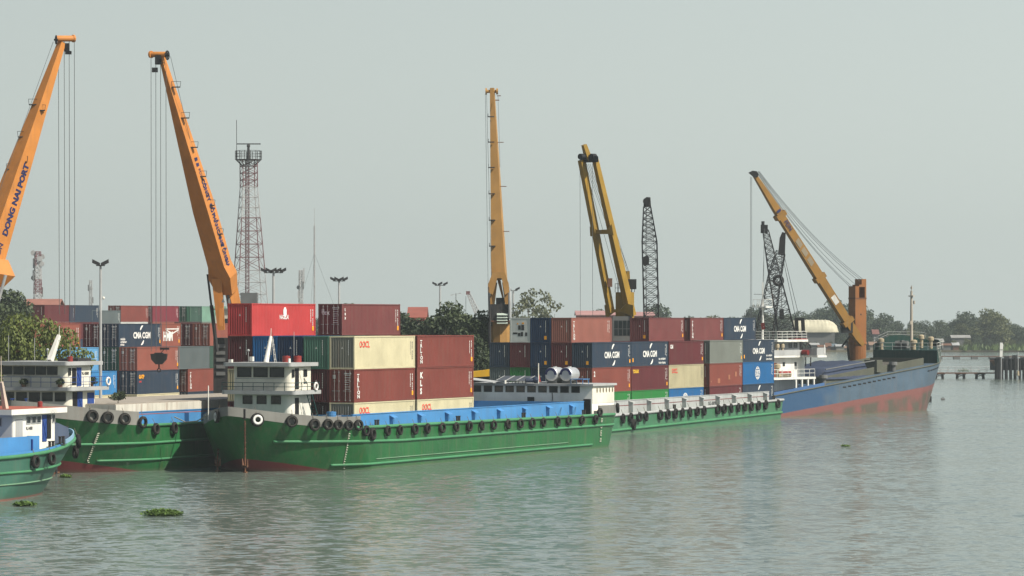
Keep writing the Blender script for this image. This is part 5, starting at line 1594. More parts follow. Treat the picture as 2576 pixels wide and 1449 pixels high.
for k in range(11): x = -33.5+1.35*k; MB().box(x, x+0.85, -0.02, 0.06, decks(x)-.75, decks(x)-.55).build('scupper', BLACK, sp)
for k in range(8):
    x = -13.0+1.15*k; pl_ = HS.line(lambda q: decks(q)-0.7, x-.2, x+.9, 0.0)
    if pl_: m = MB(); m.path([pl_[0], pl_[-1]], .09, 5); m.build('scupper', BLACK, sp)
# bridge
SHW = paint('ship_white', (0.66, 0.66, 0.62), 0.55, 0.3, 0.10)
d0 = decks(-45)
MB().box(-58, -40.2, 3.0, 9.0, d0-.1, 5.0).build('deckhouse', SHW, sp)
m = MB(); m.box(-58, -39.5, 0.7, 11.3, 5.0, 5.28); m.build('boat_deck', SHW, sp)
for k in range(4): MB().box(-44.6+1.55*k, -44.3+1.55*k, 0.75, 0.95, d0-.2, 5.0).build('deck_post', SHW, sp)
dh = cabin(sp, 'accommodation', -47.5, -38.6, 3.0, 9.0, 5.28, 7.9, SHW, .2, corners=(0,0,0,0), front=((4.4,6.9,.7,.6),(6.5,6.9,.9,.8)), side=((-41,7.0,.4,.4),(-44,7.0,.4,.4)), doors=((-46.5,-45.8,5.3,7.2,REDOX,'door'),))
m = MB(); m.box(-40.2, -37.8, 0.0, 12.0, 7.9, 8.15); m.box(-48, -40.2, 2.2, 9.8, 7.9, 8.15); m.build('bridge_deck', SHW, sp)
m = MB(); m.box(-40.2,-40.1,0.1,2.3,8.15,9.1); m.box(-40.1,-37.9,0.1,0.2,8.15,9.2); m.box(-48,-40.2,2.2,2.3,8.15,8.9); m.box(-48,-47.9,2.3,9.8,8.15,9.0); m.build('wing_parapet', PALE, sp)
wh = cabin(sp, 'wheelhouse', -46.6, -39.6, 3.2, 8.8, 8.15, 10.0, PALE, .2, corners=(0,0,0,0), front=((4.2,9.4,.8,.6),(6.4,9.4,.8,.6)), side=((-40.6,9.5,.7,.5),(-42,9.5,.7,.5)))
m = MB(); m.box(-46.9,-39.0,2.2,9.8,10.002,10.3); m.build('roof', SHW, sp)
m = MB(); m.box(-42.2,-39.1,2.25,3.4,10.302,10.42); m.build('roof_edge_red', RED, sp)
railing(sp, [(-39.2,2.3,10.3),(-46.8,2.3,10.3),(-46.8,9.7,10.3)], 1.1, SHW, 1.2, .03, (.33,.66))
railing(sp, [(-57.5,0.8,5.28),(-39.6,0.8,5.28)], 1.05, SHW, 1.4, .03); railing(sp, [(-47.9,0.9,5.28),(-47.9,11,5.28)], 1.05, SHW, 1.4, .03)
m = MB(); m.tube((-44.5,6.0,10.3),(-44.5,6.0,18.0),.13,.07,8); m.box(-45.3,-43.7,5.0,7.0,14.6,14.75)
for a_, b_ in (((-45.3,5,14.75),(-45.3,7,14.75)),((-43.7,5,14.75),(-43.7,7,14.75))):
    m.tube((a_[0],a_[1],15.7),(b_[0],b_[1],15.7),.03,n=5)
for xx in (-45.3,-43.7):
    for yy in (5,5.7,6.3,7): m.tube((xx,yy,14.7),(xx,yy,15.7),.03,n=5)
m.tube((-45.3,5,15.7),(-43.7,5,15.7),.03,n=5); m.tube((-45.3,5.3,12),(-43.8,6.5,14.6),.06,n=5); m.bar((-44.5,4.6,16.4),(-44.5,7.4,16.4),.08)
m.build('radar_mast', SHW, sp)
lb = MB(); lb.box(-38.35,-38.2,0.02,0.1,8.4,9.6); lb.build('name_board', LETW, sp)
lr = thing('life_raft', 'red covered life raft on the bridge wing of the coaster', 'life raft', FS.at(-40.7,1.6,8.15), FS.rot)
m = MB(); m.tube((-.0,-.45,.40),(0,.45,.40),.36,n=14); m.build('canister', paint('dark_red_canister', (.16,.02,.02), .5, .2), lr); MB().box(-.35,.35,-.4,.4,0,.12).build('cradle', MIDGREY, lr)
lo = thing('lifeboat', 'small red and cream boat lying on the aft boat deck of the coaster', 'lifeboat', FS.at(-45.5,1.9,5.3), FS.rot)
m = MB(); m.loft([[(x, -w, .55),(x, -w*.6, .1),(x, 0, 0.0),(x, w*.6, .1),(x, w, .55)] for x, w in ((-1.6,.12),(-.9,.5),(0,.6),(.9,.5),(1.6,.12))]); m.build('hull', VENT, lo)
m = MB(); m.loft([[(x, -w, .56),(x, -w*.5, .80),(x, w*.5, .80),(x, w, .56)] for x, w in ((-1.5,.10),(-.8,.46),(0,.56),(.8,.46),(1.5,.10))]); m.build('cover', RED, lo)
mushroom(-46.9,2.2,5.28,1.7,.42); mushroom(-46.9,3.6,5.28,1.8,.42); mushroom(-46.9,5.1,5.28,1.9,.42)
for (xx, yy) in ((-46.3,2.6),(-45.0,2.6)): mushroom(xx,yy,8.15,1.5,.3)
m = MB(); m.box(-37.2,-33.5,7.0,11.0,decks(-35),8.3); m.build('deck_hut', paint('brown_hut', (.14,.10,.075), .7, .4, .2), sp)
m = MB()
for yy in (6.6,7.4):
    m.bar((-34.5,yy,decks(-34)),(-32.0,yy,9.8),.14); m.bar((-32,yy,9.8),(-31.0,yy,9.4),.14); m.bar((-31,yy,9.4),(-31,yy,decks(-31)),.12)
for k in range(6): f = k/6; m.bar((-34.5+2.5*f,6.6,4.4+5.4*f),(-34.5+2.5*f,7.4,4.4+5.4*f),.07)
m.build('gangway_stairs', DARK, sp)
fg = thing('flag', 'red flag on the mast of the coaster bridge', 'flag', FS.at(-45.4,5.2,12.6), FS.rot)
m = MB(); m.add([(0,0,0),(0.1,-.1,-.9),(.2,.5,-1.0),(.1,.6,-.1)], [(0,1,2,3)]); m.add([(.02,0,0),(0.12,-.1,-.9),(.22,.5,-1.0),(.12,.6,-.1)], [(3,2,1,0)]); m.build('cloth', RED, fg)

# ------------------------------------------------------------------ cranes
YEL_A = paint('crane_orange', (0.50, 0.20, 0.046), 0.5, 0.42, 0.05, var=0.12)
YEL_B = paint('crane_orange_worn', (0.48, 0.19, 0.046), 0.5, 0.45, 0.08, var=0.12)
YEL_C = paint('crane_ochre', (0.35, 0.195, 0.06), 0.55, 0.32, 0.05)
YEL_D = paint('crane_mustard', (0.27, 0.165, 0.022), 0.55, 0.45, 0.10)
ORG_H = paint('crane_rust_orange', (0.24, 0.098, 0.032), 0.6, 0.4, 0.12)
YEL_H = paint('boom_ochre', (0.245, 0.13, 0.028), 0.55, 0.4, 0.10)
BLK = paint('greasy_black', (0.016, 0.016, 0.018), 0.6, 0.3)

class Crane:
    def __init__(s, name, label, base, cat='crane', group=None):
        s.o = thing(name, label, cat, base, 0, group); s.b = Vector(base)
    def L(s, p): return Vector(p) - s.b
    def put(s, m, name, mat, smooth=False, parent=None):
        m.v = [tuple(Vector(v)-s.b) for v in m.v]
        return m.build(name, mat, parent or s.o, smooth)
def boom_loft(m, pts, sdir):
    """pts: (centre, size along sdir, size along the third axis)"""
    sd = Vector(sdir).normalized(); a = (Vector(pts[-1][0])-Vector(pts[0][0])).normalized()
    nn = a.cross(sd).normalized(); sd = nn.cross(a).normalized(); rings = []
    for c, w, h in pts:
        c = Vector(c); rings.append([c-sd*w/2-nn*h/2, c+sd*w/2-nn*h/2, c+sd*w/2+nn*h/2, c-sd*w/2+nn*h/2])
    m.loft(rings)
    return a, sd, nn
def lerpP(a, b, f): return Vector(a).lerp(Vector(b), f)
def place_text(cr, body, size, mat, org, xdir, ydir, parent, bold=.03, sx=1.0, name='lettering'):
    x = Vector(xdir).normalized(); y = Vector(ydir); y = (y-x*y.dot(x)).normalized(); z = x.cross(y)
    o = put(name, text_mesh(body, size, mat, bold, 1.0, sx), parent)
    Mx = Matrix((x, y, z)).transposed().to_4x4(); Mx.translation = Vector(org)-cr.b
    o.matrix_local = Mx
    return o
def platforms(cr, p0, p1, fr, off, w, mat, parent, size=(0.9, 0.5)):
    for f in fr:
        c = lerpP(p0, p1, f)+Vector(off)
        m = MB(); m.box(c.x-size[0]/2, c.x+size[0]/2, c.y-size[1]/2, c.y+size[1]/2, c.z-.05, c.z+.05)
        for dx in (-size[0]/2, size[0]/2): m.tube((c.x+dx, c.y, c.z), (c.x+dx*1.15, c.y, c.z+.55), .022, n=4)
        m.tube((c.x-size[0]*.58, c.y, c.z+.55), (c.x+size[0]*.58, c.y, c.z+.55), .022, n=4)
        cr.put(m, 'platform', mat, parent=parent)
def wheel(m, c, ax, r, w):
    m.torus(c, ax, r*.9, r*.12, 20, 6); ax = Vector(ax).normalized(); u = ax.orthogonal().normalized(); v = ax.cross(u)
    for k in range(3):
        a = math.pi*k/3; d = u*math.cos(a)+v*math.sin(a); m.bar(Vector(c)-d*r*.9, Vector(c)+d*r*.9, .09)
    m.tube(Vector(c)-ax*w, Vector(c)+ax*w, r*.22, n=8)

# crane with boom leaning towards the right: base outside the frame
cA = Crane('harbour_crane', 'orange harbour crane jib with navy lettering along its sunlit face, cut by the frame edge', (P(-95,800,331).x, 331, LANDZ), group='orange harbour cranes')
a0 = P(-99, 850, 331); a1 = P(155.5, 106, 337)
m = MB(); ax, sd, nn = boom_loft(m, [(a0, 3.0, 3.0), (lerpP(a0,a1,.655), 1.42, 1.43), (lerpP(a0,a1,.90), .80, .80), (a1, .58, .58)], (.80,-.60,0))
bm_ = cA.put(m, 'boom', YEL_A)
m = MB(); m.box(a0.x-2.4, a0.x+2.4, 329.0, 333.5, 2.5, 12.5); cA.put(m, 'machine_house', YEL_A)
m = MB(); m.tube((a0.x, 331.2, LANDZ), (a0.x, 331.2, 3.0), 1.6, n=16); cA.put(m, 'pedestal', YEL_A)
k0 = P(8, 690, 331.6)
m = MB(); boom_loft(m, [(P(-4,650,331.6), .9, 1.7), (k0, 1.25, 2.0), (P(-16,720,331.6), .9, 1.6)], (.6,-.8,0)); cA.put(m, 'boom_knuckle', YEL_A)
m = MB(); m.tube(P(14,692,330.6), P(-24,830,330.6), .16, .16, 10); cA.put(m, 'hydraulic_cylinder', STEEL)
m = MB(); m.tube(P(141,97,336.4), P(184,97,337.4), .30, n=14); m.tube(P(183,97,337.4), P(187,97,337.5), .38, n=14); cA.put(m, 'head_drum', YEL_B)
m = MB(); wheel(m, P(141,100,336.2), (1,.3,0), .46, .2); cA.put(m, 'sheave', BLK)
m = MB(); c = P(168,118,337.2); m.box(c.x-.25,c.x+.25,c.y-.25,c.y+.25,c.z-.45,c.z+.35); c = P(172,131,337.2); m.box(c.x-.3,c.x+.3,c.y-.2,c.y+.2,c.z-.22,c.z+.1); cA.put(m, 'limit_switch', BLK)
for u in (148,161.5,174,187): 
    m = MB(); m.tube(P(u-1 if u<150 else u,160 if u < 155 else 100,337.3), P(u+1.5,790,337.3), .028, n=5); cA.put(m, 'hoist_cable', CABLE)
m = MB(); m.tube(P(134,105,336.4), P(-30,560,332), .022, n=5); cA.put(m, 'hoist_cable', CABLE)
platforms(cA, a0, a1, (.345,.455,.565,.675,.785), (-.62,-.25,0), 1, DARK, cA.o)
platforms(cA, a0, a1, (.40,.59,.765), (.35,-.45,0), 1, DARK, cA.o, (.7,.4))
a_dir = (a1-a0).normalized()
def face_pt(v): 
    f = (850-v)/744.0; c = lerpP(a0, a1, f); w = 3.0+(1.42-3.0)*f/.655 if f < .655 else 1.42+(.80-1.42)*(f-.655)/.245; return c+sd*(w/2+.03)
upA = nn if nn.x < 0 else -nn
place_text(cA, 'DONG NAI PORT', 0.92, LETN, face_pt(592)-upA*.42, face_pt(360)-face_pt(592), upA, cA.o, .05, 1.03)
place_text(cA, 'PDN', 0.75, LETN, face_pt(648)-upA*.30, face_pt(360)-face_pt(592), upA, cA.o, .02, 1.0)

# crane with boom leaning towards the left
cB = Crane('harbour_crane', 'orange harbour crane with dark underside, long navy lettering and two hydraulic cylinders', (P(575,800,346).x, 346, LANDZ), group='orange harbour cranes')
b0_ = P(590, 800, 346); b1_ = P(406, 138, 335.5)
bl = lambda f: lerpP(b0_, b1_, f)
m = MB(); axb, sdb, nnb = boom_loft(m, [(bl(.10), 1.7, 1.3), (bl(.165), 2.5, 1.6), (bl(.21), 1.85, 1.65), (bl(.424), 1.70, 1.75), (bl(.739), .90, 1.25), (bl(.97), .32, .75), (bl(1), .32, .70)], (.92,-.40,0))
cB.put(m, 'boom', YEL_B)
m = MB(); c = P(580,860,347); m.box(c.x-1.6,c.x+1.6,345.3,349,5.5,11.2); cB.put(m, 'machine_house', DARK)
m = MB()
for k in range(5): m.box(c.x-1.3,c.x-.4,345.18,345.29,7.4+k*.7,7.75+k*.7)
cB.put(m, 'louvre', MIDGREY)
m = MB(); m.tube((c.x,347,LANDZ),(c.x,347,5.6),1.5,n=16); cB.put(m, 'pedestal', YEL_B)
for (ua, va, ub, vb, yy) in ((522,690,546,885,344.4),(566,690,585,840,344.6)):
    m = MB(); m.tube(P(ua,va,yy), lerpP(P(ua,va,yy),P(ub,vb,yy),.45), .11, n=8); m.tube(lerpP(P(ua,va,yy),P(ub,vb,yy),.4), P(ub,vb,yy), .19, n=8); cB.put(m, 'hydraulic_cylinder', DARK if ub < 560 else MIDGREY)
m = MB(); m.bar(P(572,690,345), P(598,800,345.6), 1.1, 1.2, w1=.8, h1=.9); cB.put(m, 'boom_leg', YEL_B)
m = MB(); m.bar(P(546,700,344.2), P(557,830,344.6), 1.2, 1.0, w1=.7, h1=.7); cB.put(m, 'boom_leg', YEL_B)
m = MB(); m.bar(P(556,775,343.5), P(556,820,343.5), .35, .3); cB.put(m, 'bracket', YEL_B)
m = MB(); m.tube(P(379,137,335.6), P(418,137,335.2), .28, n=14); m.tube(P(378,137,335.6), P(382,137,335.5), .36, n=14); cB.put(m, 'head_drum', YEL_B)
m = MB(); wheel(m, P(421,139,335.0), (1,-.35,0), .48, .2); cB.put(m, 'sheave', BLK)
m = MB(); c = P(398,152,335.3); m.box(c.x-.3,c.x+.3,c.y-.25,c.y+.25,c.z-.4,c.z+.5); c = P(389,174,335.3); m.box(c.x-.25,c.x+.3,c.y-.2,c.y+.2,c.z-.3,c.z+.15); cB.put(m, 'limit_switch', BLK)
for u in (380,392,404,417.5):
    m = MB(); m.tube(P(u,145 if u<400 else 158,335.2), P(u+.8,884,335.2), .028, n=5); cB.put(m, 'hoist_cable', CABLE)
m = MB(); m.tube(P(429,142,335), P(560,700,345), .022, n=5); cB.put(m, 'hoist_cable', CABLE)
for f in (.88,.765,.655,.545,.435,.325):
    platforms(cB, b0_, b1_, (f,), (.55+.35*(1-f), -.3, 0), 1, DARK, cB.o, (.8,.4))
dn = -axb
def faceB(v):
    f = (800-v)/662.0; c = bl(f); i = 1.70+(.90-1.70)*(f-.424)/.315 if f > .424 else 1.85+(1.70-1.85)*(f-.21)/.214; return c+sdb*(i/2+.035)
upB = nnb if nnb.x > 0 else -nnb
for wd, v in (('CÔNG', 446), ('TY', 483), ('CỔ', 508), ('PHẦN', 532), ('CẢNG', 573), ('ĐỒNG', 610), ('NAI', 648)):
    place_text(cB, wd, .74, LETN, faceB(v)-upB*.26+sdb*.02, faceB(v+32)-faceB(v), upB, cB.o, .045, .86)
place_text(cB, 'PDN', .55, LETN, faceB(420)-upB*.18, dn, upB, cB.o, .01, 1.0)
c = faceB(400)
for k in (-.40, .20):
    q = c+dn*k; m = MB(); m.add([q-upB*.25, q+dn*.4-upB*.28, q+dn*.45+upB*.22, q+dn*.15+upB*.28], [(0,1,2,3)]); cB.put(m, 'emblem', LETN)
m = MB(); c = P(563,757,343.9); m.add([c+Vector((-.18,-.62,-.15)), c+Vector((.18,-.80,-.15)), c+Vector((0,-.7,.28))], [(0,1,2)]); cB.put(m, 'warning_sign', PALE)
gb = thing('grab_bucket', 'black grab bucket hanging on four cables before the yard stacks', 'grab', tuple(P(400,936,335.2)))
def gput(m, name, mat): m.v = [tuple(Vector(v)-Vector(gb.location)) for v in m.v]; return m.build(name, mat, gb)
c = P(400,903,335.2)
m = MB(); m.prism([(c.x-.80,c.z+.50),(c.x-.45,c.z+.52),(c.x-.38,c.z+.62),(c.x+.38,c.z+.62),(c.x+.45,c.z+.52),(c.x+.80,c.z+.50),(c.x+.72,c.z-.05),(c.x+.30,c.z-.52),(c.x-.30,c.z-.52),(c.x-.72,c.z-.05)], 1, c.y-.5, c.y+.5); gput(m, 'bucket', BLK)
m = MB(); m.tube((c.x,c.y,c.z-.5),(c.x,c.y,c.z-.95),.08,n=6); m.torus((c.x,c.y,c.z-1.1),(0,1,0),.17,.05,12,6); gput(m, 'hook', DARK)
m = MB(); cc = P(414,877,335.2); m.box(cc.x-.45,cc.x+.45,cc.y-.15,cc.y+.15,cc.z-.11,cc.z+.11); m.tube((cc.x,cc.y,cc.z),(c.x+.2,c.y,c.z+.6),.04,n=5); gput(m, 'spreader_beam', BLK)

# the tall ochre crane
cC = Crane('harbour_crane', 'tall upright ochre crane with forked boom foot and louvred machine house', (P(1258,800,424).x, 424, LANDZ))
Yc = 422.0
c0 = P(1256, 702, Yc); c1_ = P(1238.2, 222, Yc+3)
m = MB(); axc, sdc, nnc = boom_loft(m, [(c0, 1.75, 1.6), (lerpP(c0,c1_,.5), 1.12, 1.1), (c1_, .50, .55)], (.985,-.17,0)); cC.put(m, 'boom', YEL_C)
m = MB()
lp = [P(*q, Yc-.6) for q in ((1240,684),(1270,684),(1280,715),(1281,735),(1270,742),(1262,700),(1251,700),(1240,742),(1228,735),(1228,715))]
m.prism([(p.x, p.z) for p in lp], 1, Yc-1.3, Yc+.9); cC.put(m, 'boom_knuckle', YEL_C)
for (ua, va, ub, vb) in ((1243,735,1235,800),(1271,735,1281,800)):
    m = MB(); m.bar(P(ua,va-25,Yc-.2), P(ub,vb,Yc-.2), .72, .8, w1=.42, h1=.5); cC.put(m, 'boom_leg', YEL_C)
m = MB(); m.bar(P(1255,704,Yc), P(1267,756,Yc), .4, .4, w1=.2, h1=.2); cC.put(m, 'boom_rib', YEL_C)
for (ua, va, ub, vb) in ((1229.5,722,1233,950),(1281.5,722,1283,800)):
    m = MB(); m.tube(P(ua,va,Yc-1.2), P(ub,(va+vb)/2-20,Yc-1.2), .12, n=8); m.tube(P((ua+ub)/2,(va+vb)/2-25,Yc-1.2), P(ub,vb,Yc-1.2), .2, n=8); cC.put(m, 'hydraulic_cylinder', DARK if ua < 1250 else STEEL)
cz = P(1258,810,Yc)
m = MB(); m.tube((cz.x,Yc+.8,LANDZ),(cz.x,Yc+.8,cz.z+.2),1.18,n=8); cC.put(m, 'pedestal', YEL_C)
m = MB(); m.box(cz.x-1.2,cz.x+1.15,Yc-.9,Yc+1.6,cz.z+.2,cz.z+2.2); m.box(cz.x-.5,cz.x+.6,Yc-.3,Yc+1,cz.z+2.2,cz.z+3.0); cC.put(m, 'machine_house', DARK)
m = MB()
for k in range(4): 
    z = P(0,790+7*k,Yc).z; x_ = P(1263.5,0,Yc).x; m.prism([(Yc-1.35,z-.17),(Yc-.95,z+.02),(Yc-.95,z+.1),(Yc-1.35,z-.09)], 0, x_-.66, x_+.66)
cC.put(m, 'louvre', paint('pale_green_louvre', (.40,.47,.42), .5, .2))
m = MB(); m.box(cz.x-1.35,cz.x+1.4,Yc-1.1,Yc+1.9,cz.z+.02,cz.z+.18); cC.put(m, 'platform', RUSTY)
m = MB(); m.tube(P(1221,230,Yc+3), P(1252,230,Yc+3), .20, n=12); m.tube(P(1221,230,Yc+3), P(1225,230,Yc+3), .42, n=14); m.tube(P(1248,230,Yc+3), P(1253,230,Yc+3), .38, n=14); cC.put(m, 'head_drum', YEL_C)
m = MB(); m.bar(P(1250,241,Yc+3), P(1260,241,Yc+3), .1); m.bar(P(1246,252,Yc+3), P(1256,252,Yc+3), .12); cC.put(m, 'limit_switch', RUSTY)
for (ua, va, ub, vb) in ((1221,235,1229,800),(1224,235,1236,690),(1253,240,1258,420)):
    m = MB(); m.tube(P(ua,va,Yc+2), P(ub,vb,Yc-1), .024, n=5); cC.put(m, 'hoist_cable', CABLE)
for v, ls in ((295,1),(359,1),(423,1),(489,1),(555,1),(620,1)):
    f = (702-v)/480; c = lerpP(c0, c1_, f); w = 1.75-1.25*f
    m = MB(); m.box(c.x-w/2-.35,c.x-w/2+.45,c.y-1.05,c.y-.6,c.z-.06,c.z+.06); m.tube((c.x-w/2-.3,c.y-1,c.z),(c.x-w/2-.3,c.y-1,c.z+.4),.03,n=4); cC.put(m, 'platform', DARK)
for v in (359,470,583):
    f = (702-v)/480; c = lerpP(c0, c1_, f); w = 1.75-1.25*f
    m = MB(); m.bar((c.x+w/2-.02,c.y-.3,c.z),(c.x+w/2+.75,c.y-.3,c.z),.09); cC.put(m, 'lamp_arm', RUSTY)

# the mustard crane with twin boom beams
cD = Crane('ship_crane', 'mustard yellow crane with twin boom beams joined by three cross pieces', (P(1572,800,442).x, 442, LANDZ))
Yd = 438.0
def beam(m, p, q, w, h, s_=(.78,-.62,0), w1=None, h1=None): boom_loft(m, [(p, w, h), (q, w1 or w, h1 or h)], s_)
m = MB(); beam(m, P(1537,785,Yd), P(1463,402,Yd-4), .55, .95); cD.put(m, 'boom_beam', YEL_D)
m = MB(); beam(m, P(1588,795,Yd), P(1497,400,Yd-4), .85, 1.15, w1=.5, h1=.75); cD.put(m, 'boom_beam', YEL_D)
def crosspiece(pts, y0, y1, nm, mat):
    m = MB(); m.prism([(P(u,v,Yd).x, P(u,v,Yd).z) for u, v in pts], 1, y0, y1); xm = sum(v[0] for v in m.v)/len(m.v); m.v = [(x, y-.72*(x-xm), z) for x, y, z in m.v]; cD.put(m, nm, mat)
crosspiece([(1457,392),(1502,398),(1503,412),(1460,412)], Yd-4.6, Yd-3.6, 'boom_head', BLK)
crosspiece([(1483,571),(1491,571),(1500,580),(1526,579),(1536,566),(1541,594),(1530,590),(1500,590),(1488,596),(1484,594)], Yd-3.0, Yd-1.9, 'cross_piece', YEL_D)
crosspiece([(1521,768),(1530,764),(1546,778),(1562,777),(1575,764),(1591,768),(1592,797),(1576,790),(1562,785),(1545,786),(1530,797),(1524,796)], Yd-1.0, Yd+.3, 'cross_piece', YEL_D)
m = MB(); m.bar(P(1482,405,Yd-4), P(1469,364,Yd-4.4), .85, .7, w1=.55, h1=.5); cD.put(m, 'boom_tip', YEL_D)
m = MB()
for u in (1463,1491): m.tube(P(u-4,394,Yd-4.9), P(u+6,394,Yd-4.3), .38, n=12)
cD.put(m, 'sheave', BLK)
for (ua, va, ub, vb) in ((1459,400,1460,795),(1490,412,1491,795),(1472,412,1570,690),(1476,412,1575,690),(1480,412,1579,684),(1484,412,1582,684),(1470,412,1556,720),(1493,412,1584,690)):
    m = MB(); m.tube(P(ua,va,Yd-4), P(ub,vb,Yd-4 if vb > 790 else Yd+2), .026, n=5); cD.put(m, 'hoist_cable', CABLE)
c = P(1572,800,Yd+3)
m = MB(); boom_loft(m, [((c.x,Yd+3.2,LANDZ), 1.7, 1.75), ((c.x,Yd+3.2,P(0,735,Yd+3).z), 1.7, 1.75)], (.8,-.6,0)); cD.put(m, 'pedestal', YEL_D)
zt = P(0,735,Yd+3).z
m = MB()
for k in range(8):
    a = 2*math.pi*k/8; b_ = 2*math.pi*(k+1)/8; p = Vector((c.x+math.cos(a)*1.25,Yd+3.2+math.sin(a)*1.25,zt)); q = Vector((c.x+math.cos(b_)*1.25,Yd+3.2+math.sin(b_)*1.25,zt))
    m.tube(p,p+Vector((0,0,1.1)),.035,n=4); m.tube(p+Vector((0,0,1.1)),q+Vector((0,0,1.1)),.03,n=4); m.tube(p+Vector((0,0,.55)),q+Vector((0,0,.55)),.025,n=4)
cD.put(m, 'railing', DARK)
m = MB(); p = P(1577,720,Yd+2.5); m.bar(p, P(1577,682,Yd+2.5), .75, .9, w1=.55, h1=.7); cD.put(m, 'cable_post', YEL_D)
m = MB(); m.box(p.x-.4,p.x-.02,p.y-.62,p.y-.46,p.z-.2,p.z+1.9); m.box(p.x-.1,p.x+1.2,p.y-1.0,p.y-.3,p.z-.4,p.z+.9); cD.put(m, 'winch', BLK)
m = MB(); q = P(1533,710,Yd-1); m.box(q.x-.25,q.x+.35,q.y-.9,q.y-.3,q.z-.6,q.z+.5); cD.put(m, 'lamp', RUSTY)
cab = P(1566,830,Yd-1.5)
m = MB(); m.box(cab.x-1.25,cab.x+1.25,Yd-2.0,Yd+1.2,cab.z-1.6,cab.z+1.75); cb = cD.put(m, 'operator_cab', MIDGREY)
m = MB()
for k in range(4): m.box(cab.x-1.05+k*.55,cab.x-.6+k*.55,Yd-2.03,Yd-2.002,cab.z-.7,cab.z+.1); m.box(cab.x-1.05+k*.55,cab.x-.6+k*.55,Yd-2.03,Yd-2.002,cab.z+.2,cab.z+1.2)
cD.put(m, 'window', GLASS, parent=cb)

# lattice booms
def lattice(m, p0, p1, w0, w1, n, rc=.075, rb=.034, sdir=(1,0,0), d0=None, d1=None):
    p0 = Vector(p0); p1 = Vector(p1); a = (p1-p0).normalized(); sd = Vector(sdir); nn = a.cross(sd).normalized(); sd = nn.cross(a).normalized()
    d0 = d0 or w0; d1 = d1 or w1
    def cor(f, k):
        w = (w0+(w1-w0)*f)/2; d = (d0+(d1-d0)*f)/2; i, j = ((-1,-1),(1,-1),(1,1),(-1,1))[k]
        return p0.lerp(p1, f)+sd*(w*i)+nn*(d*j)
    for k in range(4): m.tube(cor(0,k), cor(1,k), rc, rc*.85, 5)
    for i in range(n):
        f, g = i/n, (i+1)/n
        for k in range(4):
            k2 = (k+1) % 4
            m.tube(cor(f,k), cor(g,k2), rb, n=4)
            if (k % 2) == 0: m.tube(cor(f,k2), cor(g,k), rb, n=4)
            m.tube(cor(g,k), cor(g,k2), rb, n=4)
LATM = paint('lattice_dark', (0.022, 0.022, 0.026), 0.6, 0.2, 0.2)
def crawler_base(cr, x, y, z, mat):
    m = MB()
    for dx in (-1.6, 1.6):
        m.prism([(y-2.6,z+.5),(y-2.2,z+.05),(y+2.2,z+.05),(y+2.6,z+.5),(y+2.2,z+1.0),(y-2.2,z+1.0)], 0, x+dx-.4, x+dx+.4)
    cr.put(m, 'crawler_track', BLK)
    m = MB(); m.box(x-1.5,x+1.5,y-1.6,y+3.0,z+1.05,z+3.2); cr.put(m, 'machine_house', mat)
cE = Crane('lattice_crane', 'black lattice boom crane standing alone behind the mustard crane', (P(1639,800,455).x, 455, LANDZ), group='black lattice cranes')
m = MB(); e0 = P(1639,790,453); lattice(m, P(1641,905,454), P(1634,610,452), 1.9, 1.95, 13); lattice(m, P(1634,610,452), P(1628,520,451.5), 1.95, .95, 6); cE.put(m, 'boom', LATM)
m = MB(); c = P(1628,508,451.5); m.prism([(c.x-.48,c.z-.6),(c.x+.5,c.z-.6),(c.x+.42,c.z+.6),(c.x-.1,c.z+.65),(c.x-.45,c.z+.3)], 1, c.y-.3, c.y+.3); m.tube((c.x-.1,c.y-.45,c.z+.1),(c.x-.1,c.y+.45,c.z+.1),.45,n=14); cE.put(m, 'boom_head', BLK)
m = MB(); c = P(1625,656,451); m.prism([(c.x-.35,c.z+.5),(c.x+.15,c.z+.75),(c.x+.42,c.z+.4),(c.x+.38,c.z-.5),(c.x-.2,c.z-.75),(c.x-.42,c.z-.3)], 1, c.y-.3, c.y+.3); cE.put(m, 'hook_block', BLK)
m = MB(); m.tube(P(1626,515,451), P(1625,645,451), .04, n=5); m.tube(P(1625,668,451), P(1626,790,451), .05, n=5); cE.put(m, 'hoist_cable', LATM)
m = MB(); m.tube(P(1636,520,452), P(1664,800,455), .03, n=5); cE.put(m, 'hoist_cable', CABLE)
crawler_base(cE, P(1641,0,455).x, 455, LANDZ, MIDGREY)
cF = Crane('lattice_crane', 'black lattice crane with slim head, crossing in front of its twin behind the bridge', (P(1990,800,478).x, 478, LANDZ), group='black lattice cranes')
m = MB(); lattice(m, P(1990,890,478), P(1946,680,476), 2.6, 1.5, 10, .08); lattice(m, P(1946,680,476), P(1926,580,475), 1.5, .8, 7, .07); cF.put(m, 'boom', LATM)
m = MB(); c = P(1922,572,475); m.box(c.x-.45,c.x+.5,c.y-.3,c.y+.3,c.z-.8,c.z+.35); m.tube((c.x-.15,c.y,c.z+.3),(c.x-.15,c.y,c.z+.85),.22,n=8); cF.put(m, 'boom_head', BLK)
for (ua, va, ub, vb) in ((1922,575,1921,800),(1924,575,1916,812),(1930,580,1972,720)):
    m = MB(); m.tube(P(ua,va,474.5), P(ub,vb,474.5), .028, n=5); cF.put(m, 'hoist_cable', CABLE)
crawler_base(cF, P(1990,0,478).x, 478, LANDZ, DARK)
cG = Crane('lattice_crane', 'black lattice crane with broad dark head leaning over the white bridge', (P(1915,800,486).x, 486, LANDZ), group='black lattice cranes')
m = MB(); lattice(m, P(1914,890,486), P(1950,690,484), 2.8, 1.7, 10, .08); lattice(m, P(1950,690,484), P(1964,635,483), 1.7, 1.2, 4, .07); cG.put(m, 'boom', LATM)
m = MB(); pts = [(1958,640),(1974,643),(1976,586),(1968,584),(1962,598)]; m.prism([(P(u,v,483).x, P(u,v,483).z) for u, v in pts], 1, 482.6, 483.5); cG.put(m, 'boom_head', BLK)
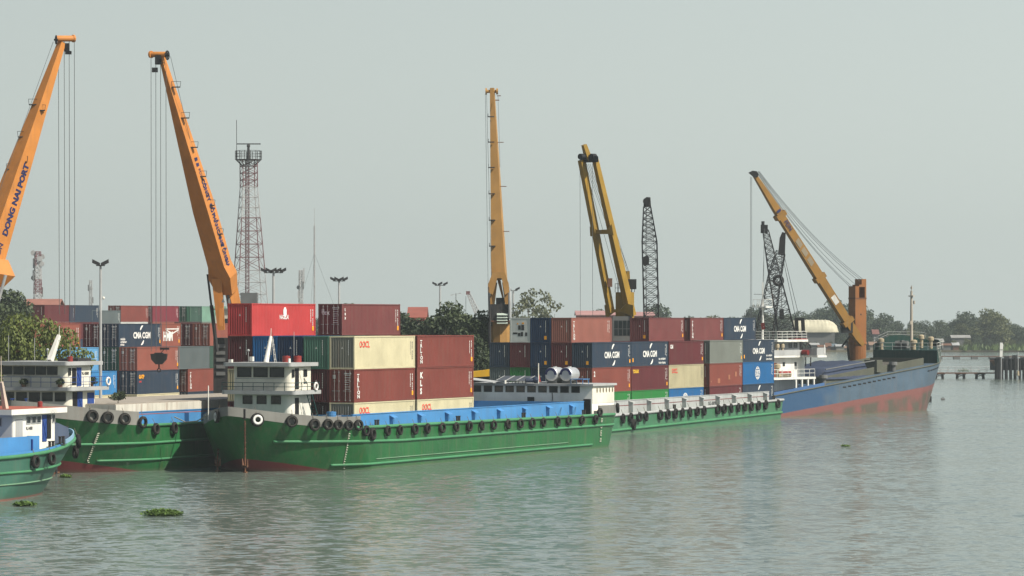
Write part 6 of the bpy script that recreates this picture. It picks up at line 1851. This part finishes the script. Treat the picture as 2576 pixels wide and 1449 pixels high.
m = MB(); c = P(1958,706,482); m.torus(c, (0.2,1,0), .62, .22, 16, 6); c2_ = P(1966,790,482); m.box(c2_.x-.3,c2_.x+.3,481.7,482.3,c2_.z-.7,c2_.z+.7); cG.put(m, 'hook_block', BLK)
for (ua, va, ub, vb) in ((1972,640,2012,805),(1972,660,2003,805),(1966,640,1966,780)):
    m = MB(); m.tube(P(ua,va,482.5), P(ub,vb,484), .035, n=5); cG.put(m, 'hoist_cable', LATM)
m = MB()
for u in (2003,2019): m.bar(P(u,800,484), P(u+2,838,484), .55, .5)
m.bar(P(2000,803,484), P(2022,803,484), .4); m.bar(P(2008,838,484), P(2016,880,484), .5); cG.put(m, 'gantry', BLK)
crawler_base(cG, P(1914,0,486).x, 486, LANDZ, DARK)

# the rust orange crane behind the coaster
Yh = 502.0
hc = P(2157, 900, Yh)
cH = Crane('floating_crane', 'rust orange column crane with long ochre jib and slack stay wires behind the coaster', (hc.x, Yh, 0.0))
aS = R(36); dS = Vector((math.sin(aS), math.cos(aS), 0)); wS = Vector((-math.cos(aS), math.sin(aS), 0))
m = MB(); cc = Vector((hc.x, Yh, 0))+wS*1.5
vs = []
for z in (-.9, 1.7):
    for i, j in ((-11,-4.2),(11,-4.2),(11,4.2),(-11,4.2)): vs.append(cc+dS*i+wS*j+Vector((0,0,z)))
m.add(vs, [(0,1,2,3),(7,6,5,4),(0,4,5,1),(1,5,6,2),(2,6,7,3),(3,7,4,0)]); cH.put(m, 'pontoon', DARK)
zc = lambda v: P(0, v, Yh).z
colx = hc.x
def hbox(m, x0, x1, y0, y1, z0, z1):
    m.add([(Vector((colx, Yh, 0))+Vector((.87,.5,0))*a+Vector((-.5,.87,0))*b+Vector((0,0,z))) for z in (z0, z1) for a, b in ((x0,y0),(x1,y0),(x1,y1),(x0,y1))],
          [(3,2,1,0),(4,5,6,7),(0,1,5,4),(1,2,6,5),(2,3,7,6),(3,0,4,7)])
m = MB(); m.tube((colx,Yh,1.7),(colx,Yh,zc(862)),1.28,n=20); m.tube((colx,Yh,zc(866)),(colx,Yh,zc(860)),1.38,n=20); cH.put(m, 'pedestal', ORG_H)
m = MB(); hbox(m, -.98,.98,-.85,.85, zc(860), zc(751)); hbox(m, -.98,-.30,-.85,.85, zc(751), zc(722)); hbox(m, .72,.98,-.85,.85, zc(751), zc(722)); hbox(m, -.30,.72,.65,.85,zc(751),zc(734)); hbox(m, -.30,.98,-.85,.85, zc(722)+.0, zc(716)); hbox(m, .15,.98,-.85,.85,zc(716),zc(702)); hbox(m,-.98,-.30,-.85,.85,zc(722),zc(720))
cH.put(m, 'crane_column', ORG_H)
m = MB(); hbox(m, -1.02,1.02,-.89,.89,zc(752),zc(749)); cH.put(m, 'column_band', RUSTY)
m = MB(); hbox(m, -.1,.12,-.86,-.851,zc(793),zc(789)); cH.put(m, 'hole', BLK)
h0 = P(2168, 868, Yh-2.2); h1 = P(1898, 440, Yh-12)
hl = lambda f: lerpP(h0, h1, f)
m = MB(); axh, sdh, nnh = boom_loft(m, [(hl(0), .9, .6), (hl(.05), .95, 1.15), (hl(.45), .95, 1.30), (hl(.8), .75, 1.05), (hl(1), .5, .5)], (.45,-.89,0)); cH.put(m, 'boom', YEL_H)
for f in (.765, .40, .14):
    m = MB(); boom_loft(m, [(hl(f-.012), 1.1, 1.95-.3*f), (hl(f+.012), 1.1, 1.95-.3*f)], (.45,-.89,0)); cH.put(m, 'boom_collar', YEL_H)
m = MB(); c = P(1896,437,Yh-12.2)
m.prism([(c.x-.75,c.z+.15),(c.x-.2,c.z+.42),(c.x+.4,c.z+.35),(c.x+.7,c.z-.1),(c.x+.55,c.z-.5),(c.x+.1,c.z-.55)], 1, c.y-.4, c.y+.4); cH.put(m, 'boom_head', BLK)
for (ua, va, ub, vb) in ((1888,445,1888,800),(1891,445,1891,790),(1903,432,2140,723),(1905,433,2144,722),(1908,434,2152,716),(1906,431,2162,708),(1908,431,2166,704),(1910,431,2170,702)):
    m = MB(); pa = P(ua,va,Yh-12); pb = P(ub,vb,Yh-12 if ua < 1895 else Yh-.6)
    n_p = 8; m.path([pa.lerp(pb, k/n_p)-Vector((0,0,(0.0 if ua < 1895 else 1.1)*4*(k/n_p)*(1-k/n_p))) for k in range(n_p+1)], .03, 5); cH.put(m, 'hoist_cable' if ua < 1895 else 'stay_cable', CABLE)
upH = nnh if nnh.x > 0 else -nnh
place_text(cH, 'PDN', .85, LETN, hl(.735)+sdh*.52-upH*.25, -axh, upH, cH.o, .03, 1.0)
c = hl(.79)+sdh*.50
for k in (-.3, .35):
    q = c-axh*k; m = MB(); m.add([q-upH*.35, q-axh*.4-upH*.4, q-axh*.45+upH*.3, q-axh*.1+upH*.4], [(0,1,2,3)]); cH.put(m, 'emblem', LETN)
m = MB(); c = hl(.27)+sdh*.515
m.add([c-axh*.7-upH*.4, c+axh*.7-upH*.4, c+axh*.7+upH*.4, c-axh*.7+upH*.4], [(0,1,2,3)]); cH.put(m, 'notice_board', paint('faded_notice', (.55,.55,.52), .6, .6))
m = MB(); c = hl(.55)+sdh*.5
for k in (-1.6, .1, 1.7): q = c+axh*k; m.add([q-axh*.7-upH*.38, q+axh*.55-upH*.38, q+axh*.7+upH*.36, q-axh*.55+upH*.36], [(0,1,2,3)])
cH.put(m, 'faded_patch', paint('faded_grey_paint', (.24,.20,.14), .7, .4))
m = MB(); q = P(2132,815,Yh-3); m.box(q.x-1,q.x+.7,q.y-.8,q.y+.8,q.z-1.3,q.z+.3); cH.put(m, 'operator_cab', DARK)
m = MB(); m.bar(P(2131,858,Yh-1), P(2136,905,Yh-1), .3); m.bar(P(2118,872,Yh-1.5), P(2142,840,Yh-1.5), .25); cH.put(m, 'ladder', BLK)
# ------------------------------------------------------------------ towers, masts, flood lights
TRED = paint('tower_red', (0.15, 0.070, 0.075), 0.6, 0.3, 0.1); TWHITE = paint('tower_white', (0.36, 0.36, 0.36), 0.6, 0.3, 0.1)
Yt = 560.0
cT = Crane('radar_tower', 'red and white banded lattice tower with railed platform and radar bar', (P(628,800,Yt).x, Yt, LANDZ), 'tower')
def tw(v): return (37.0 if v <= 470 else 37.0+(v-470)*.131)/15.34
secs = [(401,470,TRED,4),(470,548,TWHITE,3),(548,680,TRED,4),(680,770,TWHITE,3),(770,812,TRED,2)]
for va, vb, mt, n in secs:
    m = MB(); ca = 625.5+(va-400)*.008; cb_ = 625.5+(vb-400)*.008
    lattice(m, P(cb_,vb,Yt), P(ca,va,Yt), tw(vb), tw(va), n, .085, .04, (.96,.28,0)); cT.put(m, 'tower_section', mt)
m = MB(); lattice(m, P(622,812,Yt), P(622,402,Yt), .55, .55, 40, .04, .025, (.96,.28,0)); cT.put(m, 'ladder', TRED)
pz = P(0,401,Yt).z; px = P(625,0,Yt).x
m = MB(); m.tube((px,Yt,pz-.12),(px,Yt,pz),2.15,n=14)
for k in range(14):
    a = 2*math.pi*k/14; b_ = 2*math.pi*(k+1)/14; p = Vector((px+math.cos(a)*2.15,Yt+math.sin(a)*2.15,pz)); q = Vector((px+math.cos(b_)*2.15,Yt+math.sin(b_)*2.15,pz))
    m.tube(p,p+Vector((0,0,1.4)),.05,n=4)
    for h in (.5,.95,1.4): m.tube(p+Vector((0,0,h)),q+Vector((0,0,h)),.035,n=4)
    m.tube(p, Vector((px+math.cos(a)*1.1,Yt+math.sin(a)*1.1,pz-1.0)), .05, n=4)
cT.put(m, 'platform', DARK)
m = MB(); m.tube((px,Yt,pz),(px,Yt,pz+2.0),.28,.2,8); m.ball((px,Yt,pz+2.2),.3,.3,.3,8,5); m.box(px-1.9,px+2.0,Yt-.12,Yt+.12,pz+2.45,pz+2.62); cT.put(m, 'radar', DARK)
m = MB(); m.tube(P(595.5,400,Yt-1), P(595,302,Yt-1), .05, n=5); cT.put(m, 'whip_antenna', DARK)
m = MB(); c = P(627,752,Yt-2); m.box(c.x-1.35,c.x+1.35,Yt-3,Yt-.5,c.z-2.2,c.z+1.0); cT.put(m, 'equipment_hut', MIDGREY)
def cell_tower(u, vt, Y, w0, w1, label, dishes, seed, name='cell_tower', mats=None, group=None, n=9):
    c = Crane(name, label, (P(u,800,Y).x, Y, LANDZ), 'mast', group)
    ms = mats or (TRED, TWHITE); z0 = LANDZ; z1 = P(u,vt,Y).z
    for k in range(n):
        f, g = k/n, (k+1)/n; m = MB(); x = P(u,0,Y).x
        lattice(m, (x,Y,z0+(z1-z0)*f), (x,Y,z0+(z1-z0)*g), w0+(w1-w0)*f, w0+(w1-w0)*g, 3, .09, .055, (.9,.4,0)); c.put(m, 'mast_section', ms[k % len(ms)])
    rd = random.Random(seed)
    for k in range(dishes):
        z = z1-rd.uniform(0, (z1-z0)*.42); a = rd.uniform(0, 6.28); x = P(u,0,Y).x+math.cos(a)*(w1*.5+.4); y = Y+math.sin(a)*(w1*.5+.4)
        m = MB()
        if rd.random() < .6: m.box(x-.16,x+.16,y-.12,y+.12,z-1.0,z+1.0)
        else: m.tube((x,y-.2,z),(x,y+.2,z),.55,n=12)
        c.put(m, 'antenna', PALE if rd.random() < .5 else MIDGREY)
    return c
cell_tower(95, 633, 700, 2.0, 1.0, 'red and white cell mast with panel antennas above the red roof', 9, 1)
cell_tower(757, 680, 900, 1.0, .8, 'small pale cell mast behind the multi lamp flood light', 8, 2, mats=(PALE, TWHITE), n=6)
cell_tower(228, 705, 1100, 1.0, .7, 'faint distant mast beyond the yard stacks', 3, 3, mats=(PALE,), n=5)
cell_tower(791, 568, 950, .25, .2, 'thin guyed mast with needle top', 0, 4, mats=(PALE, TWHITE), n=9)
c = bpy.data.objects.new('needle', None); bpy.data.objects.remove(c)
gm = [o for o in bpy.data.objects if o.get('label', '').startswith('thin guyed')][0]
m = MB(); zz = P(0,568,950).z-LANDZ; m.tube((0,0,zz),(0,0,P(0,524,950).z-LANDZ),.08,.05,5)
m.build('needle', PALE, gm)
for a in (0.4, 2.5, 4.6):
    MB().tube((0,0,zz*.8),(math.cos(a)*12,math.sin(a)*12,0.1),.03,n=4).build('guy_wire', CABLE, gm)
def flood(u, vt, Y, heads, label, spread=1.1, thick=.16):
    c = Crane('flood_light', label, (P(u,800,Y).x, Y, LANDZ), 'flood light', 'flood light masts of the port')
    x = P(u,0,Y).x; zt = P(u,vt,Y).z
    m = MB(); m.tube((x,Y,LANDZ),(x,Y,zt),thick*1.5,thick,10); c.put(m, 'pole', PALE)
    m = MB(); m.bar((x-spread,Y,zt),(x+spread,Y,zt),.12); c.put(m, 'crossbar', MIDGREY)
    for k in range(heads):
        xx = x-spread+2*spread*k/max(1, heads-1); m = MB()
        t_ = .35 if xx < x else -.35
        m.prism([(xx-.45,zt+.10+t_*.6),(xx+.45,zt+.10-t_*.6),(xx+.42,zt+.52-t_*.6),(xx-.42,zt+.52+t_*.6)], 1, Y-.35, Y+.15); c.put(m, 'lamp_head', DARK)
    return c
f0 = flood(253, 668, 395, 2, 'tall flood light mast with two lamp heads and a small camera', .5, .13)
x = P(253,0,395).x; z = P(253,752,395).z
m = MB(); m.bar((x,395,z+.3),(x+.35,395,z+.3),.05); m.ball((x+.35,395,z+.1),.16,.16,.18,8,5); f0.put(m, 'camera', WHITE)
flood(688, 686, 480, 5, 'flood light mast with a wide cluster of lamps beside the lattice tower', 1.35)
flood(853, 707, 560, 4, 'flood light mast with tilted lamps above the plum container doors', 1.0)
flood(1107, 718, 640, 3, 'flood light mast behind the tallest dark tree', 1.0)
flood(1291, 731, 640, 2, 'flood light mast just beside the ochre crane', .8)
for u, vt, Y, l_ in ((1147,738,700,'slim lamp post behind the dark trees'),(1050,812,470,'thin pole with bracket lamps in front of the dark trees')):
    c = Crane('lamp_post', l_, (P(u,800,Y).x, Y, LANDZ), 'lamp post'); x = P(u,0,Y).x; zt = P(0,vt,Y).z
    m = MB(); m.tube((x,Y,LANDZ),(x,Y,zt),.1,.07,8); c.put(m, 'pole', MIDGREY)
    m = MB(); m.bar((x-.9,Y,zt-.3),(x+.9,Y,zt),.07); m.box(x-1.1,x-.6,Y-.1,Y+.1,zt-.4,zt-.25); m.box(x+.6,x+1.1,Y-.1,Y+.1,zt-.05,zt+.1); c.put(m, 'lamp_head', PALE)
cS = Crane('lattice_crane', 'small distant red and white crane jib leaning above the dark trees', (P(1202,800,760).x, 760, LANDZ))
m = MB(); lattice(m, P(1202,790,760), P(1178,738,760), 1.1, .7, 7, .10, .06); cS.put(m, 'boom', TWHITE)
m = MB(); c = P(1177,737,760); m.box(c.x-.4,c.x+.5,759.6,760.4,c.z-.4,c.z+.4); cS.put(m, 'boom_head', TRED)
m = MB(); m.tube(P(1172,745,760),P(1172,800,760),.05,n=4); cS.put(m, 'hoist_cable', CABLE)
crawler_base(cS, P(1203,0,762).x, 762, LANDZ, MIDGREY)

# ------------------------------------------------------------------ buildings
TILE = paint('roof_tile_red', (0.25, 0.115, 0.09), 0.8, 0.4); WALLW = paint('house_wall', (0.45, 0.42, 0.36), 0.8, 0.4)
SHEDR = paint('shed_red', (0.24, 0.078, 0.06), 0.7, 0.35, 0.1); TINP = paint('tin_pale', (0.27, 0.27, 0.26), 0.5, 0.35, 0.15); TINR = paint('tin_rusty', (0.22, 0.14, 0.10), 0.7, 0.4, 0.4); TINB = paint('tin_blue', (0.10, 0.14, 0.17), 0.6, 0.4, 0.1)
def house(name, label, u0, u1, v_eave, v_ridge, Y, depth, wall, roofm, cat='house', group=None, z0=None, windows=0, base_v=None):
    z0 = LANDZ if z0 is None else z0
    x0, x1 = P(u0,0,Y).x, P(u1,0,Y).x; ze = P(0,v_eave,Y).z; zr = P(0,v_ridge,Y).z
    c = Crane(name, label, ((x0+x1)/2, Y, z0), cat, group)
    m = MB(); m.box(x0,x1,Y,Y+depth,z0,ze); w = c.put(m, 'wall', wall)
    m = MB(); o = .4; m.prism([(Y-o,ze-.05),(Y+depth/2,zr),(Y+depth+o,ze-.05),(Y+depth+o,ze+.12),(Y+depth/2,zr+.18),(Y-o,ze+.12)], 0, x0-o, x1+o)
    m.prism([(Y,ze-.02),(Y+depth,ze-.02),(Y+depth/2,zr-.1)], 0, x0+.05, x1-.05); c.put(m, 'roof', roofm)
    for k in range(windows):
        xx = x0+(x1-x0)*(k+.5)/windows; m = MB(); m.box(xx-.5,xx+.5,Y-.04,Y+.02,z0+1.0,z0+2.0); c.put(m, 'window', GLASS, parent=w)
    return c
house('house', 'house with orange red tiled roof behind the yellow green tree', 60, 143, 773, 754, 640, 9, WALLW, TILE, windows=4)
house('warehouse', 'red shed wall standing between the dark trees', 1030, 1068, 800, 775, 520, 10, SHEDR, SHEDR, 'shed')
house('warehouse', 'long faded red warehouse roof behind the twin beam crane', 1452, 1550, 793, 783, 900, 20, SHEDR, paint('faded_red_roof', (.36,.20,.19), .7, .3), 'warehouse')
house('warehouse', 'shorter faded red warehouse roof beside the lattice boom', 1592, 1645, 795, 786, 900, 20, SHEDR, MATS['faded_red_roof'], 'warehouse')
house('house', 'small house with bright red roof among the far trees', 2197, 2210, 841, 830, 1348, 7, MIDGREY, paint('bright_red_roof', (.17,.075,.065), .7, .2), z0=.7)
# arched hangar
Yg = 1344.0
x0, x1 = P(1990,0,Yg).x, P(2113,0,Yg).x; zb = P(0,836,Yg).z; zt = P(0,805,Yg).z
cK = Crane('hangar', 'large cream arched hangar roof on the far bank', ((x0+x1)/2, Yg, .7), 'hangar')
m = MB(); n = 22; cols = 26; R_ = zt-zb; Dp = 12.0
for i in range(cols+1):
    f = i/cols; x = x0+(x1-x0)*f; e = 1.0
    if f > .72: e = math.sqrt(max(0.0, 1-((f-.72)/.28)**2))*0.98+.02
    if f < .12: e = math.sqrt(max(0.0, 1-((.12-f)/.12)**2))*.6+.4
    rib = 1+.03*(i % 2)
    for k in range(n+1):
        a = math.pi*k/n; m.v.append((x, Yg+Dp*.5-math.cos(a)*Dp*.5*max(.15,e), zb+math.sin(a)*R_*e*rib))
for i in range(cols):
    for k in range(n): a = i*(n+1)+k; m.f.append((a, a+1, a+n+2, a+n+1))
cK.put(m, 'roof', paint('hangar_cream', (0.50,0.47,0.35), .6, .35, 0, streak=(.5,.1,.05)))
m = MB(); m.box(x0+1,x1-2,Yg+1,Yg+Dp-1,.7,zb+.1); cK.put(m, 'wall', MIDGREY)
# shacks along the far water
rsx = random.Random(17)
u = 2012; k = 0
cols_ = [('pale tin', TINP), ('rusty tin', TINR), ('bluish tin', TINB), ('white sheet', PALE), ('brown', RUSTY)]
walls_ = [('dark plank', paint('dark_plank', (.06,.05,.045), .8, .4)), ('grey board', MIDGREY), ('pale board', paint('pale_board', (.22,.21,.18), .8, .4)), ('brown board', RUSTY)]
pos_w = ('by the hangar', 'behind the rust orange column', 'behind the coaster bow', 'at the grassy end of the village')
while u < 2420:
    w = rsx.uniform(10, 22); Y = 1326+rsx.uniform(0, 14); r_ = rsx.choice(cols_); wl = rsx.choice(walls_)
    ve = 876-rsx.uniform(0, 8); vr = ve-rsx.uniform(4, 9)
    place = pos_w[0] if u < 2110 else pos_w[1] if u < 2190 else pos_w[2] if u < 2355 else pos_w[3]
    house('riverside_shack', f'{r_[0]} roofed shack with {wl[0]} wall {place}', u, u+w, ve, vr, Y, 6, wl[1], r_[1], 'shack', 'shacks of the far bank', z0=.5)
    u += w*rsx.uniform(.72, 1.05); k += 1
for u, w, ve, vr, l_ in ((2395,45,850,844,'long pale awning roof among the far trees'),(2345,28,861,853,'white sheet roof above the far grass'),(2060,26,860,854,'green sheet roof above the village of shacks'),(2235,60,856,848,'long white roof line behind the bow railing')):
    house('riverside_shack', l_, u, u+w, ve, vr, 1350, 6, walls_[1][1], TINP if 'green' not in l_ else paint('tin_green', (.12,.18,.14), .6, .3), 'shack', 'shacks of the far bank', z0=.5)

ob = Crane('office_building', 'grey flat roofed port building under the lattice tower, hidden by the red container', (P(632,800,556).x, 556, LANDZ), 'building')
zr_ = P(0,776,Yt).z; xo = P(632,0,556).x
m = MB(); m.box(xo-5.5,xo+6.5,552,566,LANDZ,zr_-.3); ow = ob.put(m, 'wall', WALLW)
m = MB(); m.box(xo-5.9,xo+6.9,551.6,566.4,zr_-.298,zr_); ob.put(m, 'roof', MIDGREY)
for k in range(5):
    for r_ in range(4): m = MB(); m.box(xo-4.6+2.2*k,xo-3.4+2.2*k,551.95,552.02,LANDZ+1.2+3.2*r_,LANDZ+2.6+3.2*r_); ob.put(m, 'window', GLASS, parent=ow)
# ------------------------------------------------------------------ quay equipment peeping out
c = Crane('wheel_loader', 'yellow wheel loader on the quay between the brown containers and ochre crane', (P(1222,930,400).x, 400, LANDZ), 'loader')
q = P(1220,934,400)
m = MB(); m.prism([(q.x-1.4,q.z-.7),(q.x+1.5,q.z-.5),(q.x+1.5,q.z+.35),(q.x-.4,q.z+.1),(q.x-1.4,q.z+.0)], 1, 399, 401.5); c.put(m, 'body', paint('loader_yellow', (.62,.36,.02), .5, .2))
m = MB(); m.box(q.x-3.2,q.x-1.42,399.1,401.4,q.z-1.0,q.z-.25); c.put(m, 'cab', DARK)
for xx in (-2.3,.9):
    for ya in (398.8, 401.1): m = MB(); m.tube((q.x+xx,ya,1.75),(q.x+xx,ya+.6,1.75),.85,n=16); c.put(m, 'wheel', RUBBER)
m = MB(); m.box(q.x-3,q.x+1.3,399.3,401.2,1.6,q.z-.68); c.put(m, 'chassis', DARK)

# ------------------------------------------------------------------ piers and river bits
def pier(name, label, u0, u1, v_deck, v_foot, us, rails, blocks):
    Y = CAM_H*FPX/(v_foot-VH); zd = P(0,v_deck,Y).z; x0, x1 = P(u0,0,Y).x, P(u1,0,Y).x
    c = Crane(name, label, ((x0+x1)/2, Y, 0), 'pier', 'walkways on piles')
    m = MB(); m.box(x0,x1,Y-.9,Y+.9,zd-.25,zd); c.put(m, 'deck', RUSTY)
    for u in us:
        x = P(u,0,Y).x
        m = MB()
        if blocks: m.box(x-1.0,x+1.0,Y-1.1,Y+1.1,-.8,zd-.25)
        else:
            for dx in (-.85,.85):
                for dy in (-.8,.8): m.tube((x+dx,Y+dy,-1),(x+dx*.8,Y+dy,zd-.25),.2,n=8)
            m.bar((x-.85,Y-.8,.3),(x+.85,Y-.8,zd-.4),.12); m.bar((x+.85,Y-.8,.3),(x-.85,Y-.8,zd-.4),.12); m.box(x-1.1,x+1.1,Y-1,Y+1,zd-.45,zd-.252)
        c.put(m, 'pile', BLK if not blocks else MIDGREY)
    if rails:
        m = MB(); n = int((x1-x0)/1.6)
        for s_ in (-.85,.85):
            for k in range(n+1): x = x0+(x1-x0)*k/n; m.tube((x,Y+s_,zd),(x,Y+s_,zd+1.2),.045,n=4)
            for h in (.6,1.2): m.tube((x0,Y+s_,zd+h),(x1,Y+s_,zd+h),.04,n=4)
        c.put(m, 'railing', PALE)
    return c
p1_ = pier('walkway_pier', 'railed walkway on black pile trestles beyond the coaster bow', 2250, 2520, 937, 952, (2300,2362.7,2416.5,2465), True, False)
p2_ = pier('walkway_pier', 'farther low walkway on grey block piles, beyond the railed one', 2230, 2700, 895.5, 903.6, (2240,2273,2316,2362,2406,2451,2496,2541,2586,2640), False, True)
m = MB()
Y2 = CAM_H*FPX/103.6
for k in range(24): x = P(2235+20*k,0,Y2).x; m.tube((x,Y2-.8,1.0),(x,Y2-.8,2.2),.06,n=4)
m.tube((P(2235,0,Y2).x,Y2-.8,2.2),(P(2695,0,Y2).x,Y2-.8,2.2),.05,n=4)
p2_.put(m, 'railing', MIDGREY)
Yj = 735.0
jx0, jx1 = P(2505,0,Yj).x, P(2680,0,Yj).x; zj = P(0,900,Yj).z
cJ = Crane('jetty', 'dark timber jetty on thick piles at the end of the walkway', ((jx0+jx1)/2, Yj, 0), 'jetty')
m = MB(); m.box(jx0,jx1,Yj,Yj+9,zj-2.7,zj-.2); cJ.put(m, 'platform', paint('tarred_timber', (.012,.014,.020), .8, .3))
for k in range(17): x = jx0+.3+.95*k; m = MB(); m.tube((x,Yj-.35,-1),(x,Yj-.35,zj-.3+random.uniform(-.2,.3)),.34 if k else .6,n=10); cJ.put(m, 'pile', BLK)
m = MB()
for k in range(9): m.box(jx0+.2+1.75*k,jx0+1.2+1.75*k,Yj+.4,Yj+1.4,zj-.198,zj+.15+.2*(k % 3))
cJ.put(m, 'bollard_block', DARK)
m = MB(); m.prism([(jx0-1.2,zj-.6),(jx0+1.0,zj-.3),(jx0+1.0,zj-1.8),(jx0+.1,zj-1.9)], 1, Yj-.2, Yj+2); cJ.put(m, 'corner_fender', RUSTY)
sg = Crane('river_sign', 'tall white navigation sign on a thin pole at the jetty corner', tuple(P(2518,958,Yj-1.2)), 'sign')
ss = [P(u,v,Yj-1.2) for u, v in ((2516,862),(2522,862),(2524,868),(2523,876),(2521.5,898),(2515,898),(2515.3,866))]
m = MB(); m.prism([(p.x,p.z) for p in ss], 1, Yj-1.32, Yj-1.24); sg.put(m, 'board', LETW)
m = MB(); a = P(2518.5,862,Yj-1.2); m.tube((a.x,Yj-1.15,-.8),(a.x,Yj-1.15,a.z-.3),.12,n=8); sg.put(m, 'pole', PALE)
m = MB(); q = P(2519,880,Yj-1.33); m.box(q.x-.34,q.x+.34,q.y-.02,q.y,q.z-.06,q.z+.06); sg.put(m, 'clamp', MIDGREY)
pp = Crane('mooring_post', 'thin pale post with cream foot in front of the jetty', tuple(P(2561,955,Yj-1.2)), 'post'); a = P(2561,885,Yj-1.2)
m = MB(); m.tube((a.x,Yj-1.2,-.8),(a.x,Yj-1.2,a.z),.10,n=8); pp.put(m, 'pole', PALE); m = MB(); q = P(2561,940,Yj-1.2); m.tube((a.x,Yj-1.2,q.z-.4),(a.x,Yj-1.2,q.z+.6),.3,.22,8); pp.put(m, 'foot', VENT)
by = G(2336,1010); fb = Crane('mooring_buoy', 'dark box shaped mooring float beside the coaster stem', (by.x, by.y, 0), 'buoy')
m = MB(); m.box(by.x-.42,by.x+.42,by.y-.5,by.y+.5,-.3,.85); fb.put(m, 'float', DARK); m = MB(); m.bar((by.x-.35,by.y,.85),(by.x-.45,by.y,1.45),.1); m.bar((by.x+.1,by.y,.85),(by.x-.45,by.y,1.45),.1); fb.put(m, 'lifting_eye', DARK)
by = G(2372,1006); fb = Crane('mooring_buoy', 'tiny grey drum buoy floating right of the dark float', (by.x, by.y, 0), 'buoy')
fb.o['label'] = 'tiny grey drum buoy floating alone away from the dark float'
m = MB(); m.tube((by.x-.3,by.y,.05),(by.x+.3,by.y,.05),.26,n=12); fb.put(m, 'float', MIDGREY); m = MB(); m.tube((by.x,by.y,.28),(by.x,by.y,.5),.05,n=6); fb.put(m, 'lifting_eye', DARK)
HYA = leaf_mat('hyacinth_leaf', (0.07, 0.125, 0.028), 0.45, 1.5)
def hyacinth(u, v, wid, dep, n, hgt, label, seed):
    g = G(u, v); o = thing('water_hyacinth', label, 'floating plants', (g.x, g.y, 0), 0, 'floating water hyacinth')
    rd = random.Random(seed); m = MB(); st = MB()
    for _ in range(n):
        while True:
            a, b_ = rd.uniform(-1,1), rd.uniform(-1,1)
            if a*a+b_*b_ < 1: break
        e = 1-.55*(a*a+b_*b_); x = a*wid/2*(1+.15*rd.gauss(0,1)); y = b_*dep/2; z = hgt*e*rd.uniform(.2,1.0); s_ = rd.uniform(.07,.17)
        t = rd.uniform(0,6.28); dx, dy = math.cos(t)*s_, math.sin(t)*s_; up = rd.uniform(.2,1.0)*s_
        m.add([(x-dx,y-dy,z-up*.3),(x+dy*.7,y-dx*.7,z+up*.3),(x+dx,y+dy,z+up),(x-dy*.7,y+dx*.7,z+up*.2)], [(0,1,2,3)])
        if rd.random() < .3: st.tube((x*.95,y*.95,-.04),(x,y,z),.012,n=3)
    m.build('leaves', HYA, o, recalc=False); st.build('stems', HYA, o)
hyacinth(410, 1296, 2.4, 3.2, 900, .42, 'largest raft of water hyacinth drifting in the open foreground water', 1)
hyacinth(62, 1272, 1.4, 2.2, 420, .30, 'smaller raft of water hyacinth before the small teal boat', 2)
hyacinth(165, 1201, .9, 1.6, 240, .22, 'little yellowish raft of water hyacinth at the foot of the thin pipe', 3)
hyacinth(2127, 1123, .9, 1.2, 120, .14, 'tiny hyacinth raft far out in the open water', 4)
hyacinth(2424, 935, 2.6, 1.5, 160, .8, 'heap of green weed on the railed walkway', 5)
bpy.data.objects[[o.name for o in bpy.data.objects if o.get('label','').startswith('heap of green')][0]].location = P(2424, 935.5, CAM_H*FPX/152-.2)

# ------------------------------------------------------------------ humid air
hm = bpy.data.materials.new('haze_air'); hm.use_nodes = True
N = hm.node_tree.nodes; L_ = hm.node_tree.links
N.remove(N['Principled BSDF'])
pv = N.new('ShaderNodeVolumePrincipled'); pv.inputs['Color'].default_value = (0.46, 0.53, 0.55, 1); pv.inputs['Density'].default_value = 0.00018; pv.inputs['Anisotropy'].default_value = 0.0
L_.new(pv.outputs[0], N['Material Output'].inputs['Volume'])
hz = MB(); hz.box(-900, 900, -60, 1880, -2.8, 62)
tag(hz.build('haze', hm), kind='stuff')['label'] = 'pale humid haze over the river'
